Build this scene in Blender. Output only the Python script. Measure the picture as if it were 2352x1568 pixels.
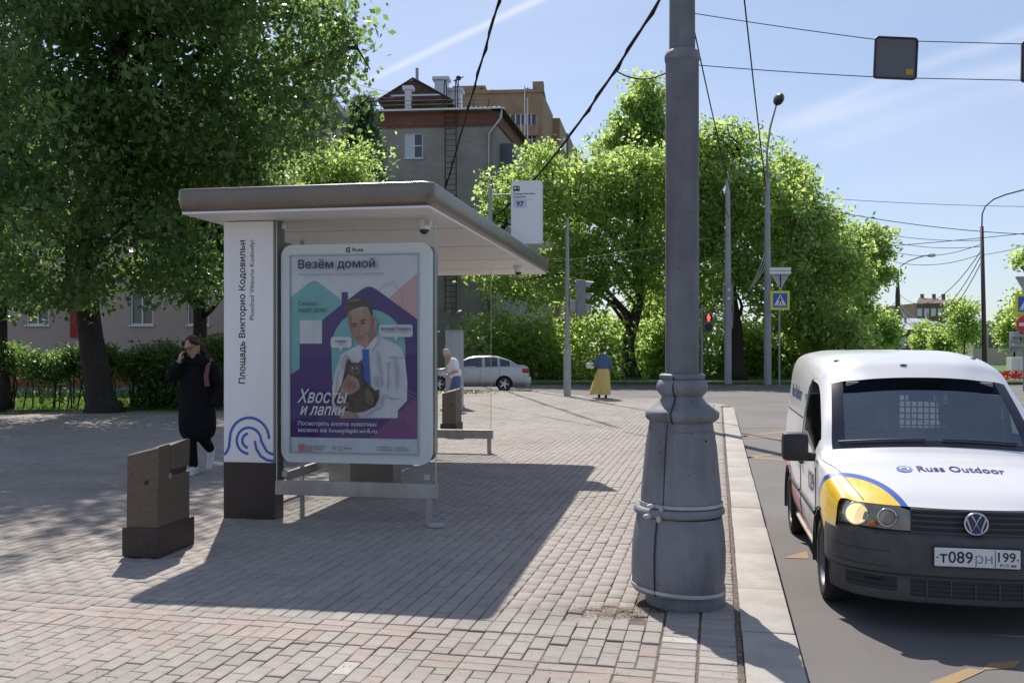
import bpy, bmesh, math, random
import numpy as np
from mathutils import Vector, Matrix
from mathutils.bvhtree import BVHTree
from mathutils.geometry import delaunay_2d_cdt
R = math.radians
random.seed(7)
SC = bpy.context.scene
COL = SC.collection
for o in list(bpy.data.objects):
    bpy.data.objects.remove(o)

# ------------------------------------------------------------------ camera, world, sun, exposure
F, CX, HY, HC = 2150.0, 1176.0, 800.0, 1.64      # focal length, centre, horizon (in 2352 px units), eye height
ROADZ = -0.14
cam = bpy.data.objects.new('camera', bpy.data.cameras.new('camera'))
COL.objects.link(cam)
cam.location = (0, 0, HC); cam.rotation_euler = (R(90), 0, 0)
cam.data.sensor_width = 36; cam.data.lens = F/2352*36
cam.data.shift_y = (HY-784)/2352
cam.data.clip_end = 3000; cam.data.clip_start = 0.05
SC.camera = cam

SUN_EL, SUN_AZ = 50.5, -12.7
w = bpy.data.worlds.new('World'); SC.world = w; w.use_nodes = True
nt = w.node_tree; nt.nodes.clear()
def WN(t, **k):
    n = nt.nodes.new(t)
    for a, b in k.items(): setattr(n, a, b)
    return n
sky = WN('ShaderNodeTexSky', sky_type='NISHITA', sun_disc=False, sun_elevation=R(SUN_EL), sun_rotation=R(SUN_AZ))
sky.dust_density = 0.7; sky.air_density = 1.0; sky.ozone_density = 3.5; sky.altitude = 150
bg = WN('ShaderNodeBackground'); bg.inputs[1].default_value = 0.097
out = WN('ShaderNodeOutputWorld')
# vapour trails high in the sky, as thin white streaks along great circles
tc = WN('ShaderNodeTexCoord'); sep = WN('ShaderNodeSeparateXYZ')
nt.links.new(tc.outputs['Generated'], sep.inputs[0])
def WM(op, a, b=None, c=None):
    n = WN('ShaderNodeMath', operation=op)
    for i, v in enumerate((a, b, c)):
        if v is None: continue
        if isinstance(v, (int, float)): n.inputs[i].default_value = v
        else: nt.links.new(v, n.inputs[i])
    return n.outputs[0]
yy = WM('MAXIMUM', sep.outputs[1], 0.02)
uu = WM('DIVIDE', sep.outputs[0], yy); vv = WM('DIVIDE', sep.outputs[2], yy)
nz = WN('ShaderNodeTexNoise'); nz.inputs['Scale'].default_value = 9; nz.inputs['Detail'].default_value = 5
nt.links.new(tc.outputs['Generated'], nz.inputs['Vector'])
tot = None
def trail(x0, y0, x1, y1, wid, amp, wob, x_in=None):
    global tot
    u0, v0, u1, v1 = (x0-CX)/F, (HY-y0)/F, (x1-CX)/F, (HY-y1)/F
    L = math.hypot(u1-u0, v1-v0); nx, ny = -(v1-v0)/L, (u1-u0)/L; tx, ty = (u1-u0)/L, (v1-v0)/L
    d = WM('ADD', WM('MULTIPLY', uu, nx), WM('MULTIPLY', vv, ny))
    d = WM('SUBTRACT', d, u0*nx+v0*ny)
    d = WM('ADD', d, WM('MULTIPLY', WM('SUBTRACT', nz.outputs[0], 0.5), wob))
    t = WM('SUBTRACT', WM('ADD', WM('MULTIPLY', uu, tx), WM('MULTIPLY', vv, ty)), u0*tx+v0*ty)
    g = WM('EXPONENT', WM('MULTIPLY', WM('POWER', WM('DIVIDE', WM('ABSOLUTE', d), wid), 2.0), -1.0))
    e = WN('ShaderNodeMapRange', interpolation_type='SMOOTHSTEP')
    nt.links.new(t, e.inputs[0]); e.inputs[1].default_value = -0.06; e.inputs[2].default_value = 0.05
    g = WM('MULTIPLY', WM('MULTIPLY', g, e.outputs[0]), amp)
    g = WM('MULTIPLY', g, WM('ADD', 0.45, nz.outputs[0]))
    tot = g if tot is None else WM('ADD', tot, g)
trail(868, 176, 1240, -2, 0.0035, 0.75, 0.004)
trail(1790, 290, 2352, 148, 0.009, 0.30, 0.02)
trail(1850, 255, 2352, 72, 0.007, 0.28, 0.02)
trail(1900, 330, 2352, 190, 0.014, 0.20, 0.03)
tot = WM('MULTIPLY', tot, WM('GREATER_THAN', sep.outputs[1], 0.05))
# thin high cloud veil
nz2 = WN('ShaderNodeTexNoise'); nz2.inputs['Scale'].default_value = 2.2; nz2.inputs['Detail'].default_value = 6
mp = WN('ShaderNodeMapping'); mp.inputs['Scale'].default_value = (1, 2.2, 5.0); mp.inputs['Rotation'].default_value = (0.2, 0.35, 0.4)
nt.links.new(tc.outputs['Generated'], mp.inputs[0]); nt.links.new(mp.outputs[0], nz2.inputs['Vector'])
veil = WN('ShaderNodeMapRange'); nt.links.new(nz2.outputs[0], veil.inputs[0])
veil.inputs[1].default_value = 0.38; veil.inputs[2].default_value = 0.75; veil.inputs[3].default_value = 0.22; veil.inputs[4].default_value = 0.48
mx = WN('ShaderNodeMixRGB'); mx.inputs[2].default_value = (6.5, 7.1, 9.0, 1)
nt.links.new(WM('MINIMUM', WM('ADD', tot, veil.outputs[0]), 0.9), mx.inputs[0])
nt.links.new(sky.outputs[0], mx.inputs[1]); nt.links.new(mx.outputs[0], bg.inputs[0]); nt.links.new(bg.outputs[0], out.inputs[0])

sun = bpy.data.objects.new('sun', bpy.data.lights.new('sun', 'SUN')); COL.objects.link(sun)
sun.data.energy = 5.0; sun.data.angle = R(0.53); sun.data.color = (1.0, 0.935, 0.85)
sdir = Vector((math.sin(R(SUN_AZ))*math.cos(R(SUN_EL)), math.cos(R(SUN_AZ))*math.cos(R(SUN_EL)), math.sin(R(SUN_EL))))
sun.rotation_euler = (-sdir).to_track_quat('-Z', 'Y').to_euler(); sun.location = (-8, 30, 40)
SC.view_settings.view_transform = 'Standard'; SC.view_settings.look = 'None'
SC.view_settings.exposure = 0.28; SC.view_settings.gamma = 1; SC.view_settings.use_curve_mapping = False
SC.cycles.max_bounces = 12; SC.cycles.transparent_max_bounces = 16; SC.cycles.caustics_reflective = False; SC.cycles.caustics_refractive = False
SC.cycles.transmission_bounces = 6; SC.cycles.diffuse_bounces = 7; SC.cycles.sample_clamp_indirect = 6

# ------------------------------------------------------------------ helpers
def P(x, y, d):                      # the point at depth d (metres) seen at picture position x, y
    return Vector(((x-CX)/F*d, d, HC-(y-HY)/F*d))
def G(x, y, z=0.0):                  # the point of the level z seen at x, y
    d = F*(HC-z)/(y-HY); return Vector(((x-CX)/F*d, d, z))
def onplane(x, y, p0, n):
    r = Vector(((x-CX)/F, 1, -(y-HY)/F)); c = Vector((0, 0, HC)); n = Vector(n)
    return c + r*((Vector(p0)-c).dot(n)/r.dot(n))

class MB:
    def __init__(s): s.v = []; s.f = []; s.m = []
    def add(s, vs, fs, m=0):
        b = len(s.v); s.v += [tuple(p) for p in vs]
        for f in fs: s.f.append(tuple(i+b for i in f)); s.m.append(m)
        return s
    def box(s, x0, x1, y0, y1, z0, z1, m=0, M=None, bev=0.0):
        if bev > 0: return s.bbox(x0, x1, y0, y1, z0, z1, bev, m, M)
        vs = [Vector((x, y, z)) for z in (z0, z1) for y in (y0, y1) for x in (x0, x1)]
        if M is not None: vs = [M @ p for p in vs]
        return s.add(vs, [(0, 2, 3, 1), (4, 5, 7, 6), (0, 1, 5, 4), (2, 6, 7, 3), (0, 4, 6, 2), (1, 3, 7, 5)], m)
    def bbox(s, x0, x1, y0, y1, z0, z1, b, m=0, M=None):   # box with chamfered edges
        bm = bmesh.new(); bmesh.ops.create_cube(bm, size=1)
        for v in bm.verts: v.co = Vector(((x0+x1)/2+v.co.x*(x1-x0), (y0+y1)/2+v.co.y*(y1-y0), (z0+z1)/2+v.co.z*(z1-z0)))
        bmesh.ops.bevel(bm, geom=bm.edges[:], offset=b, segments=2, profile=0.6, affect='EDGES')
        if M is not None: bm.transform(M)
        bm.verts.index_update()
        s.add([v.co.copy() for v in bm.verts], [[v.index for v in f.verts] for f in bm.faces], m); bm.free(); return s
    def tube(s, pts, rad, n=8, m=0, cap=True, squash=1.0):
        pts = [Vector(p) for p in pts]; k = len(pts)
        if isinstance(rad, (int, float)): rad = [rad]*k
        vs, fs = [], []; up = None
        for i, p in enumerate(pts):
            t = (pts[min(i+1, k-1)]-pts[max(i-1, 0)]).normalized()
            if up is None:
                up = Vector((0, 0, 1)) if abs(t.z) < 0.9 else Vector((1, 0, 0))
            a = (up - t*up.dot(t)).normalized(); up = a; b = t.cross(a)
            for j in range(n):
                c = 2*math.pi*j/n; vs.append(p+(a*math.cos(c)+b*math.sin(c)*squash)*rad[i])
        for i in range(k-1):
            for j in range(n):
                fs.append((i*n+j, i*n+(j+1) % n, (i+1)*n+(j+1) % n, (i+1)*n+j))
        if cap: fs.append(tuple(range(n-1, -1, -1))); fs.append(tuple((k-1)*n+j for j in range(n)))
        return s.add(vs, fs, m)
    def lathe(s, prof, n=24, m=0, c=(0, 0, 0), M=None, cap=True):
        vs, fs = [], []; c = Vector(c)
        for r, z in prof:
            for j in range(n):
                a = 2*math.pi*j/n; p = Vector((r*math.cos(a), r*math.sin(a), z)); vs.append((M @ p if M is not None else p)+c)
        k = len(prof)
        for i in range(k-1):
            for j in range(n): fs.append((i*n+j, i*n+(j+1) % n, (i+1)*n+(j+1) % n, (i+1)*n+j))
        if cap: fs.append(tuple(range(n-1, -1, -1))); fs.append(tuple((k-1)*n+j for j in range(n)))
        return s.add(vs, fs, m)
    def prism(s, poly, fn, d0, d1, m=0):      # poly: 2-D outline, fn(u,v,d) -> 3-D
        n = len(poly)
        vs = [fn(u, v, d0) for u, v in poly]+[fn(u, v, d1) for u, v in poly]
        fs = [tuple(range(n)), tuple(range(2*n-1, n-1, -1))]+[(i, i+n, (i+1) % n+n, (i+1) % n) for i in range(n)]
        return s.add(vs, fs, m)
    def sheet(s, poly, fn, d, m=0):
        return s.add([fn(u, v, d) for u, v in poly], [tuple(range(len(poly)))], m)
    def ell(s, c, r, n=14, k=9, m=0, M=None):
        c = Vector(c); vs, fs = [], []
        for i in range(k+1):
            ph = math.pi*i/k
            for j in range(n):
                a = 2*math.pi*j/n
                p = Vector((r[0]*math.sin(ph)*math.cos(a), r[1]*math.sin(ph)*math.sin(a), -r[2]*math.cos(ph)))
                vs.append(c+(M @ p if M is not None else p))
        for i in range(k):
            for j in range(n): fs.append((i*n+j, i*n+(j+1) % n, (i+1)*n+(j+1) % n, (i+1)*n+j))
        return s.add(vs, fs, m)
    def caps(s, p0, p1, r0, r1, n=12, m=0):   # tapered capsule
        p0, p1 = Vector(p0), Vector(p1); t = (p1-p0).normalized(); pts, rad = [], []
        for a in (-88, -60, -30, 0): pts.append(p0+t*(r0*math.sin(R(a)))); rad.append(max(1e-4, r0*math.cos(R(a))))
        for a in (0, 30, 60, 88): pts.append(p1+t*(r1*math.sin(R(a)))); rad.append(max(1e-4, r1*math.cos(R(a))))
        return s.tube(pts, rad, n, m)
    def build(s, name, mats, parent=None, smooth=False, sharp=None):
        me = bpy.data.meshes.new(name); me.from_pydata(s.v, [], s.f)
        if not isinstance(mats, (list, tuple)): mats = [mats]
        for a in mats: me.materials.append(a)
        if len(mats) > 1: me.polygons.foreach_set('material_index', s.m)
        if smooth:
            me.polygons.foreach_set('use_smooth', [True]*len(me.polygons))
            if sharp: me.set_sharp_from_angle(angle=R(sharp))
        me.update()
        o = bpy.data.objects.new(name, me); COL.objects.link(o)
        if parent is not None: o.parent = parent
        return o
def tag(o, label=None, cat=None, group=None, kind=None):
    if label: o['label'] = label
    if cat: o['category'] = cat
    if group: o['group'] = group
    if kind: o['kind'] = kind
    return o
def thing(name, label, cat, loc=(0, 0, 0), rz=0, group=None):
    o = bpy.data.objects.new(name, None); COL.objects.link(o)
    o.location = loc; o.rotation_euler = (0, 0, rz); o.empty_display_size = 0.2
    return tag(o, label, cat, group)
def bigmesh(name, V, Fq, mat, parent=None, n=4, smooth=False):   # numpy mesh, faces of n corners
    me = bpy.data.meshes.new(name); V = np.asarray(V, np.float32); Fq = np.asarray(Fq, np.int32)
    me.vertices.add(len(V)); me.vertices.foreach_set('co', V.ravel())
    me.loops.add(Fq.size); me.loops.foreach_set('vertex_index', Fq.ravel())
    me.polygons.add(len(Fq)); me.polygons.foreach_set('loop_start', np.arange(0, Fq.size, n, dtype=np.int32))
    me.update(calc_edges=True); me.materials.append(mat)
    if smooth: me.polygons.foreach_set('use_smooth', [True]*len(Fq))
    o = bpy.data.objects.new(name, me); COL.objects.link(o)
    if parent is not None: o.parent = parent
    return o
def rrect(x0, x1, y0, y1, r, k=5):
    pts = []
    for cx, cy, a0 in ((x1-r, y1-r, 0), (x0+r, y1-r, 90), (x0+r, y0+r, 180), (x1-r, y0+r, 270)):
        for i in range(k+1):
            a = R(a0+90*i/k); pts.append((cx+r*math.cos(a), cy+r*math.sin(a)))
    return pts
def smoothpoly(pts, k=5):
    n = len(pts); o = []
    for i in range(n):
        p0, p1, p2, p3 = (Vector(pts[(i+j-1) % n]) for j in range(4))
        for t in range(k):
            t = t/k
            q = 0.5*((2*p1)+(-p0+p2)*t+(2*p0-5*p1+4*p2-p3)*t*t+(-p0+3*p1-3*p2+p3)*t**3); o.append((q.x, q.y))
    return o
TXT = {}
def text2d(s, bold=0.0, shear=0.0):       # outline of a line of writing as a flat mesh, normalised to its bounding box
    key = (s, bold, shear)
    if key in TXT: return TXT[key]
    cu = bpy.data.curves.new('t', 'FONT'); cu.body = s; cu.size = 1; cu.shear = shear; cu.resolution_u = 3; cu.fill_mode = 'NONE'
    ob = bpy.data.objects.new('t', cu); COL.objects.link(ob)
    dg = bpy.context.evaluated_depsgraph_get(); me = bpy.data.meshes.new_from_object(ob.evaluated_get(dg))
    co = [Vector((a.co.x, a.co.y)) for a in me.vertices]; ed = [tuple(e.vertices) for e in me.edges]
    bpy.data.objects.remove(ob); bpy.data.curves.remove(cu); bpy.data.meshes.remove(me)
    # orient the outlines, triangulate and keep what a non-zero winding rule calls inside
    nxt = {}
    for a_, b_ in ed: nxt.setdefault(a_, []).append(b_); nxt.setdefault(b_, []).append(a_)
    seen = set(); dirE = []
    for st_ in sorted(nxt):
        if st_ in seen: continue
        c_ = [st_]; seen.add(st_); cur = st_; first = True
        while True:
            n_ = [x for x in nxt[cur] if x not in seen]
            if not n_: break
            cur = min(n_, key=lambda q: abs(q-cur)) if first else n_[0]; first = False; seen.add(cur); c_.append(cur)
        dirE += [(c_[k], c_[(k+1) % len(c_)]) for k in range(len(c_))]
    ov, oe, of, *_r = delaunay_2d_cdt(co, ed, [], 0, 1e-5)
    A_ = np.array([co[a_] for a_, b_ in dirE]); B_ = np.array([co[b_] for a_, b_ in dirE]); V_ = np.array([tuple(q) for q in ov]); f = []
    for t_ in of:
        c_ = V_[list(t_)].mean(0); up = (A_[:, 1] <= c_[1]) & (B_[:, 1] > c_[1]); dn = (A_[:, 1] > c_[1]) & (B_[:, 1] <= c_[1])
        cr = (B_[:, 0]-A_[:, 0])*(c_[1]-A_[:, 1])-(c_[0]-A_[:, 0])*(B_[:, 1]-A_[:, 1])
        if int((up & (cr > 0)).sum())-int((dn & (cr < 0)).sum()) != 0: f.append(tuple(t_))
    v = [(float(q[0]), float(q[1])) for q in V_]; us = sorted({i_ for t_ in f for i_ in t_}); mp_ = {q: k for k, q in enumerate(us)}
    v = [v[q] for q in us]; f = [tuple(mp_[q] for q in t_) for t_ in f]
    TXT[key] = (v, f); return v, f
def put_text(mb, s, u0, v0, w, h, fn, d, bold=0.0, shear=0.0, m=0):
    """fit the writing s in the box (u0,v0)-(u0+w,v0+h); returns word number of every face"""
    v, f = text2d(s, 0.0, shear)
    xs = [a[0] for a in v]; ys = [a[1] for a in v]; x0, x1, y0, y1 = min(xs), max(xs), min(ys), max(ys)
    k = 0
    for sx_, sy_ in (((0, 0),) if bold <= 0 else ((-1, 0), (1, 0), (0, 1), (0, -1))):
        e = bold*1.1
        out_ = [fn(u0+(a+sx_*e-x0)/(x1-x0)*w, v0+(b+sy_*e-y0)/(y1-y0)*h, d) for a, b in v]
        mb.add([p+PUSH*k for p in out_], f, m); k += 1
PUSH = Vector((0, -0.0004, 0))
def words(s, u0, v0, w, h, fn, d, bold, shear, name, mt, parent, push=None):
    """the same, each word an object of its own"""
    v, f = text2d(s, 0.0, shear); xs = [a[0] for a in v]; ys = [a[1] for a in v]; x0, x1, y0, y1 = min(xs), max(xs), min(ys), max(ys)
    iv = sorted((min(v[i][0] for i in q), max(v[i][0] for i in q)) for q in f); cuts = []; e_ = iv[0][1]
    for a, b in iv:
        if a-e_ > 0.15: cuts.append((a+e_)/2)
        e_ = max(e_, b)
    groups = {}
    for q in f:
        c = sum(v[i][0] for i in q)/len(q); groups.setdefault(sum(c > t for t in cuts), []).append(q)
    for g, fs in groups.items():
        b_ = MB(); ids = sorted({i for q in fs for i in q}); mp_ = {i: n for n, i in enumerate(ids)}; k = 0
        for sx_, sy_ in (((0, 0),) if bold <= 0 else ((-1, 0), (1, 0), (0, 1), (0, -1))):
            e = bold*1.1
            b_.add([fn(u0+(v[i][0]+sx_*e-x0)/(x1-x0)*w, v0+(v[i][1]+sy_*e-y0)/(y1-y0)*h, d)+(push or PUSH)*k for i in ids], [tuple(mp_[i] for i in q) for q in fs]); k += 1
        b_.build(name, mt, parent)

def evaluated(o, mods):
    for t, kw in mods:
        md = o.modifiers.new(t, t)
        for a, b in kw.items(): setattr(md, a, b)
    dg = bpy.context.evaluated_depsgraph_get(); me = bpy.data.meshes.new_from_object(o.evaluated_get(dg))
    old = o.data; o.modifiers.clear(); o.data = me; bpy.data.meshes.remove(old); return o
def blob(mb, name, mat, parent, vox=0.012, it=4, smooth=True):
    """fuse overlapping solids into one continuous skin"""
    o = mb.build(name, mat, parent)
    par = o.parent; o.parent = None
    evaluated(o, [('REMESH', dict(mode='VOXEL', voxel_size=vox)), ('SMOOTH', dict(iterations=it, factor=0.5))])
    o.parent = par
    o.data.materials.clear(); o.data.materials.append(mat)
    o.data.polygons.foreach_set('use_smooth', [True]*len(o.data.polygons)); return o

# ------------------------------------------------------------------ materials
MATS = {}
def mat(name, col, rough=0.6, metal=0.0, var=0.12, vscale=6.0, bump=0.0, bscale=40.0, spec=0.5, coat=0.0, col2=None, emit=None, estr=0.0, island=0.0):
    if name in MATS: return MATS[name]
    m = bpy.data.materials.new(name); m.use_nodes = True; t = m.node_tree; b = t.nodes['Principled BSDF']
    b.inputs['Roughness'].default_value = rough; b.inputs['Metallic'].default_value = metal
    b.inputs['Specular IOR Level'].default_value = spec; b.inputs['Coat Weight'].default_value = coat
    b.inputs['Coat Roughness'].default_value = 0.05
    c = tuple(col)+(1,)
    if var > 0 or col2:
        co = t.nodes.new('ShaderNodeTexCoord'); n = t.nodes.new('ShaderNodeTexNoise'); n.inputs['Scale'].default_value = vscale; n.inputs['Detail'].default_value = 6
        n.inputs['Roughness'].default_value = 0.65
        t.links.new(co.outputs['Object'], n.inputs['Vector'])
        r = t.nodes.new('ShaderNodeValToRGB'); t.links.new(n.outputs[0], r.inputs[0])
        r.color_ramp.elements[0].position = 0.3; r.color_ramp.elements[1].position = 0.7
        r.color_ramp.elements[0].color = tuple(x*(1-var) for x in col)+(1,)
        r.color_ramp.elements[1].color = (tuple(col2) if col2 else tuple(min(1, x*(1+var)) for x in col))+(1,)
        src = r.outputs[0]
        if island > 0:
            g = t.nodes.new('ShaderNodeNewGeometry'); mr = t.nodes.new('ShaderNodeMapRange'); t.links.new(g.outputs['Random Per Island'], mr.inputs[0])
            mr.inputs[3].default_value = 1-island; mr.inputs[4].default_value = 1+island
            h = t.nodes.new('ShaderNodeHueSaturation'); t.links.new(mr.outputs[0], h.inputs['Value']); t.links.new(src, h.inputs['Color']); src = h.outputs[0]
        t.links.new(src, b.inputs['Base Color'])
        if bump > 0:
            n2 = t.nodes.new('ShaderNodeTexNoise'); n2.inputs['Scale'].default_value = bscale; n2.inputs['Detail'].default_value = 4
            t.links.new(co.outputs['Object'], n2.inputs['Vector'])
            bp = t.nodes.new('ShaderNodeBump'); bp.inputs['Strength'].default_value = bump; bp.inputs['Distance'].default_value = 0.01
            t.links.new(n2.outputs[0], bp.inputs['Height']); t.links.new(bp.outputs[0], b.inputs['Normal'])
    else: b.inputs['Base Color'].default_value = c
    if emit: b.inputs['Emission Color'].default_value = tuple(emit)+(1,); b.inputs['Emission Strength'].default_value = estr
    MATS[name] = m; return m
def glassmat(name, tint, ior=1.45, rough=0.0, gloss=1.0, haze=None):
    """thin pane: clear (tinted) see-through mixed with a mirror sheen by Fresnel"""
    m = bpy.data.materials.new(name); m.use_nodes = True; t = m.node_tree; t.nodes.clear()
    o = t.nodes.new('ShaderNodeOutputMaterial'); mx = t.nodes.new('ShaderNodeMixShader'); tr = t.nodes.new('ShaderNodeBsdfTransparent')
    gl = t.nodes.new('ShaderNodeBsdfGlossy'); fr = t.nodes.new('ShaderNodeFresnel')
    tr.inputs[0].default_value = tuple(tint)+(1,); gl.inputs[0].default_value = (1, 1, 1, 1); gl.inputs['Roughness'].default_value = rough
    fr.inputs[0].default_value = ior
    # thin pane: use the same angle from both sides
    t.links.new(fr.outputs[0], mx.inputs[0]); t.links.new(tr.outputs[0], mx.inputs[1]); t.links.new(gl.outputs[0], mx.inputs[2]); t.links.new(mx.outputs[0], o.inputs[0])
    g = t.nodes.new('ShaderNodeNewGeometry'); vm = t.nodes.new('ShaderNodeVectorMath'); vm.operation = 'SCALE'
    mr = t.nodes.new('ShaderNodeMath'); mr.operation = 'MULTIPLY_ADD'; t.links.new(g.outputs['Backfacing'], mr.inputs[0]); mr.inputs[1].default_value = ior-1/ior if False else 0; mr.inputs[2].default_value = ior
    lw = t.nodes.new('ShaderNodeLayerWeight'); lw.inputs[0].default_value = 0.30
    pw = t.nodes.new('ShaderNodeMath'); pw.operation = 'MULTIPLY_ADD'; t.links.new(lw.outputs['Fresnel'], pw.inputs[0]); pw.inputs[1].default_value = gloss*0.19; pw.inputs[2].default_value = 0.0
    t.links.new(pw.outputs[0], mx.inputs[0])
    if haze:
        df = t.nodes.new('ShaderNodeBsdfDiffuse'); df.inputs[0].default_value = tuple(haze[1])+(1,); m2 = t.nodes.new('ShaderNodeMixShader'); m2.inputs[0].default_value = haze[0]
        t.links.new(tr.outputs[0], m2.inputs[1]); t.links.new(df.outputs[0], m2.inputs[2]); t.links.new(m2.outputs[0], mx.inputs[1])
    MATS[name] = m; return m
def leafmat(name, c1, c2, c3, trans=0.45, tv=2.6):
    m = bpy.data.materials.new(name); m.use_nodes = True; t = m.node_tree; t.nodes.clear()
    o = t.nodes.new('ShaderNodeOutputMaterial'); g = t.nodes.new('ShaderNodeNewGeometry'); r = t.nodes.new('ShaderNodeValToRGB')
    t.links.new(g.outputs['Random Per Island'], r.inputs[0])
    e = r.color_ramp.elements; e[0].color = tuple(c1)+(1,); e[1].color = tuple(c3)+(1,); k = e.new(0.5); k.color = tuple(c2)+(1,)
    d = t.nodes.new('ShaderNodeBsdfPrincipled'); d.inputs['Roughness'].default_value = 0.34; d.inputs['Specular IOR Level'].default_value = 0.75
    tl = t.nodes.new('ShaderNodeBsdfTranslucent'); mx = t.nodes.new('ShaderNodeMixShader'); mx.inputs[0].default_value = trans
    hs = t.nodes.new('ShaderNodeHueSaturation'); hs.inputs['Hue'].default_value = 0.484; hs.inputs['Saturation'].default_value = 0.88; hs.inputs['Value'].default_value = tv
    t.links.new(r.outputs[0], d.inputs['Base Color']); t.links.new(r.outputs[0], hs.inputs['Color']); t.links.new(hs.outputs[0], tl.inputs[0])
    t.links.new(d.outputs[0], mx.inputs[1]); t.links.new(tl.outputs[0], mx.inputs[2]); t.links.new(mx.outputs[0], o.inputs[0])
    MATS[name] = m; return m
def brickmat(name, c1, c2, mortar, sx=1.0, bw=0.25, bh=0.075, ms=0.012):
    m = bpy.data.materials.new(name); m.use_nodes = True; t = m.node_tree; b = t.nodes['Principled BSDF']; b.inputs['Roughness'].default_value = 0.85
    co = t.nodes.new('ShaderNodeTexCoord'); sp = t.nodes.new('ShaderNodeSeparateXYZ'); cb = t.nodes.new('ShaderNodeCombineXYZ'); ad = t.nodes.new('ShaderNodeMath')
    t.links.new(co.outputs['Object'], sp.inputs[0]); t.links.new(sp.outputs[0], ad.inputs[0]); t.links.new(sp.outputs[1], ad.inputs[1])
    t.links.new(ad.outputs[0], cb.inputs[0]); t.links.new(sp.outputs[2], cb.inputs[1])
    br = t.nodes.new('ShaderNodeTexBrick'); t.links.new(cb.outputs[0], br.inputs['Vector']); br.inputs['Scale'].default_value = 1/sx
    br.inputs['Brick Width'].default_value = bw; br.inputs['Row Height'].default_value = bh; br.inputs['Mortar Size'].default_value = ms
    br.inputs['Color1'].default_value = tuple(c1)+(1,); br.inputs['Color2'].default_value = tuple(c2)+(1,); br.inputs['Mortar'].default_value = tuple(mortar)+(1,)
    n = t.nodes.new('ShaderNodeTexNoise'); n.inputs['Scale'].default_value = 0.8; n.inputs['Detail'].default_value = 7; t.links.new(co.outputs['Object'], n.inputs['Vector'])
    mr = t.nodes.new('ShaderNodeMapRange'); t.links.new(n.outputs[0], mr.inputs[0]); mr.inputs[3].default_value = 0.65; mr.inputs[4].default_value = 1.35
    h = t.nodes.new('ShaderNodeHueSaturation'); t.links.new(br.outputs[0], h.inputs['Color']); t.links.new(mr.outputs[0], h.inputs['Value']); t.links.new(h.outputs[0], b.inputs['Base Color'])
    MATS[name] = m; return m

M_asph = mat('asphalt', (0.165, 0.155, 0.15), 0.92, var=0.16, vscale=1.2, bump=0.5, bscale=220)
_a = M_asph
M_bed = mat('sand_bed', (0.12, 0.10, 0.085), 0.95, var=0.3, vscale=20)
M_kerb = mat('kerb_concrete', (0.36, 0.335, 0.305), 0.85, var=0.14, vscale=5, bump=0.25, bscale=120, island=0.06)
def grime(m, dark, amt=0.5, scale=1.6, rust=0.0, zfade=None, pos=False):
    """weathering on top of a material: streaks running down, blotches, rust specks"""
    t = m.node_tree; b = t.nodes['Principled BSDF']; N_ = t.nodes.new; lk = b.inputs['Base Color'].links
    src = lk[0].from_socket if lk else None; base = tuple(b.inputs['Base Color'].default_value)
    if pos: g = N_('ShaderNodeNewGeometry'); vec = g.outputs['Position']
    else: co = N_('ShaderNodeTexCoord'); vec = co.outputs['Object']
    mp = N_('ShaderNodeMapping'); mp.inputs['Scale'].default_value = (scale*6, scale*6, scale*(0.6 if not pos else 6)); t.links.new(vec, mp.inputs[0])
    n1 = N_('ShaderNodeTexNoise'); n1.inputs['Scale'].default_value = 1.0; n1.inputs['Detail'].default_value = 7; t.links.new(mp.outputs[0], n1.inputs['Vector'])
    n2 = N_('ShaderNodeTexNoise'); n2.inputs['Scale'].default_value = scale*1.3; n2.inputs['Detail'].default_value = 6; t.links.new(vec, n2.inputs['Vector'])
    mu = N_('ShaderNodeMath'); mu.operation = 'MULTIPLY'; t.links.new(n1.outputs[0], mu.inputs[0]); t.links.new(n2.outputs[0], mu.inputs[1])
    mr = N_('ShaderNodeMapRange'); t.links.new(mu.outputs[0], mr.inputs[0]); mr.inputs[1].default_value = 0.20; mr.inputs[2].default_value = 0.42; mr.inputs[4].default_value = amt
    mx_ = N_('ShaderNodeMixRGB'); t.links.new(mr.outputs[0], mx_.inputs[0]); mx_.inputs[2].default_value = tuple(dark)+(1,)
    if src: t.links.new(src, mx_.inputs[1])
    else: mx_.inputs[1].default_value = base
    outc = mx_.outputs[0]
    if rust > 0:
        n3 = N_('ShaderNodeTexNoise'); n3.inputs['Scale'].default_value = 38; n3.inputs['Detail'].default_value = 3; t.links.new(vec, n3.inputs['Vector'])
        m3 = N_('ShaderNodeMapRange'); t.links.new(n3.outputs[0], m3.inputs[0]); m3.inputs[1].default_value = 0.66; m3.inputs[2].default_value = 0.70; m3.inputs[4].default_value = rust
        x3 = N_('ShaderNodeMixRGB'); t.links.new(m3.outputs[0], x3.inputs[0]); t.links.new(outc, x3.inputs[1]); x3.inputs[2].default_value = (0.06, 0.045, 0.04, 1); outc = x3.outputs[0]
    t.links.new(outc, b.inputs['Base Color']); return m
M_white = mat('white_panel', (0.78, 0.78, 0.80), 0.35, var=0.03, vscale=3)
M_frame = mat('pale_frame', (0.70, 0.73, 0.76), 0.35, var=0.03, vscale=3)
M_grey = mat('grey_metal', (0.30, 0.31, 0.33), 0.5, metal=0.2, var=0.1)
M_alu = mat('brushed_aluminium', (0.42, 0.41, 0.40), 0.38, metal=0.75, var=0.12, vscale=3)
M_black = mat('black_print', (0.012, 0.012, 0.016), 0.5, var=0)
M_bplas = mat('black_plastic', (0.02, 0.02, 0.022), 0.5, var=0.2, vscale=15)
M_dgrey = mat('dark_grey_print', (0.12, 0.12, 0.13), 0.5, var=0)
M_blue = mat('logo_blue', (0.035, 0.12, 0.42), 0.4, var=0)
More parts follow.
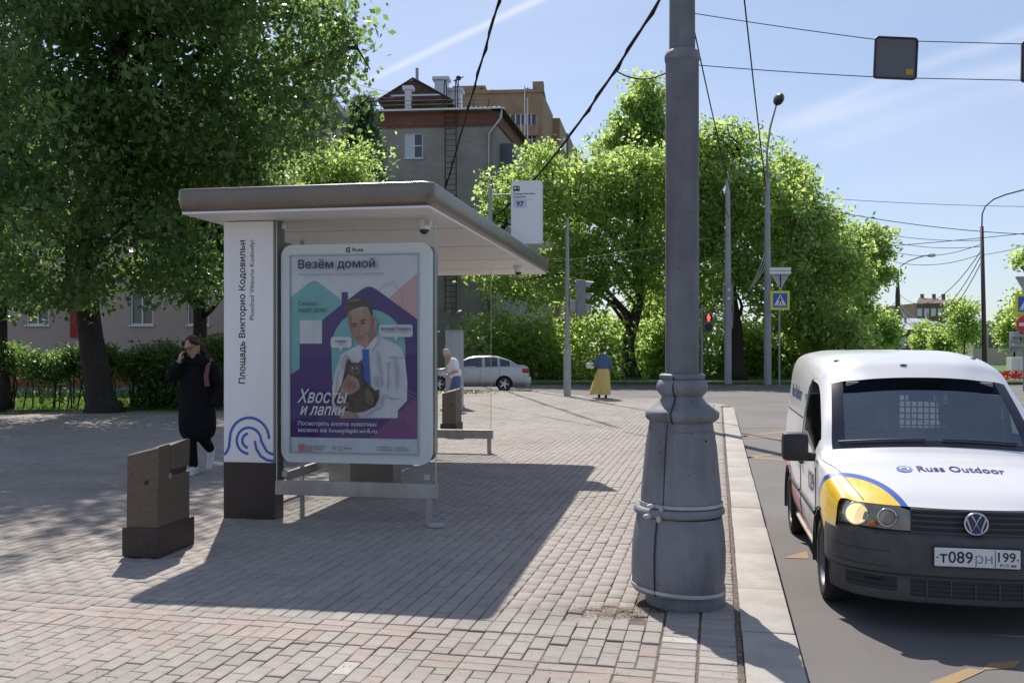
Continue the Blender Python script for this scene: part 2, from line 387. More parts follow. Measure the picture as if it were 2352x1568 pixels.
M_brown = mat('dark_brown_base', (0.034, 0.021, 0.017), 0.55, var=0.35, vscale=30, bump=0.2)
M_glass = glassmat('clear_pane', (0.975, 0.985, 0.98))
M_dglass = mat('dark_window_glass', (0.02, 0.025, 0.03), 0.06, var=0, spec=0.8)
M_wire = mat('black_cable', (0.012, 0.012, 0.014), 0.6, var=0)
grime(M_asph, (0.085, 0.08, 0.078), 0.6, 0.10, 0.25, pos=True); grime(M_kerb, (0.22, 0.19, 0.16), 0.55, 0.35, 0.3, pos=True); grime(M_white, (0.58, 0.56, 0.53), 0.30, 0.7); grime(M_alu, (0.20, 0.18, 0.16), 0.5, 0.9)
M_bark = mat('bark', (0.035, 0.028, 0.024), 0.95, var=0.45, vscale=9, bump=1.0, bscale=26)
M_leafA = leafmat('leaf_linden', (0.034, 0.078, 0.016), (0.05, 0.102, 0.020), (0.08, 0.14, 0.026), 0.58, 3.8)
M_leafB = leafmat('leaf_maple', (0.075, 0.13, 0.026), (0.108, 0.172, 0.034), (0.16, 0.215, 0.046), 0.66, 4.3)
M_leafC = leafmat('leaf_dark', (0.04, 0.08, 0.02), (0.06, 0.105, 0.024), (0.09, 0.14, 0.03), 0.55, 3.4)
M_leafD = leafmat('needle', (0.025, 0.06, 0.018), (0.035, 0.085, 0.022), (0.05, 0.11, 0.03), 0.3)
M_grass = mat('lawn', (0.06, 0.13, 0.015), 0.9, var=0.4, vscale=2.5, bump=0.8, bscale=60)
M_blade = leafmat('grass_blade', (0.05, 0.12, 0.012), (0.08, 0.17, 0.015), (0.12, 0.21, 0.02), 0.35)
M_conc = mat('pole_concrete', (0.36, 0.36, 0.37), 0.8, var=0.12, vscale=3)
M_galv = mat('galvanised_pole', (0.32, 0.33, 0.35), 0.6, metal=0.25, var=0.12, vscale=2)
# ------------------------------------------------------------------ ground, road, pavement
AK = R(12.4)
DA = Vector((math.sin(AK), math.cos(AK), 0)); DB = Vector((-math.cos(AK), math.sin(AK), 0))   # along the kerb / away from it
K0 = G(1712, 1568)                                  # a point of the kerb's inner edge
def AB(a, b, z=0): return K0 + DA*a + DB*b + Vector((0, 0, z))
mb = MB(); mb.add([(-900, -300, -0.6), (900, -300, -0.6), (900, 1500, -0.6), (-900, 1500, -0.6)], [(0, 1, 2, 3)])
tag(mb.build('ground', mat('earth', (0.16, 0.15, 0.13), 0.95, var=0.3, vscale=0.3)), kind='structure')
mb = MB(); mb.add([(-60, -6, ROADZ), (160, -6, ROADZ), (160, 300, ROADZ), (-60, 300, ROADZ)], [(0, 1, 2, 3)])
road = tag(mb.build('road', M_asph), kind='structure')

far_edge = [G(1640, 921.5), G(1560, 917), G(1450, 915), G(1347, 912), G(1290, 906), G(1232, 900), G(1100, 897)]
arc = [AB(a, 0) for a in (21.6,)]
pav_poly = [AB(-6, 0), AB(22.2, 0), AB(23.4, 0.12), AB(24.2, 0.5), far_edge[0]+Vector((-.3, .0, 0))] + far_edge[1:] + [Vector((-6.6, 36.6, 0)), Vector((-6.6, 24.6, 0)), Vector((-60, 24.6, 0)), Vector((-60, -6, 0))]
pav_poly = [Vector((p.x, p.y, 0)) for p in pav_poly]
mb = MB(); n = len(pav_poly)
mb.add([(p.x, p.y, -0.014) for p in pav_poly]+[(p.x, p.y, ROADZ-0.03) for p in pav_poly], [tuple(range(n-1, -1, -1))]+[(i, i+n, (i+1) % n+n, (i+1) % n) for i in range(n)])
pavement = tag(mb.build('pavement', M_bed), kind='structure')

def inpoly(x, y, poly):
    c = np.zeros(len(x), bool); j = len(poly)-1
    for i in range(len(poly)):
        xi, yi, xj, yj = poly[i].x, poly[i].y, poly[j].x, poly[j].y
        if yi != yj:
            c ^= ((yi > y) != (yj > y)) & (x < (xj-xi)*(y-yi)/(yj-yi)+xi)
        j = i
    return c
def und(x, y):
    return 0.006*np.sin(x*1.7+0.6*y)+0.005*np.sin(y*1.1-x*0.9+1)+0.003*np.sin(3.1*x-2.3*y)
rng = np.random.default_rng(3)
# list of pavers: centre a, b, size along a, size along b, tone (0 grey, 1 reddish, 2 pale), sag
PV = []
def rowset(a0, a1, b0, b1, la, lb, stag, tone=0, jit=0.004):
    nb = int(round((b1-b0)/lb))
    for k in range(nb):
        b = b0+(k+0.5)*lb; off = (stag*(k % 2) + (rng.random()-0.5)*0.12*(stag > 0))*la
        a = a0-off
        while a < a1:
            s, e = max(a, a0), min(a+la, a1)
            if e-s > 0.025: PV.append(((s+e)/2, b+rng.normal()*jit*0.3, e-s, lb, tone, 0))
            a += la
A1 = 30.0
rowset(-1.2, 23.4, 0.03, 0.23, 0.105, 0.2, 0.0)
rowset(-1.2, 23.6, 0.24, 0.44, 0.105, 0.2, 0.0)
rowset(0.75, A1, 0.45, 16.95, 0.2, 0.1, 0.5)
# patched strip across the foreground
rowset(0.55, 0.75, 0.45, 16.95, 0.2, 0.1, 0.0)
rowset(0.34, 0.55, 1.65, 16.95, 0.105, 0.2, 0.0, 1)
rowset(0.14, 0.34, 1.65, 16.95, 0.2, 0.1, 0.0, 1)
rowset(-1.2, 0.14, 1.65, 16.95, 0.2, 0.1, 0.5)
rowset(-1.2, -0.1, 0.45, 1.65, 0.2, 0.1, 0.5, 0)
rowset(-0.1, 0.12, 0.45, 1.65, 0.105, 0.2, 0.0, 1)
rowset(0.12, 0.55, 0.45, 1.65, 0.2, 0.1, 0.5, 0)
pv = np.array(PV)
wx = K0.x+DA.x*pv[:, 0]+DB.x*pv[:, 1]; wy = K0.y+DA.y*pv[:, 0]+DB.y*pv[:, 1]
sx = CX+wx/np.maximum(wy, .1)*F
keep = (wy > 3.6) & (sx > -800) & (sx < 2700) & inpoly(wx, wy, pav_poly)
keep &= ((wx-1.06)**2+(wy-6.08)**2 > 0.24**2)                       # hole for the lamp column
pv, wx, wy = pv[keep], wx[keep], wy[keep]; N = len(pv)
# settled patches and lost bits
sag = np.zeros(N)
hole = ((wx-0.55)**2/0.09+(wy-5.75)**2/0.02 < 1)
sag[hole] = -0.008-0.006*rng.random(hole.sum())
for (px, py, rr, d) in ((-0.2, 5.0, 0.5, -0.006), (-1.1, 4.75, 0.45, -0.007), (0.45, 4.95, 0.35, -0.006), (-0.9, 8.4, 0.7, -0.004), (0.1, 8.8, 0.5, -0.004)):
    m_ = ((wx-px)**2+(wy-py)**2 < rr*rr); sag[m_] += d*(0.4+0.6*rng.random())
ca, sa = math.cos(AK), math.sin(AK)
def paver_verts(i):
    return None
g_ = 0.0028; ch = 0.0045
jitr = rng.normal(0, 0.006, N)*np.where(wy < 12, 1, 0.4); tx = rng.normal(0, 0.0045, N); ty = rng.normal(0, 0.0045, N); dz = rng.normal(0, 0.0013, N)+sag
big = rng.random(N) < 0.05; jitr[big] *= 3; tx[big] *= 2.2; ty[big] *= 2.2
hl, hw = pv[:, 2]/2-g_, pv[:, 3]/2-g_
loc = []   # 12 verts: top inner ring, chamfer ring, bottom ring
for (k, z, ins) in ((0, 0.0, ch), (1, -ch*0.8, 0.0), (2, -0.03, 0.0)):
    for su, sv in ((-1, -1), (1, -1), (1, 1), (-1, 1)):
        u = su*(hw-ins); v = sv*(hl-ins)      # u across (along -DB), v along
        loc.append((u, v, z))
V = np.zeros((N, 12, 3), np.float32)
for q, (u, v, z) in enumerate(loc):
    c, s = np.cos(jitr-AK), np.sin(jitr-AK)
    V[:, q, 0] = wx+u*c-v*s; V[:, q, 1] = wy+u*s+v*c; V[:, q, 2] = z+dz+u*tx+v*ty+und(wx, wy)*0.5
Fq0 = np.array([(0, 1, 2, 3)]+[(4+i, 4+(i+1) % 4, (i+1) % 4, i) for i in range(4)]+[(8+i, 8+(i+1) % 4, 4+(i+1) % 4, 4+i) for i in range(4)])
def pavermat(name, c, var):
    return grime(mat(name, c, 0.88, var=var, vscale=9, bump=0.3, bscale=160, island=0.065), (c[0]*.62, c[1]*.60, c[2]*.58), 0.55, 0.22, 0.35, pos=True)
M_pv = [pavermat('paver_grey', (0.305, 0.275, 0.25), 0.10), pavermat('paver_red', (0.315, 0.262, 0.232), 0.10), pavermat('paver_pale', (0.42, 0.395, 0.37), 0.08)]
tone = pv[:, 4].astype(int)
redp = (tone == 1) & (rng.random(N) < 0.25); tone[redp] = 0
tone[(tone == 0) & (rng.random(N) < 0.06) & (wy < 5.6)] = 1
tone[(rng.random(N) < 0.004) & (wy < 7)] = 2
tone[np.argmin((wx-G(760, 1532).x)**2+(wy-G(760, 1532).y)**2)] = 2
sxk = CX+wx/wy*F; syk = HY+F*HC/wy
vis = (sxk > -10) & (sxk < 2362) & (syk < 1580)
order = np.argsort(np.where(vis, wy, 1e6))[:300]
solo = np.zeros(N, bool); solo[order] = True
for i in order:                        # the nearest pavers one by one
    c = Vector((wx[i], wy[i], 0)); me = bpy.data.meshes.new('paving_brick')
    me.from_pydata([(float(p[0]-c.x), float(p[1]-c.y), float(p[2])) for p in V[i]], [], [tuple(int(a) for a in f) for f in Fq0])
    t_ = int(tone[i])
    key = 'pvn%d_%d' % (t_, random.randrange(6))
    if key not in MATS:
        k = 0.93+0.14*random.random(); base = ((0.305, 0.275, 0.25), (0.315, 0.262, 0.232), (0.42, 0.395, 0.37))[t_]
        grime(mat(key, tuple(min(.7, x*k) for x in base), 0.88, var=0.13, vscale=11, bump=0.3, bscale=160), tuple(x*.6 for x in base), 0.55, 0.22, 0.35, pos=True)
    me.materials.append(MATS[key]); o = bpy.data.objects.new('paving_brick', me); COL.objects.link(o); o.location = c; o.parent = pavement
for t_ in range(3):
    idx = np.where(~solo & (tone == t_))[0]
    if len(idx) == 0: continue
    Vv = V[idx].reshape(-1, 3); Ff = (Fq0[None]+(np.arange(len(idx))*12)[:, None, None]).reshape(-1, 4)
    tag(bigmesh('paving_bricks', Vv, Ff, M_pv[t_], pavement), kind='stuff')
# ground beyond the bricks: cobble-coloured paving
mb = MB()
for y0, y1, x0, x1 in ((-6, 3.7, -60, 1.2),):
    mb.add([(x0, y0, -0.004), (0.7, y0, -0.004), (0.9, y1, -0.004), (x0, y1, -0.004)], [(0, 1, 2, 3)])
mb.add([(-60, 3.7, -0.006), (-12, 3.7, -0.006), (-14.5, 24.5, -0.006), (-60, 24.5, -0.006)], [(0, 1, 2, 3)])
tag(mb.build('paving_field', M_pv[0], pavement), kind='stuff')
# straight expansion joint in the paving, seen beyond the shelter
mb = MB(); p0, p1 = G(1085, 925), G(1560, 1016)
dirn = (p1-p0).normalized(); nn = Vector((-dirn.y, dirn.x, 0))*0.022
mb.add([p0-nn+Vector((0, 0, .006)), p1-nn+Vector((0, 0, .006)), p1+nn+Vector((0, 0, .006)), p0+nn+Vector((0, 0, .006))], [(0, 1, 2, 3)])
mb.build('joint_strip', M_bplas, pavement)
# kerb
kerb = bpy.data.objects.new('kerb', None); COL.objects.link(kerb); tag(kerb, kind='structure')
def kstone(p, q, wd=0.30, name='kerb_stone', zt=0.008, parent=kerb, m=M_kerb):
    t = (q-p); L = t.length; t.normalize(); nrm = Vector((t.y, -t.x, 0))
    b_ = MB(); M = Matrix(((nrm.x, t.x, 0, p.x), (nrm.y, t.y, 0, p.y), (0, 0, 1, 0), (0, 0, 0, 1)))
    e = random.uniform(-.003, .003)
    b_.bbox(0.004+e, wd+e, 0.003, L-0.003, ROADZ-0.1, zt+random.uniform(-.003, .003), 0.008, 0, M)
    return b_.build(name, m, parent, True, 35)
a = -2.55
kpts = []
while a < 21.5:
    L = 1.0+random.uniform(-.02, .15); kstone(AB(a, 0), AB(min(a+L, 22.0), 0)); a += L
cor = [AB(a, 0)]
for q in (AB(22.7, 0.05), AB(23.4, 0.28), AB(23.95, 0.72), AB(24.3, 1.35)):
    cor.append(q)
for q in far_edge[1:]: cor.append(Vector((q.x, q.y, 0)))
for i in range(len(cor)-1):
    seg = cor[i+1]-cor[i]; k = max(1, int(seg.length/1.1))
    for j in range(k): kstone(cor[i]+seg*(j/k), cor[i]+seg*((j+1)/k), 0.22)
# far verge across the street
M_vkerb = mat('dark_kerb', (0.12, 0.115, 0.11), 0.9)
VY = 45.6
mb = MB(); mb.box(-6.6, 160, VY, 300, ROADZ-0.05, 0.0)
verge = tag(mb.build('verge', M_grass), kind='structure')
mb = MB(); mb.box(-6.6, 60, VY+0.3, VY+3.4, -0.05, 0.012)
tag(mb.build('far_path', mat('path_asphalt', (0.13, 0.125, 0.12), 0.9)), kind='structure')
fk = bpy.data.objects.new('far_kerb', None); COL.objects.link(fk); tag(fk, kind='structure')
x = -6.0
while x < 26: kstone(Vector((x+1.6, VY+0.2, 0)), Vector((x, VY+0.2, 0)), -0.22 if False else 0.2, parent=fk, m=M_vkerb, zt=0.02); x += 1.6
# lawn behind the hedge, left
mb = MB(); mb.box(-60, -6.7, 24.6, 60, ROADZ, 0.03)
tag(mb.build('lawn', M_grass), kind='structure')
mb = MB(); mb.box(-60, -6.8, 33.2, 38, 0.0, 0.06)
tag(mb.build('path', mat('path_asphalt', (0.13, 0.125, 0.12), 0.9)), kind='structure')
def blades(name, x0, x1, y0, y1, n, h, z, label, m=M_blade, cat='grass'):
    r = np.random.default_rng(11); p = np.stack([r.uniform(x0, x1, n), r.uniform(y0, y1, n), np.full(n, z)], 1)
    ang = r.uniform(0, 6.28, n); wv = np.stack([np.cos(ang), np.sin(ang), 0*ang], 1)*0.012*h/0.08; hh = h*r.uniform(.5, 1.3, n)
    tip = p+np.stack([r.normal(0, .35, n)*hh, r.normal(0, .35, n)*hh, hh], 1)
    Vv = np.stack([p-wv, p+wv, tip], 1).reshape(-1, 3); Ff = np.arange(3*n).reshape(-1, 3)
    return tag(bigmesh(name, Vv, Ff, m, None, 3), label, cat, kind='stuff')
blades('grass', -17, -6.8, 24.7, 33.1, 26000, 0.09, 0.03, 'bright green mown lawn behind the hedge')
blades('verge_grass', -4, 24, VY+3.4, VY+12, 26000, 0.16, 0.0, 'rough grass under the trees across the street')

r = np.random.default_rng(12); n_ = 420; pc0 = G(1065, 902); p = np.stack([pc0.x+r.normal(0, .55, n_), pc0.y+r.normal(0, .5, n_), np.zeros(n_)], 1)
wv = np.stack([r.normal(0, .012, n_), r.normal(0, .012, n_), np.zeros(n_)], 1); tip = p+np.stack([r.normal(0, .05, n_), r.normal(0, .05, n_), r.uniform(.03, .11, n_)], 1)
tag(bigmesh('weeds', np.stack([p-wv, p+wv, tip], 1).reshape(-1, 3), np.arange(3*n_).reshape(-1, 3), leafmat('dry_weed', (.10, .10, .03), (.14, .13, .04), (.20, .17, .07), .3), None, 3), 'dry weeds in the paving beyond the info pillar', 'weeds', kind='stuff')
# sand and grit: heap by the lamp column foot, film along the kerb and joints
r = np.random.default_rng(22); n_ = 5200
pa = np.stack([r.normal(.66, .16, n_), r.normal(5.83, .07, n_)], 1); pa[:900] = np.stack([r.uniform(-3.5, 1.3, 900), r.uniform(4.4, 7.5, 900)], 1)
tk = r.uniform(0, 18, 2600); kk = np.abs(r.normal(0, .035, 2600)); pa[900:3500] = np.stack([K0.x+DA.x*tk+DB.x*kk, K0.y+DA.y*tk+DB.y*kk], 1)
zz_ = np.where(np.arange(n_) >= 3500, .012*np.exp(-((pa[:, 0]-.66)**2/.03+(pa[:, 1]-5.83)**2/.006)), 0)+.004+und(pa[:, 0], pa[:, 1])*.5
sz = r.uniform(.002, .007, n_); an = r.uniform(0, 6.28, n_); Vs = []
for q in range(3): Vs.append(np.stack([pa[:, 0]+sz*np.cos(an+q*2.1), pa[:, 1]+sz*np.sin(an+q*2.1), zz_+(sz*.8 if q == 2 else 0)], 1))
tag(bigmesh('grit', np.stack(Vs, 1).reshape(-1, 3), np.arange(3*n_).reshape(-1, 3), mat('sand_grit', (.30, .22, .15), .95, var=.4, vscale=30), None, 3), 'sandy grit heaped at the lamp column foot and strewn along the kerb joint', 'sand', kind='stuff')
# worn yellow bus-stop markings on the asphalt
M_yel = mat('worn_yellow_paint', (0.50, 0.30, 0.10), 0.8, var=0.35, vscale=14, col2=(0.24, 0.19, 0.13))
def mark(pts, name='road_marking'):
    b_ = MB(); z = ROADZ+0.004
    b_.add([G(x_, y_, z) for x_, y_ in pts], [tuple(range(len(pts)))]); o = b_.build(name, M_yel, road); return o
mark([(1800, 1280), (1852, 1264), (1856, 1272), (1858, 1282)])
mark([(2270, 1521), (2345, 1516), (2330, 1533), (2255, 1537)])
mark([(2130, 1568), (2225, 1532), (2262, 1538), (2180, 1575)])
for q in ([(1700, 1001), (1812, 989), (1813, 991.5), (1702, 1003)], [(1702, 999), (1812, 1007), (1812, 1009.5), (1700, 1001.5)], [(1715, 1049), (1812, 1036), (1813, 1039), (1717, 1052)],
          [(1717, 1048), (1812, 1055), (1812, 1058), (1715, 1051)], [(1690, 979), (1812, 978), (1812, 979.5), (1690, 980.5)]):
    mark(q)

# ------------------------------------------------------------------ bus shelter
S0 = G(514, 1190); ST = R(10)
sh = thing('bus_shelter', 'glass bus shelter with flat grey roof and white name column beside a lit poster box', 'bus shelter', S0, -ST)
LB = lambda x, y, z: Vector((x, y, z))
col = MB().box(0, 0.52, 0, 0.2, 0.545, 2.86, bev=0.006).build('name_column', M_white, sh)
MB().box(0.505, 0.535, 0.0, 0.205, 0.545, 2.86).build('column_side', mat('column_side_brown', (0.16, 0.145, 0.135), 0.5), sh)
MB().box(-0.002, 0.525, -0.002, 0.203, 0.0, 0.543, bev=0.006).build('column_base', M_brown, sh)
SFN = lambda d0: (lambda u, v, d: Vector((u, d0-d, v)))
b_ = MB()
# vertical writing: u to the left is up, so map (text x) -> z, (text y) -> -x
def vert(u, v, d): return Vector((0.0-v, -0.0025, u))
zb, zt = HC-(880-800)/238.0, HC-(553-800)/238.0
words('Площадь Викторио Кодовильи', zb, -0.238, zt-zb, 0.082, vert, 0, 0.012, 0, 'stop_name_lettering', M_black, col)
zb2 = HC-(735-800)/238.0
words('Ploschad Viktorio Kodovilyi', zb2, -0.325, zt-zb2, 0.055, vert, 0, 0.004, 0, 'latin_lettering', M_dgrey, col)
# blue line emblem: arcs drawn as bands
def band(mbx, pts, wd, fn):
    L, Rr = [], []
    for i, p in enumerate(pts):
        a, c = pts[max(0, i-1)], pts[min(len(pts)-1, i+1)]; tx_, ty_ = c[0]-a[0], c[1]-a[1]; l = math.hypot(tx_, ty_) or 1
        L.append((p[0]-ty_/l*wd/2, p[1]+tx_/l*wd/2)); Rr.append((p[0]+ty_/l*wd/2, p[1]-tx_/l*wd/2))
    n_ = len(pts); mbx.add([fn(*p) for p in L+Rr], [(i, i+1, n_+i+1, n_+i) for i in range(n_-1)])
def arcp(cx, cy, r, a0, a1, k=24): return [(cx+r*math.cos(R(a0+(a1-a0)*i/k)), cy+r*math.sin(R(a0+(a1-a0)*i/k))) for i in range(k+1)]
b_ = MB(); fe = lambda u, v: Vector((u, -0.003, v)); cx, cz = 0.265, 0.775
band(b_, [(0.006, 0.615), (0.03, 0.64), (0.055, 0.69)]+arcp(cx, cz, 0.2, 175, 0), 0.026, fe)
band(b_, arcp(cx-.005, cz-.02, 0.125, 268, 0)+[(0.405, 0.72), (0.44, 0.66), (0.475, 0.638), (0.515, 0.628)], 0.026, fe)
band(b_, arcp(cx-.005, cz-.02, 0.068, 262, 98), 0.026, fe)
band(b_, [(0.32, 0.755), (0.335, 0.68), (0.38, 0.61), (0.44, 0.575), (0.515, 0.563)], 0.026, fe)
b_.build('wave_emblem', M_blue, col)
# roof: profile of the fascia swept round a rectangle
M_fas = mat('roof_fascia', (0.175, 0.155, 0.135), 0.34, metal=0.55, var=0.10, vscale=2.5)
M_sof = mat('white_soffit', (0.78, 0.77, 0.75), 0.5, var=0.03)
x0, x1, y0, y1 = -0.2, 2.23, -0.55, 6.95
prof = [(0.12, 3.10), (0.012, 3.092), (0.002, 3.082), (0.0, 3.06), (0.002, 2.985), (0.014, 2.925), (0.03, 2.90), (0.048, 2.889)]
b_ = MB(); rings = []
for ins, z in prof:
    rings.append([Vector((p[0], p[1], z)) for p in rrect(x0+ins, x1-ins, y0+ins, y1-ins, max(0.02, 0.09-ins*0.3), 4)])
n = len(rings[0]); vs = [p for r_ in rings for p in r_]
fs = [(i*n+j, i*n+(j+1) % n, (i+1)*n+(j+1) % n, (i+1)*n+j) for i in range(len(rings)-1) for j in range(n)]
fs.append(tuple(range(n))); b_.add(vs, fs)
b_.build('roof', M_fas, sh, True, 40)
b_ = MB(); b_.box(x0+0.048, x1-0.048, y0+0.048, y1-0.048, 2.868, 2.888); sof = b_.build('soffit', M_sof, sh)
for yy_ in (0.9, 2.6, 4.3, 5.8): MB().box(x0+.05, x1-.05, yy_, yy_+.008, 2.866, 2.869).build('soffit_seam', M_dgrey, sof)
# front end: glass, rail, posts
MB().box(0.54, 2.115, -0.004, 0.006, 0.385, 2.86).build('front_glass', M_glass, sh)
MB().box(0.53, 2.125, -0.01, 0.055, 0.245, 0.382, bev=0.004).build('front_rail', M_alu, sh)
MB().box(2.02, 2.075, 0.0, 0.05, 0.0, 0.243).build('rail_post', M_alu, sh)
MB().lathe([(0.09, 0.0), (0.09, 0.02), (0.02, 0.03)], 10, c=(2.12, -0.03, 0)).build('anchor_cap', M_conc, sh)
M_gedge = mat('glass_edge', (0.42, 0.52, 0.48), 0.25, var=0)
for x_ in (0.54, 2.108): MB().box(x_, x_+.007, -0.0045, 0.0065, 0.385, 2.866).build('glass_edge', M_gedge, sh)
MB().box(1.434, 1.441, 5.9795, 5.9905, 0.365, 2.866).build('glass_edge', M_gedge, sh)
for z_ in (0.42, 2.78):
    for x_ in (0.6, 2.0): MB().box(x_, x_+.05, -.008, .01, z_, z_+.05).build('glass_clamp', M_alu, sh)
# light box
Mps = {}
lb = MB().prism(rrect(0.565, 2.06, 0.553, 2.63, 0.11, 6), lambda u, v, d: Vector((u, d, v)), 0.05, 0.075).build('poster_frame', M_frame, sh)
MB().prism(rrect(0.57, 2.058, 0.56, 2.625, 0.11, 6), lambda u, v, d: Vector((u, d, v)), 0.0755, 0.27).build('poster_case', mat('case_dark', (0.09, 0.085, 0.08), 0.4, metal=0.4), sh)
MB().box(0.72, 1.22, 1.55, 1.85, 0.0, 0.62).build('bench_plinth', mat('foot_brown', (0.13, 0.12, 0.11), 0.5), sh)
for z_ in (0.9, 2.2): MB().box(0.53, 0.6, 0.1, 0.2, z_, z_+.08).build('case_bracket', M_alu, sh)
PX0, PX1, PZ0, PZ1 = 0.667, 1.925, 0.655, 2.52
def pf(x, y, d):       # poster picture coordinates (98..978, 115..1435) -> shelter space
    return Vector((PX0+(x-98)/880*(PX1-PX0), 0.048-d*0.0008, PZ1-(y-115)/1320*(PZ1-PZ0)))
PC = dict(bg=(0.66, 0.64, 0.72), teal=(0.17, 0.43, 0.46), purp=(0.045, 0.010, 0.165), pink=(0.62, 0.36, 0.36), white=(0.62, 0.61, 0.68), skin=(0.42, 0.25, 0.19), hair=(0.05, 0.028, 0.022),
          tie=(0.03, 0.10, 0.42), cat=(0.045, 0.03, 0.026), cat2=(0.14, 0.09, 0.07), shade=(0.44, 0.43, 0.52), mag=(0.16, 0.035, 0.2), red=(0.55, 0.2, 0.2), foot=(0.56, 0.62, 0.68), skin2=(0.33, 0.18, 0.14), lip=(0.30, 0.10, 0.09), line=(0.35, 0.12, 0.28))
PV_ = dict(white=(.12, 5, .14), skin=(.25, 14, .2), cat=(.5, 30, .9), cat2=(.5, 30, .6), hair=(.5, 40, .8), shade=(.2, 9, .2))
for k, c in PC.items():
    v_ = PV_.get(k, (.05, 6, .05)); Mps[k] = mat('print_'+k, c, 0.3, var=v_[0], vscale=v_[1], col2=tuple(min(.9, x*(1+v_[2])) for x in c))
poster = MB().add([pf(98, 115, 0), pf(978, 115, 0), pf(978, 1435, 0), pf(98, 1435, 0)], [(3, 2, 1, 0)]).build('poster', Mps['bg'], sh)
PL = [0]
def pp(poly, key, name, sm=False, dd=None):
    PL[0] += 1; d = PL[0] if dd is None else dd
    if sm: poly = smoothpoly(poly, 4)
    MB().sheet(poly, pf, d).build(name, Mps[key], poster)
pp([(98, 1340), (978, 1340), (978, 1435), (98, 1435)], 'foot', 'footer_print')
pp([(98, 392), (225, 296), (262, 280), (297, 296), (520, 462), (520, 720), (160, 720), (160, 873), (98, 918)], 'teal', 'teal_house_print')
pp([(978, 238), (978, 548), (782, 405), (900, 300)], 'pink', 'pink_house_print', dd=2)
pp([(98, 1338), (98, 916), (160, 874), (160, 640), (320, 640), (320, 547), (455, 442), (455, 360), (498, 360), (498, 413), (596, 342), (622, 329), (645, 325), (668, 329), (692, 342), (978, 547), (978, 1338)], 'purp', 'purple_house_print')
pp([(645, 1338), (840, 1165), (978, 1060), (978, 1338)], 'mag', 'magenta_print')
b_ = MB()
for k in range(9):
    x_, y_ = 850+k*2, 1165+k*18
    b_.sheet([(x_+60-k*4, y_-150+k*4), (x_+63-k*4, y_-152+k*4), (978, 1075+k*32-30), (978, 1079+k*32-30)], pf, PL[0]+1)
b_.build('diagonal_lines_print', Mps['line'], poster); PL[0] += 1
pp([(162, 548), (318, 548), (318, 705), (162, 705)], 'white', 'white_square_print')
pp([(640+255*math.cos(i/24*math.pi), 735-258*math.sin(i/24*math.pi)) for i in range(25)]+[(390, 960), (890, 960)], 'teal', 'teal_circle_print')
pp([(388, 1100), (392, 985), (415, 880), (455, 775), (520, 740), (585, 712), (630, 690), (700, 650), (790, 690), (868, 730), (893, 820), (908, 960), (905, 1085), (842, 1150), (842, 1200), (585, 1203), (450, 1200), (400, 1150)], 'white', 'shirt_print')
pp([(775, 800), (800, 790), (890, 800), (885, 806), (800, 806)], 'shade', 'sleeve_fold_print')
pp([(715, 1110), (745, 1040), (800, 1060), (870, 1075), (800, 1080), (760, 1075), (740, 1120)], 'shade', 'sleeve_fold_print', True)
pp([(770, 830), (790, 830), (785, 1000), (770, 1010)], 'shade', 'sleeve_fold_print')
pp([(430, 880), (440, 880), (425, 1000), (410, 1060)], 'shade', 'sleeve_fold_print')
pp([(560, 650), (690, 580), (700, 660), (660, 700), (622, 738), (575, 700)], 'skin2', 'neck_print')
pp([(493, 480), (500, 545), (516, 612), (545, 670), (585, 712), (622, 727), (655, 700), (678, 640), (698, 575), (694, 535), (665, 490), (640, 440), (560, 430), (510, 450)], 'skin', 'face_print', True)
pp([(486, 500), (478, 450), (508, 415), (560, 402), (620, 405), (655, 425), (670, 480), (668, 520), (655, 515), (640, 465), (590, 460), (530, 480), (505, 495), (498, 520)], 'hair', 'hair_print', True)
for poly, key in ((((522, 575), (545, 566), (570, 572), (548, 580)), 'hair'), (((582, 556), (605, 545), (630, 545), (606, 558)), 'hair'), (((528, 588), (545, 583), (562, 589), (545, 596)), 'hair'), (((590, 570), (606, 563), (624, 566), (606, 575)), 'hair'),
                  (((572, 580), (580, 580), (590, 628), (566, 634)), 'skin2'), (((560, 660), (590, 652), (615, 655), (590, 666)), 'lip'), (((655, 590), (690, 540), (680, 640), (640, 700)), 'skin2')):
    pp(list(poly), key, 'face_detail_print', True, dd=PL[0]+1 if key != 'hair' else PL[0]+1)
pp([(568, 712), (622, 737), (600, 775), (572, 735)], 'white', 'collar_print'); pp([(622, 740), (700, 655), (712, 690), (655, 775)], 'white', 'collar_print', dd=PL[0])
pp([(597, 742), (652, 742), (645, 780), (650, 850), (658, 985), (628, 990), (596, 940), (604, 785)], 'tie', 'tie_print')
pp([(685, 925), (735, 915), (742, 985), (690, 990)], 'shade', 'badge_print')
pp([(478, 900), (490, 850), (505, 803), (530, 832), (575, 835), (600, 810), (605, 880), (600, 930), (640, 965), (690, 1020), (718, 1010), (715, 1070), (690, 1120), (610, 1160), (540, 1168), (470, 1150), (420, 1120), (405, 1090), (430, 1040), (462, 970)], 'cat', 'cat_print', False)
pp([(520, 850), (585, 850), (590, 895), (550, 915), (515, 890)], 'cat2', 'cat_face_print', True)
pp([(450, 1035), (462, 985), (498, 922), (508, 905), (520, 925), (535, 918), (550, 930), (565, 935), (585, 975), (575, 1015), (520, 1045), (470, 1062)], 'skin', 'hand_print', True)
pp([(440, 1165), (560, 1172), (585, 1203), (450, 1205)], 'skin', 'hand_print')
pp(rrect(385, 530, 660, 733, 18), 'white', 'speech_bubble_print'); pp([(440, 732), (470, 732), (455, 757)], 'white', 'speech_bubble_print', dd=PL[0])
pp(rrect(720, 948, 580, 662, 18), 'white', 'speech_bubble_print', dd=PL[0]); pp([(820, 661), (852, 661), (836, 688)], 'white', 'speech_bubble_print', dd=PL[0])
PL[0] += 1
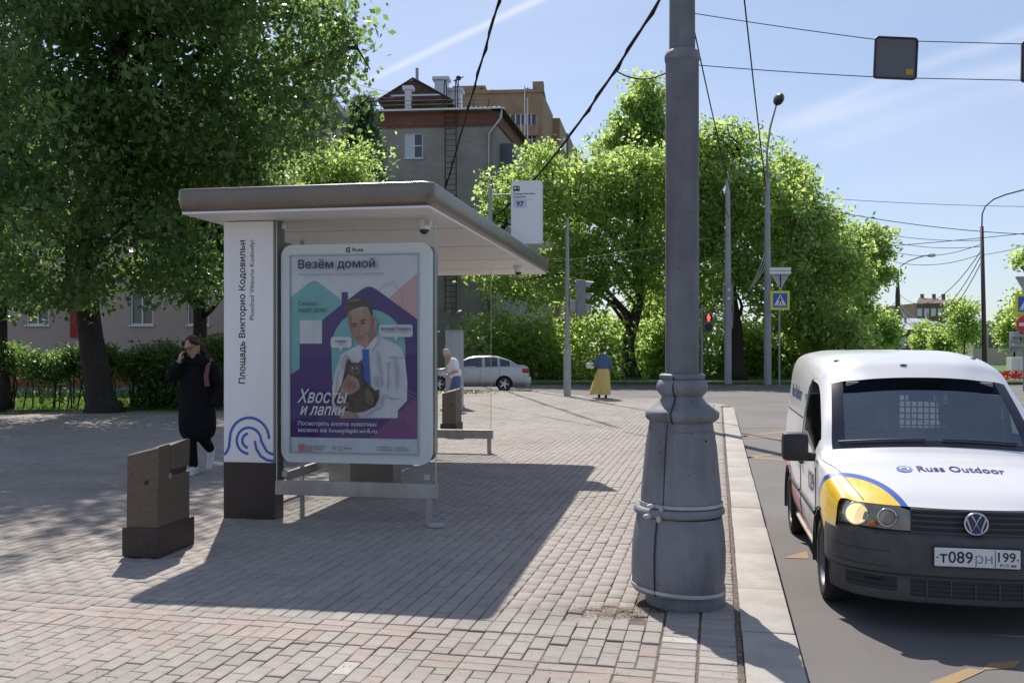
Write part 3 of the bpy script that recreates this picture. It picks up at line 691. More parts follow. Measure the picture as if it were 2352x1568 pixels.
for poly, key in ((((505, 500), (520, 520), (525, 600), (545, 660), (575, 700), (560, 690), (525, 630), (508, 560)), 'skin2'), (((640, 470), (662, 500), (672, 560), (660, 620), (645, 660), (650, 600), (652, 530)), 'skin2'), (((568, 634), (595, 630), (592, 640), (570, 643)), 'skin2'), (((560, 672), (612, 668), (590, 684)), 'skin2'),
                  (((690, 560), (706, 550), (704, 590), (690, 620)), 'skin'), (((505, 425), (560, 405), (600, 415), (540, 430)), 'cat2'), (((600, 860), (604, 960), (610, 960), (608, 860)), 'purp'), (((470, 990), (505, 935), (512, 940), (482, 1000)), 'skin2'), (((500, 1000), (530, 945), (536, 950), (510, 1010)), 'skin2'), (((528, 1012), (552, 958), (558, 964), (538, 1018)), 'skin2'),
                  (((535, 865), (548, 862), (547, 873), (536, 874)), 'teal'), (((563, 862), (576, 865), (575, 874), (564, 873)), 'teal'), (((548, 885), (566, 885), (557, 895)), 'hair'), (((640, 1000), (690, 1060), (680, 1110), (630, 1090)), 'cat2'), (((450, 1080), (520, 1100), (500, 1140), (440, 1115)), 'cat2'),
                  (((700, 760), (712, 760), (735, 905), (722, 905)), 'shade'), (((820, 780), (845, 900), (838, 1020), (828, 900)), 'shade'), (((590, 1185), (700, 1120), (760, 1110), (680, 1150), (620, 1195)), 'shade'), (((470, 800), (500, 780), (480, 860), (465, 880)), 'shade')):
    pp(list(poly), key, 'portrait_detail_print', True, dd=PL[0]+1)
PL[0] += 1
pt = lambda u, v, d: pf(u, -v, d)
M_ptxt = mat('print_ink', (0.045, 0.02, 0.12), 0.5, var=0); M_wtxt = mat('print_white_ink', (0.70, 0.69, 0.76), 0.5, var=0); M_gtxt = mat('print_grey_ink', (0.25, 0.25, 0.30), 0.5, var=0)
M_ttxt = mat('print_teal_ink', (0.05, 0.10, 0.16), 0.5, var=0)
def ptext(lines, m, name, dd=None):
    for s, x_, ybase, w_, h_, bo, shr in lines: words(s, x_, -ybase, w_, h_, pt, PL[0] if dd is None else dd, bo, shr, name, m, poster)
ptext([('Везём домой', 163, 212, 530, 72, 0.022, 0)], M_ptxt, 'headline_lettering')
ptext([('Социальный проект Московского транспорта', 163, 253, 590, 24, 0.0, 0)], M_gtxt, 'subtitle_lettering')
ptext([('Смоки', 163, 448, 125, 28, 0.012, 0), ('ищет дом!', 163, 500, 197, 36, 0.012, 0)], M_ttxt, 'caption_lettering')
ptext([('Хвосты', 158, 1103, 348, 92, 0.012, 0.35), ('и лапки', 176, 1184, 316, 58, 0.016, 0.35)], M_wtxt, 'script_lettering')
ptext([('Посмотреть анкеты животных', 163, 1262, 545, 36, 0.004, 0), ('можно на hvostyilapki.wi-fi.ru', 163, 1308, 545, 36, 0.010, 0)], M_wtxt, 'link_lettering')
ptext([('Смоки', 422, 699, 74, 19, 0.014, 0), ('Виталий Паненко', 738, 618, 200, 22, 0.012, 0), ('кот', 448, 715, 22, 9, 0, 0), ('Водитель автобуса', 760, 634, 150, 10, 0, 0)], M_ptxt, 'bubble_lettering')
b_ = MB()
for (x_, y_, w_, h_) in ((272, 1392, 82, 7), (272, 1408, 62, 7), (478, 1400, 56, 9), (705, 1390, 100, 6), (705, 1406, 108, 6), (828, 1390, 80, 6), (828, 1406, 95, 6), (400, 1392, 26, 5), (400, 1401, 26, 5), (404, 1410, 22, 5)):
    b_.sheet([(x_, y_), (x_+w_, y_), (x_+w_, y_+h_), (x_, y_+h_)], pf, PL[0])
band(b_, arcp(455, 1405, 13, 0, 360, 16), 5, lambda u, v: pf(u, v, PL[0]))
b_.build('footer_small_print', M_gtxt, poster)
b_ = MB(); b_.sheet(rrect(163, 205, 1382, 1428, 6), pf, PL[0]); band(b_, arcp(238, 1405, 18, -60, 240, 16), 8, lambda u, v: pf(u, v, PL[0])); band(b_, arcp(238, 1405, 6, 0, 360, 10), 5, lambda u, v: pf(u, v, PL[0])); b_.build('footer_red_emblems', Mps['red'], poster)
b_ = MB(); o2 = lambda u, v: pf(u, v, PL[0])
band(b_, [(715, 358), (770, 312), (790, 305), (812, 318), (812, 292), (832, 292), (832, 330), (878, 365), (878, 480)], 3.5, o2); b_.build('house_outline_print', M_gtxt, poster)
# small maker's mark on the frame
b_ = MB(); ff = lambda u, v, d: Vector((u, 0.0475, v))
put_text(b_, 'Russ', 1.285, 2.558, 0.105, 0.032, ff, 0, 0.02)
band(b_, arcp(1.243, 2.573, 0.020, 40, 330, 18), 0.012, lambda u, v: Vector((u, 0.0475, v))); b_.ell((1.247, 0.0475, 2.573), (0.009, 0.0005, 0.009), 10, 6)
b_.build('frame_lettering', M_black, lb)
MB().add([pf(98, 115, PL[0]+3), pf(978, 115, PL[0]+3), pf(978, 1435, PL[0]+3), pf(98, 1435, PL[0]+3)], [(3, 2, 1, 0)]).build('poster_glass', M_glass, sh)
mat('bezel', (0.40, 0.45, 0.50), 0.4, var=0)
for c_, w0 in (((0.655, 0.667), 0), ((1.925, 1.937), 0)): MB().box(c_[0], c_[1], 0.030, 0.049, 0.64, 2.535).build('poster_bezel', MATS['bezel'], lb)
for c_ in ((0.643, 0.655), (2.52, 2.532)): MB().box(0.667, 1.925, 0.030, 0.049, c_[0], c_[1]).build('poster_bezel', MATS['bezel'], lb)
# back wall, rear end, bench
for k in range(4):
    ya, yb = 0.25+k*1.43, 0.25+(k+1)*1.43-0.03
    MB().box(0.10, 0.112, ya, yb, 0.30, 2.84).build('back_glass', M_glass, sh)
    MB().box(0.085, 0.125, yb, yb+0.035, 0.0, 2.866).build('back_post', M_alu, sh)
MB().box(0.08, 0.13, 0.22, 5.95, 0.2, 0.295).build('back_rail', M_alu, sh)
MB().box(0.13, 1.44, 5.98, 5.99, 0.37, 2.86).build('rear_glass', M_glass, sh)
MB().box(0.13, 1.47, 5.95, 6.02, 0.225, 0.362, bev=0.004).build('rear_rail', M_alu, sh)
MB().box(1.38, 1.44, 5.96, 6.01, 0.0, 0.224).build('rail_post', M_alu, sh)
MB().box(0.2, 0.25, 5.96, 6.01, 0.0, 2.866).build('back_post', M_alu, sh)
M_wood = mat('bench_wood', (0.17, 0.095, 0.05), 0.6, var=0.25, vscale=10)
for k in range(4): MB().box(0.20+k*0.11, 0.29+k*0.11, 2.0, 4.6, 0.44, 0.47).build('bench_slat', M_wood, sh)
for y_ in (2.2, 4.4): MB().box(0.22, 0.6, y_, y_+.05, 0.0, 0.44).build('bench_leg', M_alu, sh)
for (x_, y_) in ((1.93, 0.25), (1.98, 5.35)):
    d_ = MB().lathe([(0.075, 2.866), (0.075, 2.84), (0.06, 2.80), (0.055, 2.775)], 18, c=(x_, y_, 0)).build('camera_housing', M_white, sh, True, 40)
    MB().ell((x_, y_, 2.775), (0.05, 0.05, 0.045)).build('camera_dome', mat('dome_dark', (0.02, 0.02, 0.02), 0.1, var=0), d_, True)
# route flag above the roof
fl = thing('stop_flag', 'white vertical bus stop flag with bus symbol and route 97 above the shelter roof', 'sign', P(1210, 560, 14.1), R(-5))
FW, FH = 0.475, 0.95
pan = MB().prism(rrect(-FW/2, FW/2, 0, FH, 0.06), lambda u, v, d: Vector((u, d, v)), 0.0, 0.06).build('panel', M_white, fl)
MB().prism(rrect(-FW/2-.006, FW/2+.006, -.006, FH+.006, 0.065), lambda u, v, d: Vector((u, d, v)), 0.012, 0.048).build('rim', M_grey, fl)
ffn = lambda u, v, d: Vector((u, -0.003-d*0.001, v))
for a_ in (('Площадь Викторио', -0.205, 0.735, 0.33, 0.034, ffn, 0, 0.01), ('Кодовильи', -0.205, 0.69, 0.19, 0.034, ffn, 0, 0.01), ('97', -0.155, 0.565, 0.105, 0.075, ffn, 2, 0.02)): words(*a_, 0, 'route_lettering', M_black, pan)
words('Ploschad Viktorio Kodovilyi', -0.205, 0.657, 0.30, 0.02, ffn, 0, 0, 0, 'latin_lettering', M_gtxt, pan)
b_ = MB(); b_.sheet([(-0.20, 0.545), (-0.005, 0.545), (-0.005, 0.655), (-0.20, 0.655)], ffn, 0); b_.build('route_field', mat('pale_blue_print', (0.52, 0.57, 0.74), 0.4, var=0), pan)
b_ = MB()
for poly in (rrect(-0.205, -0.195, 0.80, 0.865, .004), rrect(-0.205, -0.11, 0.855, 0.87, .004), rrect(-0.205, -0.11, 0.80, 0.825, .004), rrect(-0.16, -0.15, 0.80, 0.865, .003), rrect(-0.118, -0.108, 0.80, 0.865, .003), rrect(-0.14, -0.132, 0.82, 0.865, .003)): b_.sheet(poly, ffn, 1)
b_.sheet([(-0.185+0.012*math.cos(i), 0.798+0.012*math.sin(i)) for i in range(6)], ffn, 1); b_.sheet([(-0.128+0.012*math.cos(i), 0.798+0.012*math.sin(i)) for i in range(6)], ffn, 1)
b_.build('bus_symbol', M_black, pan)
for zz in (0.12, 0.75): MB().tube([(-0.2, 0.03, zz), (-0.56, 0.05, zz)], 0.012, 8).build('bracket', M_grey, fl)
MB().tube([(-0.56, 0.05, -0.14), (-0.56, 0.05, 0.86)], 0.03, 10).build('mast', M_grey, fl)
# ------------------------------------------------------------------ litter bin
bn = thing('litter_bin', 'brown stone litter bin with slanted slab and side opening left of the shelter', 'litter bin', G(362, 1281), -R(9.5))
M_terr = mat('brown_terrazzo', (0.115, 0.085, 0.058), 0.7, var=0.25, vscale=45, bump=0.25, bscale=130, col2=(0.145, 0.11, 0.08))
M_terd = mat('dark_terrazzo', (0.05, 0.036, 0.03), 0.75, var=0.3, vscale=45, bump=0.25, bscale=130)
MB().box(-0.30, 0.012, -0.012, 0.56, 0.0, 0.235, bev=0.012).build('plinth', M_terd, bn)
def fr(u, v, d): return Vector((d, u, v-(0.25*(-d) if v > 0.7 else 0)))
# front slab, slightly leaning, with a rounded top
MB().prism([(0.0, 0.236), (0.19, 0.236), (0.19, 0.870), (0.17, 0.875), (0.03, 0.868), (0.012, 0.858)], fr, -0.265, -0.002).build('front_slab', M_terr, bn)
MB().prism([(0.191, 0.236), (0.50, 0.236), (0.50, 0.62), (0.191, 0.62)], fr, -0.028, -0.004).build('side_panel', M_terr, bn)
MB().prism([(0.19, 0.236), (0.50, 0.236), (0.50, 0.66), (0.19, 0.66)], fr, -0.26, -0.03).build('bin_body', M_terd, bn)
MB().prism([(0.205, 0.665), (0.50, 0.665), (0.515, 0.885), (0.49, 0.893), (0.205, 0.862)], fr, -0.262, -0.006).build('hood', M_terr, bn)
MB().box(-0.03, 0.004, 0.16, 0.205, 0.60, 0.64).build('latch', M_alu, bn)
MB().tube([(-.1, -0.004, 0.585), (-.1, 0.01, 0.585)], 0.016, 12).build('lock', M_black, bn)
# ------------------------------------------------------------------ lamp column
MATS_GRIME = 1
lc = thing('lamp_column', 'tall grey street column with ornate cast base standing beside the kerb', 'lamp post', (1.105, 6.08, 0))
M_lc = mat('column_grey_paint', (0.20, 0.208, 0.232), 0.62, var=0.12, vscale=5, bump=0.15, bscale=60, spec=0.3)
M_lc2 = mat('column_shaft_paint', (0.17, 0.175, 0.195), 0.75, var=0.16, vscale=4, bump=0.12, bscale=60, spec=0.25)
grime(M_lc, (0.10, 0.10, 0.105), 0.75, 1.5, 0.5); grime(M_lc2, (0.085, 0.085, 0.09), 0.8, 1.2, 0.45)
M_band = mat('pale_clamp', (0.42, 0.41, 0.39), 0.6, var=0.15)
MB().lathe([(0.235, -0.02), (0.255, 0.0), (0.258, 0.10), (0.252, 0.12)], 48, c=(0.02, 0, 0)).build('foot_collar', M_lc, lc, True, 35)
def tilt(dx, dz): return Matrix.Translation((dx, 0, dz)) @ Matrix.Rotation(R(1.2), 4, 'Y')
MB().lathe([(0.283, 0.06), (0.291, 0.07), (0.302, 0.20), (0.300, 0.34), (0.288, 0.46), (0.272, 0.545)], 48, M=tilt(-0.035, 0.02).to_3x3(), c=(-0.03, 0, 0.02)).build('skirt', M_lc, lc, True, 35)
MB().lathe([(0.268, 0.555), (0.288, 0.568), (0.292, 0.585), (0.285, 0.605), (0.268, 0.612)], 48, c=(-0.02, 0, 0.015)).build('skirt_ring', M_lc, lc, True, 60)
MB().lathe([(0.258, 0.63), (0.258, 0.70), (0.228, 1.02), (0.205, 1.15), (0.20, 1.18)], 48, c=(-0.008, 0, 0)).build('pedestal', M_lc, lc, True, 35)
# raised door on the pedestal
b_ = MB(); rows = []
for i in range(7):
    z = 0.66+i*0.075
    r = 0.27-(z-0.63)*(0.27-0.232)/0.42*1.05
    rows.append([Vector((-0.008+r*math.sin(R(a_)), -r*math.cos(R(a_)), z)) for a_ in range(-22, 63, 7)])
k = len(rows[0]); vs = [p for r_ in rows for p in r_]
inn = [Vector((p.x*0.9, p.y*0.9, p.z)) for p in vs]
fs = [(i*k+j, i*k+j+1, (i+1)*k+j+1, (i+1)*k+j) for i in range(6) for j in range(k-1)]; nv = len(vs)
rim = [j for j in range(k)]+[i*k+k-1 for i in range(1, 7)]+[6*k+j for j in range(k-2, -1, -1)]+[i*k for i in range(5, 0, -1)]
fs += [(rim[i], rim[(i+1) % len(rim)], rim[(i+1) % len(rim)]+nv, rim[i]+nv) for i in range(len(rim))]
b_.add(vs+inn, fs); dr = b_.build('access_door', M_lc, lc, True, 35)
MB().ell((0.11, -0.222, 1.06), (0.008, 0.008, 0.008)).build('door_bolt', M_black, dr)
MB().lathe([(0.20, 1.165), (0.224, 1.18), (0.236, 1.195), (0.238, 1.225), (0.225, 1.24), (0.19, 1.262), (0.155, 1.29), (0.135, 1.315), (0.13, 1.33), (0.14, 1.34), (0.158, 1.36), (0.166, 1.385), (0.163, 1.41), (0.148, 1.435), (0.135, 1.44), (0.147, 1.45), (0.148, 1.468), (0.135, 1.476), (0.118, 1.478)], 48).build('moulded_cap', M_lc, lc, True, 50)
MB().lathe([(0.1085, 1.2), (0.107, 3.52)], 40).build('shaft', M_lc2, lc, True, 60)
MB().lathe([(0.108, 3.50), (0.112, 3.505), (0.114, 3.535), (0.104, 3.56), (0.088, 3.57)], 40, c=(0.0, 0, 0)).build('shaft_ring', M_lc, lc, True, 40)
MB().lathe([(0.084, 3.5), (0.075, 6.0), (0.06, 9.0)], 32).build('upper_shaft', M_lc2, lc, True, 60)
def ringband(r, z, wz, dz=0.0, cx=0.0, n_=44):
    pts = []
    for i in range(n_):
        a_ = 2*math.pi*i/n_; pts.append((cx+r*math.cos(a_), r*math.sin(a_), z+dz*math.cos(a_)))
    b_ = MB(); vs = []
    for p in pts:
        d_ = Vector((p[0]-cx, p[1], 0)).normalized()
        for q in ((0, -wz/2), (0.006, -wz/2), (0.006, wz/2), (0, wz/2)): vs.append(Vector(p)+d_*q[0]+Vector((0, 0, q[1])))
    fs = [(i*4+j, ((i+1) % n_)*4+j, ((i+1) % n_)*4+(j+1) % 4, i*4+(j+1) % 4) for i in range(n_) for j in range(4)]
    b_.add(vs, fs); return b_.build('clamp_band', M_band, lc, True, 50)
ringband(0.262, 0.645, 0.022, 0, -0.008); ringband(0.296, 0.105, 0.022, -0.02, -0.03)
# cable seam down the left of the cap and base, clamp screws
sm = []
for r, z in ((0.15, 1.455), (0.137, 1.44), (0.165, 1.40), (0.166, 1.385), (0.15, 1.35), (0.133, 1.33), (0.14, 1.31), (0.19, 1.264), (0.237, 1.23), (0.238, 1.20), (0.205, 1.165)):
    a_ = R(-122+ (1.46-z)*18); sm.append((r*math.cos(a_)*1.01, r*math.sin(a_)*1.01, z))
MB().tube(sm, 0.005, 6).build('cap_seam', M_black, lc)
MB().tube([(-0.008+r*math.cos(R(-125)), r*math.sin(R(-125)), z) for r, z in ((0.202, 1.16), (0.229, 1.02), (0.259, 0.66))], 0.004, 6).build('pedestal_seam', M_black, lc)
MB().tube([(-0.03+r*math.cos(R(-128)), r*math.sin(R(-128)), z) for r, z in ((0.275, 0.55), (0.291, 0.47), (0.304, 0.34), (0.304, 0.2), (0.296, 0.09))], 0.005, 6).build('skirt_seam', M_black, lc)
for zz, rr in ((0.585, 0.305), (0.645, 0.272)):
    a_ = R(-140); MB().ell((-0.02+rr*math.cos(a_), rr*math.sin(a_), zz), (0.03, 0.02, 0.016)).build('clamp_screw', M_band, lc, True)
    a_ = R(-124); MB().ell((-0.02+rr*math.cos(a_), rr*math.sin(a_), zz-.01), (0.016, 0.014, 0.022)).build('clamp_screw', M_band, lc, True)
# ------------------------------------------------------------------ vehicles
def catmull_grid(C, si, sj):
    C = np.array(C, float)
    def ref(A, s):                      # refine along axis 0
        n_ = len(A); out_ = []
        for i in range(n_-1):
            p1, p2 = A[i], A[i+1]; p0 = A[i-1] if i > 0 else 2*p1-p2; p3 = A[i+2] if i+2 < n_ else 2*p2-p1
            for t in range(s):
                t = t/s; out_.append(0.5*(2*p1+(-p0+p2)*t+(2*p0-5*p1+4*p2-p3)*t*t+(-p0+3*p1-3*p2+p3)*t**3))
        out_.append(A[-1]); return np.array(out_)
    A = ref(C, si); A = ref(A.transpose(1, 0, 2), sj).transpose(1, 0, 2); return A
def full(C):                            # mirror half sections (x>=0 given, outer first) to left..right
    return [[(-x, y, z) for x, y, z in r]+[(x, y, z) for x, y, z in r[-2::-1]] for r in C]
class Body:
    def __init__(s, C, si, sj): s.A = catmull_grid(full(C), si, sj); s.si, s.sj = si, sj; s.ni, s.nj = s.A.shape[:2]; s.own = {}
    def split(s, test, arches=()):      # test(i,j,c) -> key of the panel a cell belongs to (None: hole)
        groups = {}
        A = s.A
        dead = set()
        for i in range(s.ni-1):
            for j in range(s.nj-1):
                c = (A[i, j]+A[i+1, j]+A[i, j+1]+A[i+1, j+1])/4
                k = test((i+.5)/s.si, (j+.5)/s.sj, c)
                for ya, za, ra in arches:
                    if abs(c[0]) > 0.55 and (c[1]-ya)**2+(c[2]-za)**2 < ra*ra: k = None
                if k is None: dead.add((i, j)); continue
                groups.setdefault(k, []).append((i, j))
        for ya, za, ra in arches:       # snap the cut edge to the circle
            for i in range(s.ni):
                for j in range(s.nj):
                    ad = [(i+a_, j+b_) for a_ in (-1, 0) for b_ in (-1, 0)]
                    if any(q in dead for q in ad) and any(q not in dead and 0 <= q[0] < s.ni-1 and 0 <= q[1] < s.nj-1 for q in ad) and abs(A[i, j, 0]) > 0.55:
                        dy, dz = A[i, j, 1]-ya, A[i, j, 2]-za; l = math.hypot(dy, dz)
                        if 0 < l < ra*1.35: A[i, j, 1] = ya+dy/l*ra; A[i, j, 2] = za+dz/l*ra
        s.groups = groups
    def panel(s, key, name, m, parent, off=0.0, matf=None, sharp=None):
        ids = {}; vs = []; fs = []; ms = []
        for i, j in s.groups[key]:
            f = []
            for a_, b_ in ((i, j), (i, j+1), (i+1, j+1), (i+1, j)):
                if (a_, b_) not in ids: ids[(a_, b_)] = len(vs); vs.append(Vector(s.A[a_, b_]))
                f.append(ids[(a_, b_)])
            fs.append(f); ms.append(matf((i+.5)/s.si, (j+.5)/s.sj) if matf else 0)
        b_ = MB(); b_.v = [tuple(v) for v in vs]; b_.f = fs; b_.m = ms
        return b_.build(name, m, parent, True, sharp)
def sweep(path, prof, name, m, parent, sharp=None):
    """path: plan points (x,y) left to right, prof: (out,z); out is measured towards the front"""
    vs, fs = [], []; n_ = len(path); k = len(prof)
    for i in range(n_):
        a_, c_ = Vector(path[max(0, i-1)]), Vector(path[min(n_-1, i+1)]); t = (c_-a_).normalized(); nr = Vector((t.y, -t.x))
        for o_, z in prof:
            p = Vector(path[i])+nr*o_; vs.append((p.x, p.y, z))
    for i in range(n_-1):
        for j in range(k-1): fs.append((i*k+j, (i+1)*k+j, (i+1)*k+j+1, i*k+j+1))
    return MB().add(vs, fs).build(name, m, parent, True, sharp)
def wheel(parent, c, r, wd, side, M_rim, spokes=0, name='wheel'):
    tyre_m = mat('tyre_rubber', (0.018, 0.018, 0.02), 0.85, var=0.2, vscale=20)
    M = Matrix.Rotation(R(90)*side, 3, 'Y')
    h = wd/2
    ty = MB().lathe([(r*0.66, -h*.8), (r*0.72, -h), (r*0.93, -h), (r*0.985, -h*.8), (r, -h*.4), (r, h*.4), (r*0.985, h*.8), (r*0.93, h), (r*0.72, h), (r*0.66, h*.8)], 36, M=M, c=c, cap=False).build(name, tyre_m, parent, True, 50)
    rim = MB()
    rim.lathe([(r*0.68, h*.9), (r*0.66, h*.93), (r*0.63, h*.8), (r*0.60, h*.35), (r*0.45, h*.45), (r*0.30, h*.62), (r*0.22, h*.72), (r*0.20, h*.55), (r*0.12, h*.55), (r*0.11, h*.75), (0.002, h*.8)], 30, M=M, c=c, cap=False)
    rm = rim.build('rim', M_rim, ty, True, 40)
    b_ = MB()
    if spokes == 0:
        for q in range(12):
            a_ = q*math.pi/6; pc = Vector(c)+M @ Vector((r*0.52*math.cos(a_), r*0.52*math.sin(a_), h*.47)); b_.ell(pc, (0.012, 0.018, 0.018), 8, 6)
        b_.build('rim_hole', M_black, rm)
    else:
        b_.lathe([(r*0.60, h*.5), (r*0.60, h*.52), (0.02, h*.66)], 24, M=M, c=c); b_.build('rim_recess', M_black, rm)
        b_ = MB()
        for q in range(spokes):
            a_ = q*2*math.pi/spokes+0.3; e1 = Vector((math.cos(a_), math.sin(a_), 0)); e2 = Vector((-math.sin(a_), math.cos(a_), 0))
            vs = [Vector(c)+M @ (e1*x_+e2*y_+Vector((0, 0, z_))) for x_, y_, z_ in ((r*.08, -r*.1, h*.8), (r*.64, -r*.07, h*.9), (r*.64, r*.07, h*.9), (r*.08, r*.1, h*.8))]
            b_.add(vs, [(0, 1, 2, 3)])
        b_.build('rim_spokes', M_rim, rm)
    return ty
# ---- the white van
M_paint = bpy.data.materials.new('van_paint'); M_paint.use_nodes = True
def van_paint():
    t = M_paint.node_tree; b = t.nodes['Principled BSDF']; N_ = t.nodes.new; L_ = t.links.new
    b.inputs['Roughness'].default_value = 0.32; b.inputs['Coat Weight'].default_value = 0.5; b.inputs['Coat Roughness'].default_value = 0.08
    co = N_('ShaderNodeTexCoord'); sp = N_('ShaderNodeSeparateXYZ'); L_(co.outputs['Object'], sp.inputs[0])
    def mth(op, a_, b2=None):
        n_ = N_('ShaderNodeMath'); n_.operation = op
        for i, v in enumerate((a_, b2)):
            if v is None: continue
            if isinstance(v, (int, float)): n_.inputs[i].default_value = v
            else: L_(v, n_.inputs[i])
        return n_.outputs[0]
    def mixc(f, c1, c2):
        n_ = N_('ShaderNodeMixRGB')
        L_(f, n_.inputs[0]) if not isinstance(f, float) else None
        for i, c in ((1, c1), (2, c2)):
            if isinstance(c, tuple): n_.inputs[i].default_value = c+(1,)
            else: L_(c, n_.inputs[i])
        return n_.outputs[0]
    nz_ = N_('ShaderNodeTexNoise'); nz_.inputs['Scale'].default_value = 3; nz_.inputs['Detail'].default_value = 8; L_(co.outputs['Object'], nz_.inputs['Vector'])
    white = mixc(nz_.outputs[0], (0.70, 0.70, 0.72), (0.64, 0.64, 0.65))
    # decal round the headlight corner (both sides): yellow with a blue edge
    ax = mth('ABSOLUTE', sp.outputs[0])
    def sq(v, c_, k=1.0):
        d_ = mth('MULTIPLY', mth('SUBTRACT', v, c_), k); return mth('MULTIPLY', d_, d_)
    dist = mth('SQRT', mth('ADD', mth('ADD', sq(ax, 0.80), sq(sp.outputs[1], 0.12, 0.50)), sq(sp.outputs[2], 0.64, 1.0)))
    vo = N_('ShaderNodeTexVoronoi'); vo.inputs['Scale'].default_value = 34; L_(co.outputs['Object'], vo.inputs['Vector'])
    yel = mixc(vo.outputs['Distance'], (0.88, 0.66, 0.03), (0.80, 0.42, 0.01))
    frontal = mth('LESS_THAN', sp.outputs[1], 0.95)
    c = mixc(mth('MULTIPLY', mth('LESS_THAN', dist, 0.455), frontal), white, (0.02, 0.09, 0.42))
    c = mixc(mth('MULTIPLY', mth('LESS_THAN', dist, 0.415), frontal), c, yel)
    # colour sweep along the lower side
    side = mth('MULTIPLY', mth('GREATER_THAN', ax, 0.8), mth('GREATER_THAN', sp.outputs[1], 1.05))
    lim = mth('ADD', 0.28, mth('MULTIPLY', mth('SUBTRACT', sp.outputs[1], 1.0), 0.20))
    r = N_('ShaderNodeValToRGB'); L_(mth('DIVIDE', sp.outputs[2], lim), r.inputs[0]); e = r.color_ramp.elements
    e[0].position = 0.45; e[0].color = (0.70, 0.30, 0.04, 1); e[1].position = 1.0; e[1].color = (0.10, 0.12, 0.5, 1); k = e.new(0.75); k.color = (0.62, 0.08, 0.08, 1); k = e.new(0.9); k.color = (0.4, 0.12, 0.3, 1)
    c = mixc(mth('MULTIPLY', side, mth('LESS_THAN', sp.outputs[2], lim)), c, r.outputs[0])
    # road dirt low down
    dn = N_('ShaderNodeTexNoise'); dn.inputs['Scale'].default_value = 7; dn.inputs['Detail'].default_value = 8; L_(co.outputs['Object'], dn.inputs['Vector'])
    dm = N_('ShaderNodeMapRange'); L_(mth('SUBTRACT', mth('MULTIPLY', dn.outputs[0], 0.9), sp.outputs[2]), dm.inputs[0]); dm.inputs[1].default_value = -0.3; dm.inputs[2].default_value = 0.3; dm.inputs[4].default_value = 0.55
    c = mixc(dm.outputs[0], c, (0.22, 0.19, 0.16))
    L_(c, b.inputs['Base Color'])
van_paint()
HV = R(11.5)
van = thing('delivery_van', 'white panel van with yellow and blue headlight corner parked at the kerb', 'van', (0, 0, 0), -HV)
VS = 0.916
pc_ = P(2240, 1280, 5.725); van.location = (pc_.x, pc_.y, ROADZ+0.001); van.scale = (VS, VS, VS)
C = [
 [(.82, .50, .24), (.86, .44, .45), (.848, .315, .69), (.822, .285, .868), (.72, .20, .868), (.54, .115, .864), (.35, .07, .86), (.18, .045, .858), (0, .04, .858)],
 [(.82, .60, .24), (.88, .60, .45), (.89, .58, .68), (.862, .54, .925), (.77, .42, .945), (.62, .33, .95), (.42, .28, .957), (.2, .26, .958), (0, .26, .96)],
 [(.82, .85, .24), (.885, .85, .45), (.89, .83, .70), (.88, .82, .965), (.815, .75, 1.02), (.69, .70, 1.035), (.46, .66, 1.055), (.22, .64, 1.065), (0, .64, 1.068)],
 [(.82, 1.15, .24), (.885, 1.15, .45), (.89, 1.15, .72), (.887, 1.15, 1.0), (.862, 1.13, 1.06), (.795, 1.10, 1.09), (.5, .99, 1.125), (.25, .94, 1.14), (0, .93, 1.145)],
 [(.82, 1.5, .24), (.885, 1.5, .45), (.89, 1.5, .72), (.887, 1.5, 1.0), (.85, 1.47, 1.24), (.765, 1.44, 1.375), (.49, 1.36, 1.41), (.245, 1.32, 1.43), (0, 1.31, 1.435)],
 [(.82, 1.9, .24), (.885, 1.9, .45), (.89, 1.9, .72), (.887, 1.9, 1.0), (.838, 1.87, 1.40), (.725, 1.84, 1.655), (.46, 1.74, 1.715), (.23, 1.70, 1.735), (0, 1.69, 1.74)],
 [(.82, 2.15, .24), (.885, 2.15, .45), (.89, 2.15, .72), (.887, 2.15, 1.0), (.842, 2.15, 1.42), (.752, 2.13, 1.735), (.53, 2.05, 1.84), (.27, 2.03, 1.862), (0, 2.02, 1.866)],
 [(.82, 3.0, .24), (.885, 3.0, .45), (.89, 3.0, .72), (.885, 3.0, 1.0), (.845, 3.0, 1.42), (.785, 3.0, 1.80), (.58, 3.0, 1.905), (.29, 3.0, 1.922), (0, 3.0, 1.925)],
 [(.80, 4.22, .26), (.865, 4.22, .45), (.87, 4.22, .72), (.865, 4.22, 1.0), (.82, 4.22, 1.42), (.755, 4.20, 1.79), (.56, 4.16, 1.89), (.28, 4.14, 1.905), (0, 4.13, 1.908)],
 [(.74, 4.40, .30), (.80, 4.40, .45), (.81, 4.40, .72), (.80, 4.40, 1.0), (.76, 4.38, 1.40), (.66, 4.32, 1.66), (.47, 4.29, 1.74), (.24, 4.27, 1.77), (0, 4.26, 1.775)],
]
vb = Body(C, 6, 6); YF, YR, WR = 0.885, 3.565, 0.315
def vt(i, j, c):
    jj = min(j, 16-j)
    if 3.12 < i < 4.9 and jj > 5.2: return 'wind'
    if 3.45 < i < 6.2 and 3.35 < jj < 4.72: return 'winl' if j < 8 else 'winr'
    if i < 3.0 and jj > 4.35: return 'hood'
    if 3.2 < i < 6.35 and 0.5 < jj < 4.9: return 'doorl' if j < 8 else 'doorr'
    return 'body'
vb.split(vt, ((YF, WR, 0.375), (YR, WR, 0.375)))
vbody = vb.panel('body', 'body', M_paint, van); hood = vb.panel('hood', 'hood', M_paint, van)
for k in ('doorl', 'doorr'): vb.panel(k, 'door', M_paint, van)
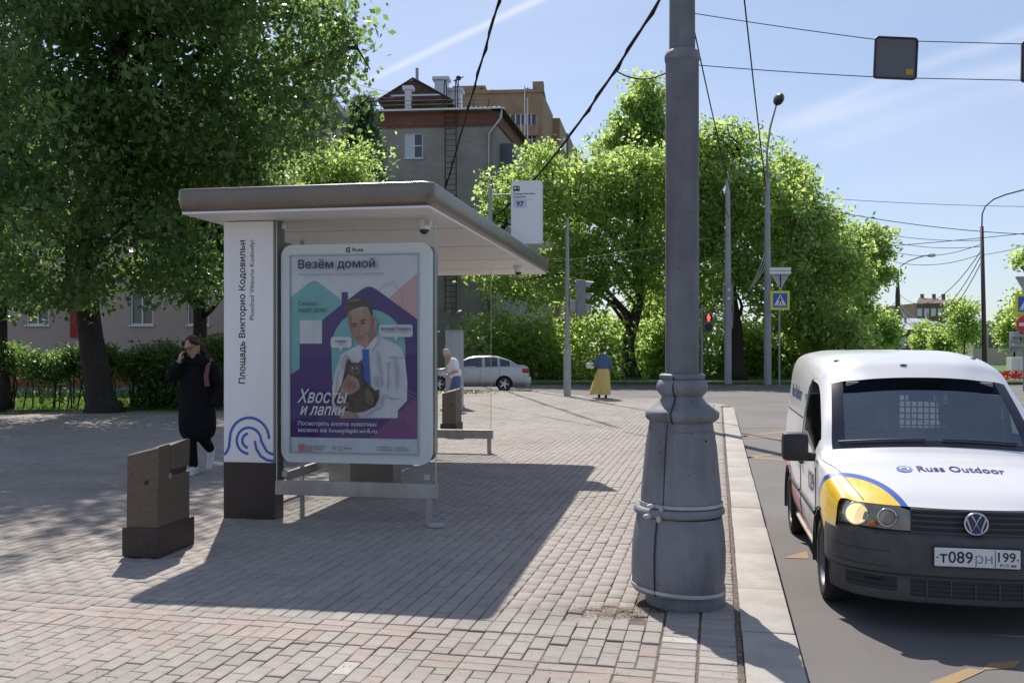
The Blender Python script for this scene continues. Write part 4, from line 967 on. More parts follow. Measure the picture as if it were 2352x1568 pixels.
M_wsh = glassmat('windscreen_glass', (0.66, 0.72, 0.78), gloss=3.2, haze=(0.17, (0.30, 0.42, 0.60))); M_frit = mat('frit', (0.008, 0.009, 0.02), 0.15, var=0)  # windscreen's blue diffuse haze paints the sky's reflection into the glass
M_swin = glassmat('side_glass', (0.42, 0.46, 0.47))
M_tint = glassmat('sun_strip_glass', (0.05, 0.07, 0.20), gloss=0.9)
vb.panel('wind', 'windscreen', [M_wsh, M_frit, M_tint], van, matf=lambda i, j: 1 if (i < 3.34 or min(j, 16-j) < 5.42) else (2 if i > 4.5 else 0))
for k in ('winl', 'winr'): vb.panel(k, 'side_window', [M_swin, M_frit], van, matf=lambda i, j: 1 if (min(j, 16-j) < 3.55 or min(j, 16-j) > 4.6 or i > 5.99) else 0)
# rear: closed below the belt, glass above
row = [tuple(p) for p in vb.A[-1]]
MB().add([p for p in row if p[2] < 1.1], [tuple(range(len([p for p in row if p[2] < 1.1])))]).build('rear_door', M_paint, van)
MB().add([p for p in row if p[2] >= 1.05], [tuple(range(len([p for p in row if p[2] >= 1.05])))]).build('rear_window', M_swin, van)
bvh = BVHTree.FromPolygons([Vector(p) for p in vb.A.reshape(-1, 3)], [(i*vb.nj+j, i*vb.nj+j+1, (i+1)*vb.nj+j+1, (i+1)*vb.nj+j) for i in range(vb.ni-1) for j in range(vb.nj-1)])
def drop(x, y):            # on the bonnet
    h_ = bvh.ray_cast(Vector((x, y, 3)), Vector((0, 0, -1)))[0]; return Vector((x, y, (h_.z if h_ else 1.0)+0.0035))
def flank(y, z, off=0.004, s=-1):
    h_ = bvh.ray_cast(Vector((s*2.0, y, z)), Vector((-s, 0, 0)))[0]; return Vector(((h_.x if h_ else s*0.885)+s*off, y, z))
def strip(pts, wd, name, m, parent, s=-1):      # narrow line following the flank, pts in (y,z)
    b_ = MB(); vs = []
    q = []
    for (y_0, z_0), (y_1, z_1) in zip(pts[:-1], pts[1:]):
        n_ = max(2, int(math.hypot(y_1-y_0, z_1-z_0)/0.05))
        q += [(y_0+(y_1-y_0)*i/n_, z_0+(z_1-z_0)*i/n_) for i in range(n_)]
    q.append(pts[-1]); b_.tube([flank(y_, z_, 0.0, s) for y_, z_ in q], wd, 5, cap=True); return b_.build(name, m, parent, True)
for s in (-1, 1):
    strip([(1.16, 0.98), (1.14, 0.42)], 0.006, 'door_gap', M_black, van, s)
    strip([(2.30, 0.36), (2.32, 1.0), (2.27, 1.58), (2.15, 1.67)], 0.006, 'door_gap', M_black, van, s)
    strip([(1.16, 0.62), (2.28, 0.62)], 0.022, 'door_moulding', M_bplas, van, s)
    strip([(2.36, 0.62), (3.15, 0.62)], 0.022, 'side_moulding', M_bplas, van, s)
    strip([(1.28, 0.27), (3.18, 0.27)], 0.03, 'sill', mat('sill_dirty_white', (0.5, 0.42, 0.36), 0.5), van, s)
    strip([(2.40, 1.30), (4.1, 1.30)], 0.008, 'sliding_rail', M_bplas, van, s)
    for y_ in (2.16, 2.50): MB().bbox(s*0.905-0.018, s*0.905+0.018, y_-0.09, y_+0.09, 0.90, 0.945, 0.012).build('door_handle', M_bplas, van, True, 40)
    # wheel arch liner and lip
    for ya in (YF, YR):
        b_ = MB(); k = 20; vs = []
        for i in range(k+1):
            a_ = R(-15+210*i/k)
            for x_, r_ in ((s*0.90, 0.372), (s*0.90, 0.395), (s*0.86, 0.385), (s*0.50, 0.38)): vs.append((x_, ya+r_*math.cos(a_), WR+r_*math.sin(a_)))
        b_.add(vs, [(i*4+j, (i+1)*4+j, (i+1)*4+j+1, i*4+j+1) for i in range(k) for j in (1, 2)]); b_.build('arch_liner', M_bplas, van, True, 40)
        b_ = MB(); b_.box(s*0.50-.01, s*0.50+.01, ya-.4, ya+.4, 0.28, 0.72); b_.build('inner_wing', M_bplas, van)
M_steel = mat('steel_rim', (0.17, 0.17, 0.175), 0.55, metal=0.5, var=0.2)
for s in (-1, 1):
    for ya in (YF, YR): wheel(van, (s*0.775, ya, WR), WR, 0.20, s, M_steel)
MB().box(-0.78, 0.78, 0.35, 4.3, 0.22, 0.27).build('floor_pan', M_bplas, van)
# bonnet shut line
# bumper, grille, lamps
half = [(0, 0), (.2, .006), (.4, .03), (.56, .075), (.68, .14), (.77, .22), (.83, .32), (.865, .43), (.875, .52)]
path = [(-x, y) for x, y in half[::-1]]+half[1:]
path = [tuple(p) for p in catmull_grid([[(x, y, 0)] for x, y in path], 4, 1)[:, 0, :2]]
M_bump = mat('bumper_plastic', (0.072, 0.071, 0.074), 0.62, var=0.22, vscale=9, bump=0.1, bscale=200)
bump = sweep(path, [(-.16, .20), (-.06, .205), (-.01, .225), (.0, .26), (.0, .36), (.002, .40), (.022, .415), (.026, .44), (.026, .62), (.020, .668), (-.004, .69), (-.07, .695)], 'front_bumper', M_bump, van, 40)
inner = [p for p in path if abs(p[0]) < 0.42]
sweep(inner, [(-.02, .68), (-.028, .72), (-.045, .80), (-.05, .855)], 'grille_panel', mat('grille_black', (0.022, 0.022, 0.024), 0.5, var=0.1), van)
for zz, o_ in ((.70, -.016), (.737, -.024), (.774, -.030), (.811, -.038), (.845, -.044)):
    sweep([p for p in path if abs(p[0]) < 0.41], [(o_-.012, zz-.010), (o_+.012, zz-.008), (o_+.014, zz+.006), (o_-.012, zz+.010)], 'grille_slat', M_bump, van, 30)
# lower intakes
def facebox(x0, x1, z0, z1, name, m, out, parent=bump):
    pts = [p for p in path if x0 <= p[0] <= x1]
    return sweep(pts, [(out-.01, z0), (out, z0+.006), (out, z1-.006), (out-.01, z1)], name, m, parent, 30)
facebox(-.40, .40, .262, .385, 'lower_intake', M_black, .004)
for zz in (.288, .318, .348, .374): facebox(-.40, .40, zz-.006, zz+.006, 'intake_bar', M_bump, .012)
for x_ in (-.3, -.15, 0, .15, .3): MB().box(x_-.004, x_+.004, -.014+abs(x_)**2*.17, .02, .265, .382).build('intake_bar', M_bump, bump)
for s in (-1, 1):
    x0_, x1_ = sorted((s*.45, s*.80))
    facebox(x0_, x1_, .285, .385, 'fog_recess', mat('recess_dark', (0.022, 0.022, 0.024), 0.7), .003); facebox(x0_, x1_, .33, .342, 'intake_bar', M_bump, .010); facebox(x0_, x1_, .30, .308, 'intake_bar', M_bump, .010)
    x0_, x1_ = sorted((s*.54, s*.70)); facebox(x0_, x1_, .345, .362, 'recess_slot', M_black, .012)
x0_, x1_ = -.63, -.57
facebox(x0_, x1_, .405, .42, 'tow_cover', M_black, .028)
# pressed lines and reflectors of the bumper
for s in (-1, 1):
    x0_, x1_ = sorted((s*.50, s*.845)); facebox(x0_, x1_, .555, .562, 'bumper_crease', M_black, .0275)
    x0_, x1_ = sorted((s*.50, s*.845)); facebox(x0_, x1_, .452, .458, 'bumper_crease', M_black, .0275)
facebox(-.87, .87, .405, .409, 'bumper_crease', M_black, .0215)
# number plate
pl = MB().bbox(-.265, .265, -.048, -.028, .490, .615, .006).build('number_plate', mat('plate_white', (0.72, 0.72, 0.72), 0.5, var=0.08, vscale=20), van)
MB().bbox(-.272, .272, -.044, -.026, .483, .622, .006).build('plate_surround', M_bplas, van)
pfn = lambda u, v, d: Vector((u, -.0495, v)); b_ = MB()
for a_ in (('т', -.232, .517, .045, .056, pfn, 0, .012), ('089', -.178, .517, .15, .076, pfn, 0, .008), ('рн', -.012, .500, .105, .072, pfn, 0, 0), ('199', .128, .535, .105, .062, pfn, 0, .008), ('RUS', .138, .503, .058, .02, pfn, 0, 0)): words(*a_, 0, 'plate_lettering', M_black if a_[0] != 'рн' else M_gtxt, pl)
b_.box(.108, .112, -.0492, -.0485, .495, .61); b_.ell((-.247, -.0495, .55), (.006, .001, .006), 8, 6); b_.ell((.247, -.0495, .55), (.006, .001, .006), 8, 6)
b_.build('plate_divider', M_black, pl)
for k, c_ in enumerate(((.7, .7, .7), (.03, .08, .4), (.5, .03, .03))): MB().box(.205, .238, -.0497, -.0487, .518-k*.007, .525-k*.007).build('plate_flag', mat('plate_flag%d' % k, c_, .5, var=0), pl)
# round emblem
M_chr = mat('chrome', (0.62, 0.63, 0.65), 0.18, metal=0.95, var=0); M_embl = mat('emblem_field', (0.03, 0.05, 0.14), 0.3, var=0)
eY = -.012
MR = Matrix.Rotation(R(90), 3, 'X')
em = MB().lathe([(.074, -.012), (.074, .008), (.002, .010)], 32, M=MR, c=(0, eY, .775)).build('emblem', M_embl, van, True, 40)
b_ = MB(); b_.tube([(.071*math.cos(R(a_)), eY-.012, .775+.071*math.sin(R(a_))) for a_ in range(0, 361, 12)], .0065, 8)
efn = lambda u, v: Vector((u, eY-.016, .775+v))
band(b_, [(-.030, .058), (0, .006), (.030, .058)], .011, efn)
band(b_, [(-.058, .033), (-.030, -.052), (0, .0), (.030, -.052), (.058, .033)], .011, efn); b_.build('emblem_letters', M_chr, em)
# headlights
M_lens = glassmat('lamp_lens', (0.80, 0.80, 0.76), gloss=1.5); M_refl = mat('lamp_silver', (0.45, 0.44, 0.41), 0.28, metal=0.8, var=0.15, vscale=12)
M_hous = mat('lamp_housing', (0.42, 0.41, 0.38), 0.35, metal=0.3, var=0.2, vscale=14)
M_warm = mat('warm_disc', (0.9, 0.75, 0.4), 0.3, var=0, emit=(1.0, 0.80, 0.45), estr=0.75)  # warm emissive colour for the disc of one reflector
M_amber = mat('amber_bulb', (0.55, 0.18, 0.03), 0.25, var=0)
for s in (-1, 1):
    pts = [p for p in path if (0.38 < s*p[0] < 0.835)]
    if s < 0: pts = pts[::-1]
    def patch(o0, name, m, parent, shrink=0.0):
        vs = []; k = 6; n_ = len(pts)
        for i, p in enumerate(pts):
            f_ = i/(n_-1); zb_ = .700+.012*f_+shrink; zt_ = .862-shrink
            zt_ = zb_+(zt_-zb_)*min(1, .82+f_*1.2)
            t_ = Vector(pts[min(i+1, n_-1)])-Vector(pts[max(i-1, 0)]); t_.normalize(); nr = Vector((t_.y, -t_.x))*s
            for j in range(k+1):
                g_f = j/k; q = Vector(p)+nr*(o0-.012-.030*g_f+.02*math.sin(math.pi*g_f)*.5); vs.append((q.x, q.y, zb_+(zt_-zb_)*g_f))
        k1 = k+1
        return MB().add(vs, [(i*k1+j, (i+1)*k1+j, (i+1)*k1+j+1, i*k1+j+1) for i in range(n_-1) for j in range(k)]).build(name, m, parent, True)
    hd = patch(-.012, 'headlight', M_hous, van); patch(0.022, 'lens', M_lens, hd)
    for (x_, y_, z_, r_, m_) in ((.728, .165, .79, .078, M_warm if s < 0 else M_refl), (.545, .062, .785, .060, M_refl)):
        Mt = Matrix.Rotation(R(90), 3, 'X') @ Matrix.Identity(3)
        MB().lathe([(r_, -.01), (r_*.97, .004), (r_*.75, -.012), (r_*.4, -.03), (.003, -.03)], 24, M=Mt, c=(s*x_, y_, z_)).build('reflector', m_, hd, True, 50)
        MB().tube([(s*x_+r_*math.cos(R(a_)), y_-.006, z_+r_*math.sin(R(a_))) for a_ in range(0, 361, 15)], .006, 6).build('reflector_ring', M_chr, hd, True)
    MB().ell((s*.632, .092, .735), (.028, .02, .022)).build('indicator_bulb', M_amber, hd, True)
# mirrors, wipers, lettering
for s in (-1, 1):
    mr = MB().bbox(s*1.04-.105, s*1.04+.105, 1.20, 1.33, 1.02, 1.255, .045).build('mirror', M_bplas, van, True, 50)
    MB().bbox(s*.93-.06, s*.93+.06, 1.24, 1.31, 1.02, 1.09, .02).build('mirror_arm', M_bplas, mr, True, 50)
    MB().box(s*1.04-.08, s*1.04+.08, 1.329, 1.332, 1.05, 1.23).build('mirror_glass', M_dglass, mr)
def wsurf(x, y):
    h_ = bvh.ray_cast(Vector((x, y, 3)), Vector((0, 0, -1)))[0]; return Vector((x, y, h_.z+.014))
for j0, j1 in ((32, 47), (49, 63)):
    MB().tube([Vector(vb.A[20+(1 if jj % 8 == 3 else 0)*0, jj])+Vector((0, -.012, .012)) for jj in range(j0, j1)], .007, 6).build('wiper', M_black, van)
b_ = MB(); hfn = lambda u, v, d: drop(u, v)
put_text(b_, 'Russ Outdoor', -.155, .485, .50, -.062, hfn, 0, .006) if False else None
def hood_text(b_, s, x, y0, w_, h_, bold):     # letters read from the front: up is towards the windscreen
    v, f = text2d(s, bold); xs = [a_[0] for a_ in v]; ys = [a_[1] for a_ in v]
    b_.add([drop(x+(p[0]-min(xs))/(max(xs)-min(xs))*w_, y0+(p[1]-min(ys))/(max(ys)-min(ys))*h_) for p in v], f)
mat('livery_navy', (0.03, 0.06, 0.22), 0.4, var=0)
words('Russ Outdoor', -.235, .555, .59, .10, lambda u, v, d: drop(u, v), 0, .010, 0, 'bonnet_lettering', MATS['livery_navy'], hood, Vector((0, 0, .0006)))
b_ = MB(); hc = (-.325, .605)
b_.add([drop(hc[0]+.055*math.cos(R(a_)), hc[1]+.062*math.sin(R(a_)))+Vector((0, 0, .001)) for a_ in range(0, 360, 15)], [tuple(range(24))]); b_.build('bonnet_roundel', mat('livery_blue', (0.05, 0.12, 0.40), 0.4, var=0.4, vscale=30, col2=(0.3, 0.36, 0.55)), hood)
b_ = MB(); band(b_, [(hc[0]+.028*math.cos(R(a_)), hc[1]+.03*math.sin(R(a_))) for a_ in range(-40, 200, 20)], .014, lambda u, v: drop(u, v)+Vector((0, 0, .003))); b_.build('bonnet_roundel_mark', M_wtxt, hood)
b_ = MB()
def flank_text(b_, s, y0, z0, w_, h_, bold):
    v, f = text2d(s, bold); xs = [a_[0] for a_ in v]; ys = [a_[1] for a_ in v]
    b_.add([flank(y0-(p[0]-min(xs))/(max(xs)-min(xs))*w_, z0+(p[1]-min(ys))/(max(ys)-min(ys))*h_) for p in v], f)
words('Russ Outdoor', -3.75, 1.44, 1.05, .13, lambda u, v, d: flank(-u, v), 0, .012, 0, 'side_lettering', MATS['livery_navy'], vbody, Vector((-.0006, 0, 0)))
words('129', -1.62, .76, .36, .15, lambda u, v, d: flank(-u, v), 0, .012, 0, 'side_lettering', MATS['livery_navy'], vbody, Vector((-.0006, 0, 0)))
for x_, y_ in ((-.60, 2.1), (.55, 2.15), (-.1, 1.78)): MB().ell(wsurf(x_, y_)-Vector((0, 0, .01)), (.03, .012, .008)).build('roof_stud', M_black, van)
gp = [Vector(vb.A[i*1, int(4.35*6)]) for i in range(1, 18)]
MB().tube([Vector((p.x, p.y, p.z+.001)) for p in gp], .005, 5).build('bonnet_gap', M_black, van)
MB().tube([Vector((-p.x, p.y, p.z+.001)) for p in gp], .005, 5).build('bonnet_gap', M_black, van)
# cab
M_wfr2 = mat('paper_white', (.6, .6, .6), .7, var=0)
M_int = mat('cab_dark', (0.025, 0.026, 0.03), 0.7, var=0.2)
MB().bbox(-.74, .74, 1.02, 1.50, .80, 1.06, .05).build('dashboard', M_int, van, True, 40)
M_seat = mat('seat_cloth', (0.022, 0.023, 0.028), 0.9, var=0.2)
for x_ in (-.40, .40):
    st = MB().bbox(x_-.25, x_+.25, 1.75, 2.2, .45, .72, .06).bbox(x_-.25, x_+.25, 2.08, 2.26, .70, 1.24, .08).build('seat', M_seat, van, True, 40)
    MB().bbox(x_-.13, x_+.13, 2.10, 2.22, 1.27, 1.45, .05).build('headrest', M_seat, st, True, 40)
MB().tube([(.40+.18*math.cos(R(a_)), 1.60-.05*math.sin(R(a_)), 1.05+.17*math.sin(R(a_))) for a_ in range(0, 361, 20)], .015, 8).build('steering_wheel', M_int, van)
MB().bbox(-.10, .10, 1.56, 1.60, 1.50, 1.57, .015).build('rear_view_mirror', M_int, van, True, 40)
for x_ in (-.38, .38): MB().bbox(x_-.2, x_+.2, 1.66, 1.70, 1.56, 1.66, .015).build('sun_visor', mat('visor_grey', (.25, .25, .25), .8), van, True, 40)
MB().bbox(-.62, -.40, 1.08, 1.25, 1.061, 1.07, .003).build('papers_on_dashboard', M_wfr2, van)
M_bulk = mat('bulkhead_grey', (0.10, 0.11, 0.12), 0.6)
bk = MB().box(-.84, .84, 2.36, 2.39, .27, 1.13).box(-.72, .72, 2.36, 2.39, 1.52, 1.72).box(-.84, -.48, 2.36, 2.39, 1.13, 1.52).box(-.10, -.02, 2.36, 2.39, 1.13, 1.52).box(.40, .84, 2.36, 2.39, 1.13, 1.52).build('bulkhead', M_bulk, van)
M_mesh = mat('white_mesh', (0.36, 0.37, 0.37), 0.5, var=0)
b_ = MB()
for k in range(9): b_.box(-.02+.42*k/8-.006, -.02+.42*k/8+.006, 2.37, 2.38, 1.13, 1.52)
for k in range(8): b_.box(-.02, .40, 2.371, 2.381, 1.13+.39*k/7-.006, 1.13+.39*k/7+.006)
b_.build('window_mesh', M_mesh, bk)
MB().box(-.48, -.10, 2.372, 2.378, 1.13, 1.52).build('bulkhead_pane', mat('pane_pale', (0.30, 0.33, 0.31), 0.4), bk)

# ---- the silver saloon
M_silver = mat('silver_paint', (0.40, 0.42, 0.45), 0.28, metal=0.55, var=0.05, vscale=2, coat=0.5)
yc = [0.0, .12, .6, 1.25, 1.7, 2.1, 2.7, 3.2, 3.7, 4.05, 4.38, 4.48]
#       belt z, top z, roof half width, side half width
zt_ = [.62, .74, .88, .97, 1.22, 1.40, 1.445, 1.425, 1.27, 1.06, 1.02, .92]
hw_ = [.66, .78, .84, .85, .855, .855, .855, .855, .85, .84, .80, .72]
zb_ = [.55, .66, .80, .86, .90, .91, .92, .94, .96, .97, .96, .86]
Cs = []
for y_, zt1, hw1, zb1 in zip(yc, zt_, hw_, zb_):
    cab = max(0, min(1, (zt1-zb1-.1)/.35))
    top = hw1*(.93-.25*cab)
    Cs.append([(hw1*.92, y_, .22), (hw1*.985, y_, .38), (hw1, y_, (.38+zb1)/2), (hw1*.975, y_, zb1), (hw1*.955, y_, zb1+.035), ((hw1*.955+top)/2, y_, (zb1+.035+zt1-.05*cab)/2), (top, y_, zt1-.05*cab-.005*(1-cab)), (top*.6, y_, zt1-.01), (0, y_, zt1)])
car = thing('silver_car', 'silver saloon car seen from the side on the cross street', 'car', (0, 0, 0), R(-88))
cp = G(1158, 899, ROADZ)        # rear wheel
CS = 1.03
car.scale = (CS, CS, CS)
cb = Body(Cs, 5, 5)
def ct(i, j, c):
    jj = min(j, 16-j)
    if 4.1 < jj < 5.85 and c[2] > 1.0:
        sd_ = 'l' if j < 8 else 'r'
        if 3.55 < i < 5.85: return 'wina'+sd_
        if 6.05 < i < 7.0: return 'winb'+sd_
        if 7.15 < i < 8.0: return 'winc'+sd_
    if jj > 6.2 and 3.15 < i < 4.8: return 'ws'
    if jj > 6.2 and 7.25 < i < 8.85: return 'rw'
    return 'body'
cb.split(ct, ((.86, .30, .345), (3.47, .30, .345)))
cb.panel('body', 'body', M_silver, car)
M_cwin = mat('car_window', (0.03, 0.035, 0.04), 0.05, var=0, spec=0.9)
for k, nm in [(q_+sd_, 'side_window') for q_ in ('wina', 'winb', 'winc') for sd_ in 'lr']+[('ws', 'windscreen'), ('rw', 'rear_window')]:
    if k in cb.groups: cb.panel(k, nm, M_cwin, car)
M_alloy = mat('alloy_rim', (0.55, 0.56, 0.58), 0.3, metal=0.7, var=0)
for s in (-1, 1):
    for ya in (.86, 3.47): wheel(car, (s*.745, ya, .30), .30, .2, s, M_alloy, 5)
    MB().box(s*.45-.01, s*.45+.01, .5, 1.25, .25, .7).build('inner_wing', M_bplas, car); MB().box(s*.45-.01, s*.45+.01, 3.1, 3.85, .25, .7).build('inner_wing', M_bplas, car)
    MB().bbox(s*.68-.15, s*.68+.15, 4.18, 4.47, .74, .93, .04).build('tail_lamp', mat('tail_red', (0.35, 0.015, 0.012), 0.2, var=0.2), car, True, 40)
    MB().bbox(s*.862-.012, s*.862+.012, 2.72, 2.92, .80, .835, .01).build('door_handle', M_silver, car); MB().bbox(s*.862-.012, s*.862+.012, 1.82, 2.02, .78, .815, .01).build('door_handle', M_silver, car)
    for y_ in (1.55, 2.5, 3.28): MB().tube([(s*.857, y_, .30), (s*.866, y_, .6), (s*.842, y_+.02, .92)], .006, 5).build('door_gap', M_black, car)
row = [tuple(p) for p in cb.A[-1]]; MB().add(row, [tuple(range(len(row)))]).build('tail_panel', M_silver, car)
row = [tuple(p) for p in cb.A[0]]; MB().add(row, [tuple(range(len(row)-1, -1, -1))]).build('nose_panel', M_silver, car)
MB().bbox(-.80, .80, 4.30, 4.56, .30, .60, .06).build('rear_bumper', M_silver, car, True, 40)
MB().box(-.7, .7, .3, 4.3, .19, .23).build('floor_pan', M_bplas, car)
rot = Matrix.Rotation(R(-88), 3, 'Z')
car.location = cp-(rot @ Vector((.80, 3.47, 0)))*CS; car.location.z = ROADZ+.001
# ------------------------------------------------------------------ people
M_skin = mat('skin', (0.42, 0.25, 0.19), 0.55, var=0.06)
M_blk = mat('black_cloth', (0.010, 0.010, 0.013), 0.95, var=0.3, vscale=8, bump=0.4, bscale=30, spec=0.2)
M_blk2 = mat('black_trousers', (0.009, 0.009, 0.010), 0.95, var=0.3, vscale=8, spec=0.2)
M_hair = mat('brown_hair', (0.05, 0.026, 0.016), 0.6, var=0.35, vscale=60, spec=0.25)
M_dhair = mat('dark_hair', (0.02, 0.015, 0.013), 0.55, var=0.3, vscale=40)
M_shoe = mat('white_shoe', (0.66, 0.65, 0.68), 0.6, var=0.06)
def hand(b_, wrist, dirn, palm_n, scale=1.0, curl=0.5, side=1):
    """palm, four fingers of unequal length and a thumb leaving the side of the palm"""
    w_ = Vector(wrist); d_ = Vector(dirn).normalized(); n_ = Vector(palm_n); n_ = (n_-d_*n_.dot(d_)).normalized(); s_ = d_.cross(n_)*side
    pc = w_+d_*.045*scale
    for k in (-1, -.33, .33, 1): b_.caps(w_+s_*.012*k*scale, w_+d_*.085*scale+s_*.028*k*scale, .016*scale, .013*scale, 8)
    for k, L in ((-1, .062), (-.33, .078), (.33, .084), (1, .074)):
        r0 = w_+d_*.085*scale+s_*.028*k*scale; r1 = r0+(d_*(1-curl*.5)+n_*curl*.7).normalized()*L*.5*scale; r2 = r1+(d_*(1-curl)+n_*curl*1.2).normalized()*L*.5*scale
        b_.caps(r0, r1, .0105*scale, .0095*scale, 8); b_.caps(r1, r2, .0095*scale, .008*scale, 8)
    t0 = w_+d_*.03*scale+s_*.03*scale; t1 = t0+(s_*.8+d_*.6+n_*.3).normalized()*.035*scale; t2 = t1+(d_*.9+n_*.5+s_*.1).normalized()*.03*scale
    b_.caps(t0, t1, .013*scale, .011*scale, 8); b_.caps(t1, t2, .011*scale, .009*scale, 8)
def head(b_, c, r, yaw=0, pitch=0, roll=0):
    M = (Matrix.Rotation(yaw, 3, 'Z') @ Matrix.Rotation(roll, 3, 'Y') @ Matrix.Rotation(pitch, 3, 'X')); c = Vector(c)
    q = lambda x, y, z: c+M @ Vector((x, y, z))*r
    b_.ell(c, (.076*r, .094*r, .108*r), 18, 12, M=M)
    b_.caps(q(0, -.045, -.05), q(0, -.06, -.085), .05*r, .034*r)       # jaw and chin
    b_.caps(q(0, -.085, .02), q(0, -.108, -.022), .009*r, .015*r)      # nose
    b_.caps(q(-.02, -.094, -.055), q(.02, -.094, -.055), .008*r, .008*r)   # lips
    for s in (-1, 1):
        b_.ell(q(s*.076, .01, -.005), (.010*r, .02*r, .03*r), 8, 6, M=M); b_.ell(q(s*.03, -.082, .02), (.015*r, .012*r, .01*r), 8, 6, M=M)
        b_.caps(q(s*.012, -.088, .038), q(s*.05, -.076, .036), .008*r, .006*r, 8)
    return q, M
# woman in black, walking towards the camera with a phone at her cheek
wp = thing('person', 'person in long black hooded dress and white sneakers holding a phone to the cheek', 'person', G(452, 1087))
b_ = MB(); q, Mh = head(b_, (-.025, -.09, 1.665), 1.16, yaw=R(-20), pitch=R(24), roll=R(-8))
b_.caps((.03, .0, 1.46), (-.01, -.03, 1.60), .058, .055); b_.caps((0, .02, 1.0), (0, .01, 1.36), .11, .11)
RS, RE, RW = Vector((-.17, .0, 1.42)), Vector((-.29, -.14, 1.27)), Vector((-.155, -.21, 1.475))
b_.caps(RS, RE, .05, .042); b_.caps(RE, RW, .042, .028)
b_.caps((.18, 0, 1.42), (.29, .03, 1.14), .05, .042); b_.caps((.29, .03, 1.14), (.24, -.08, .92), .042, .03)
hand(b_, RW, (.12, .1, .8), (.6, .5, 0), 0.95, 0.45, -1)
for hx, kn, an in (((-.08, .0, .92), (-.06, -.09, .50), (-.02, -.05, .10)), ((.08, .0, .92), (.07, .0, .52), (.105, .23, .30))):
    b_.caps(hx, kn, .08, .055); b_.caps(kn, an, .055, .035)
blob(b_, 'body', M_skin, wp, 0.0075, 3)
b_ = MB()
b_.tube([(.01*math.sin(z*4), .01, z) for z in (.42, .45, .50, .58, .70, .85, 1.0, 1.15, 1.28, 1.38, 1.46)], [.10, .165, .215, .24, .243, .235, .225, .218, .212, .19, .12], 28, squash=.78)
b_.caps(RS, RE, .085, .075); b_.caps(RE, RE.lerp(RW, .82), .072, .045)
b_.caps((.18, 0, 1.41), (.30, .03, 1.13), .085, .078); b_.caps((.30, .03, 1.13), (.25, -.08, .93), .075, .06)
b_.caps((-.14, .01, 1.42), (.17, .01, 1.42), .075, .075)
b_.caps((-.09, -.05, 1.47), (.10, -.07, 1.48), .075, .075); b_.caps((0, -.03, 1.46), (0.0, -.05, 1.52), .085, .075); b_.caps((.12, 0, 1.49), (.10, .09, 1.53), .06, .07); b_.caps((-.06, .09, 1.51), (.10, .09, 1.53), .06, .07)
for k in range(7):
    a_ = R(-160+k*50); b_.caps((.01+.15*math.cos(a_), .02+.11*math.sin(a_), 1.05), (.01+.17*math.cos(a_+.1), .02+.13*math.sin(a_+.1), .55), .03, .045)
blob(b_, 'hooded_dress', M_blk, wp, 0.011, 3)
b_ = MB()
for hx, kn, an in (((-.08, .0, .80), (-.06, -.09, .48), (-.025, -.06, .13)), ((.06, .0, .80), (.06, .0, .50), (.10, .22, .31))):
    b_.caps(hx, kn, .10, .085); b_.caps(kn, an, .085, .062)
blob(b_, 'trousers', M_blk2, wp, 0.011, 2)
b_ = MB(); b_.caps((-.02, -.05, .07), (-.035, -.19, .04), .048, .045); b_.ell((-.02, -.02, .06), (.045, .06, .06)); b_.box(-.07, .02, -.23, .03, 0.0, .025)
blob(b_, 'sneaker', M_shoe, wp, 0.008, 2)
b_ = MB(); b_.caps((.11, .27, .30), (.115, .20, .11), .048, .042); b_.caps((.11, .26, .26), (.115, .14, .055), .045, .04); blob(b_, 'sneaker', M_shoe, wp, 0.008, 2)
b_ = MB(); b_.ell(q(0, .026, .034), (.099, .108, .106), 18, 12, M=Mh); b_.caps(q(-.07, .02, .02), q(-.06, -.05, .075), .035, .028); b_.caps(q(.07, .02, .02), q(.06, -.05, .075), .035, .028); b_.caps(q(.04, .05, .0), q(.055, .07, -.10), .05, .04); b_.ell(q(.05, .08, -.05), (.05, .045, .05)); b_.caps(q(-.05, -.055, .085), q(-.085, .0, .02), .022, .02); b_.caps(q(.05, -.055, .085), q(.085, .0, .02), .022, .02)
blob(b_, 'hair', M_hair, wp, 0.008, 2)
b_ = MB()
for s in (-1, 1): b_.tube([q(s*.034+.026*math.cos(R(a_)), -.108, .012+.018*math.sin(R(a_))) for a_ in range(0, 361, 30)], .004, 6)
for s in (-1, 1): b_.tube([q(s*.062, -.104, .015), q(s*.082, .0, .02)], .004, 6)
b_.tube([q(-.01, -.11, .014), q(.01, -.11, .014)], .004, 6); b_.build('glasses', M_black, wp)
b_ = MB(); b_.tube([(.17, .10, 1.47), (.185, .0, 1.50), (.175, -.09, 1.42), (.17, -.15, 1.28), (.19, -.165, 1.15)], .016, 8, squash=2.0); b_.build('bag_strap', mat('dusky_pink_strap', (0.16, 0.07, 0.07), 0.8), wp)
ph = thing('mobile_phone', 'dark mobile phone held at the cheek of the person in black', 'phone', wp.location+Vector((-.115, -.16, 1.52)))
MB().bbox(-.006, .006, -.035, .035, 0, .14, .003, M=Matrix.Rotation(R(14), 4, 'Y') @ Matrix.Rotation(R(-14), 4, 'X')).build('phone_case', M_bplas, ph)
MB().box(.0062, .0068, -.031, .031, .008, .132, M=Matrix.Rotation(R(14), 4, 'Y') @ Matrix.Rotation(R(-14), 4, 'X')).build('screen', M_dglass, ph)
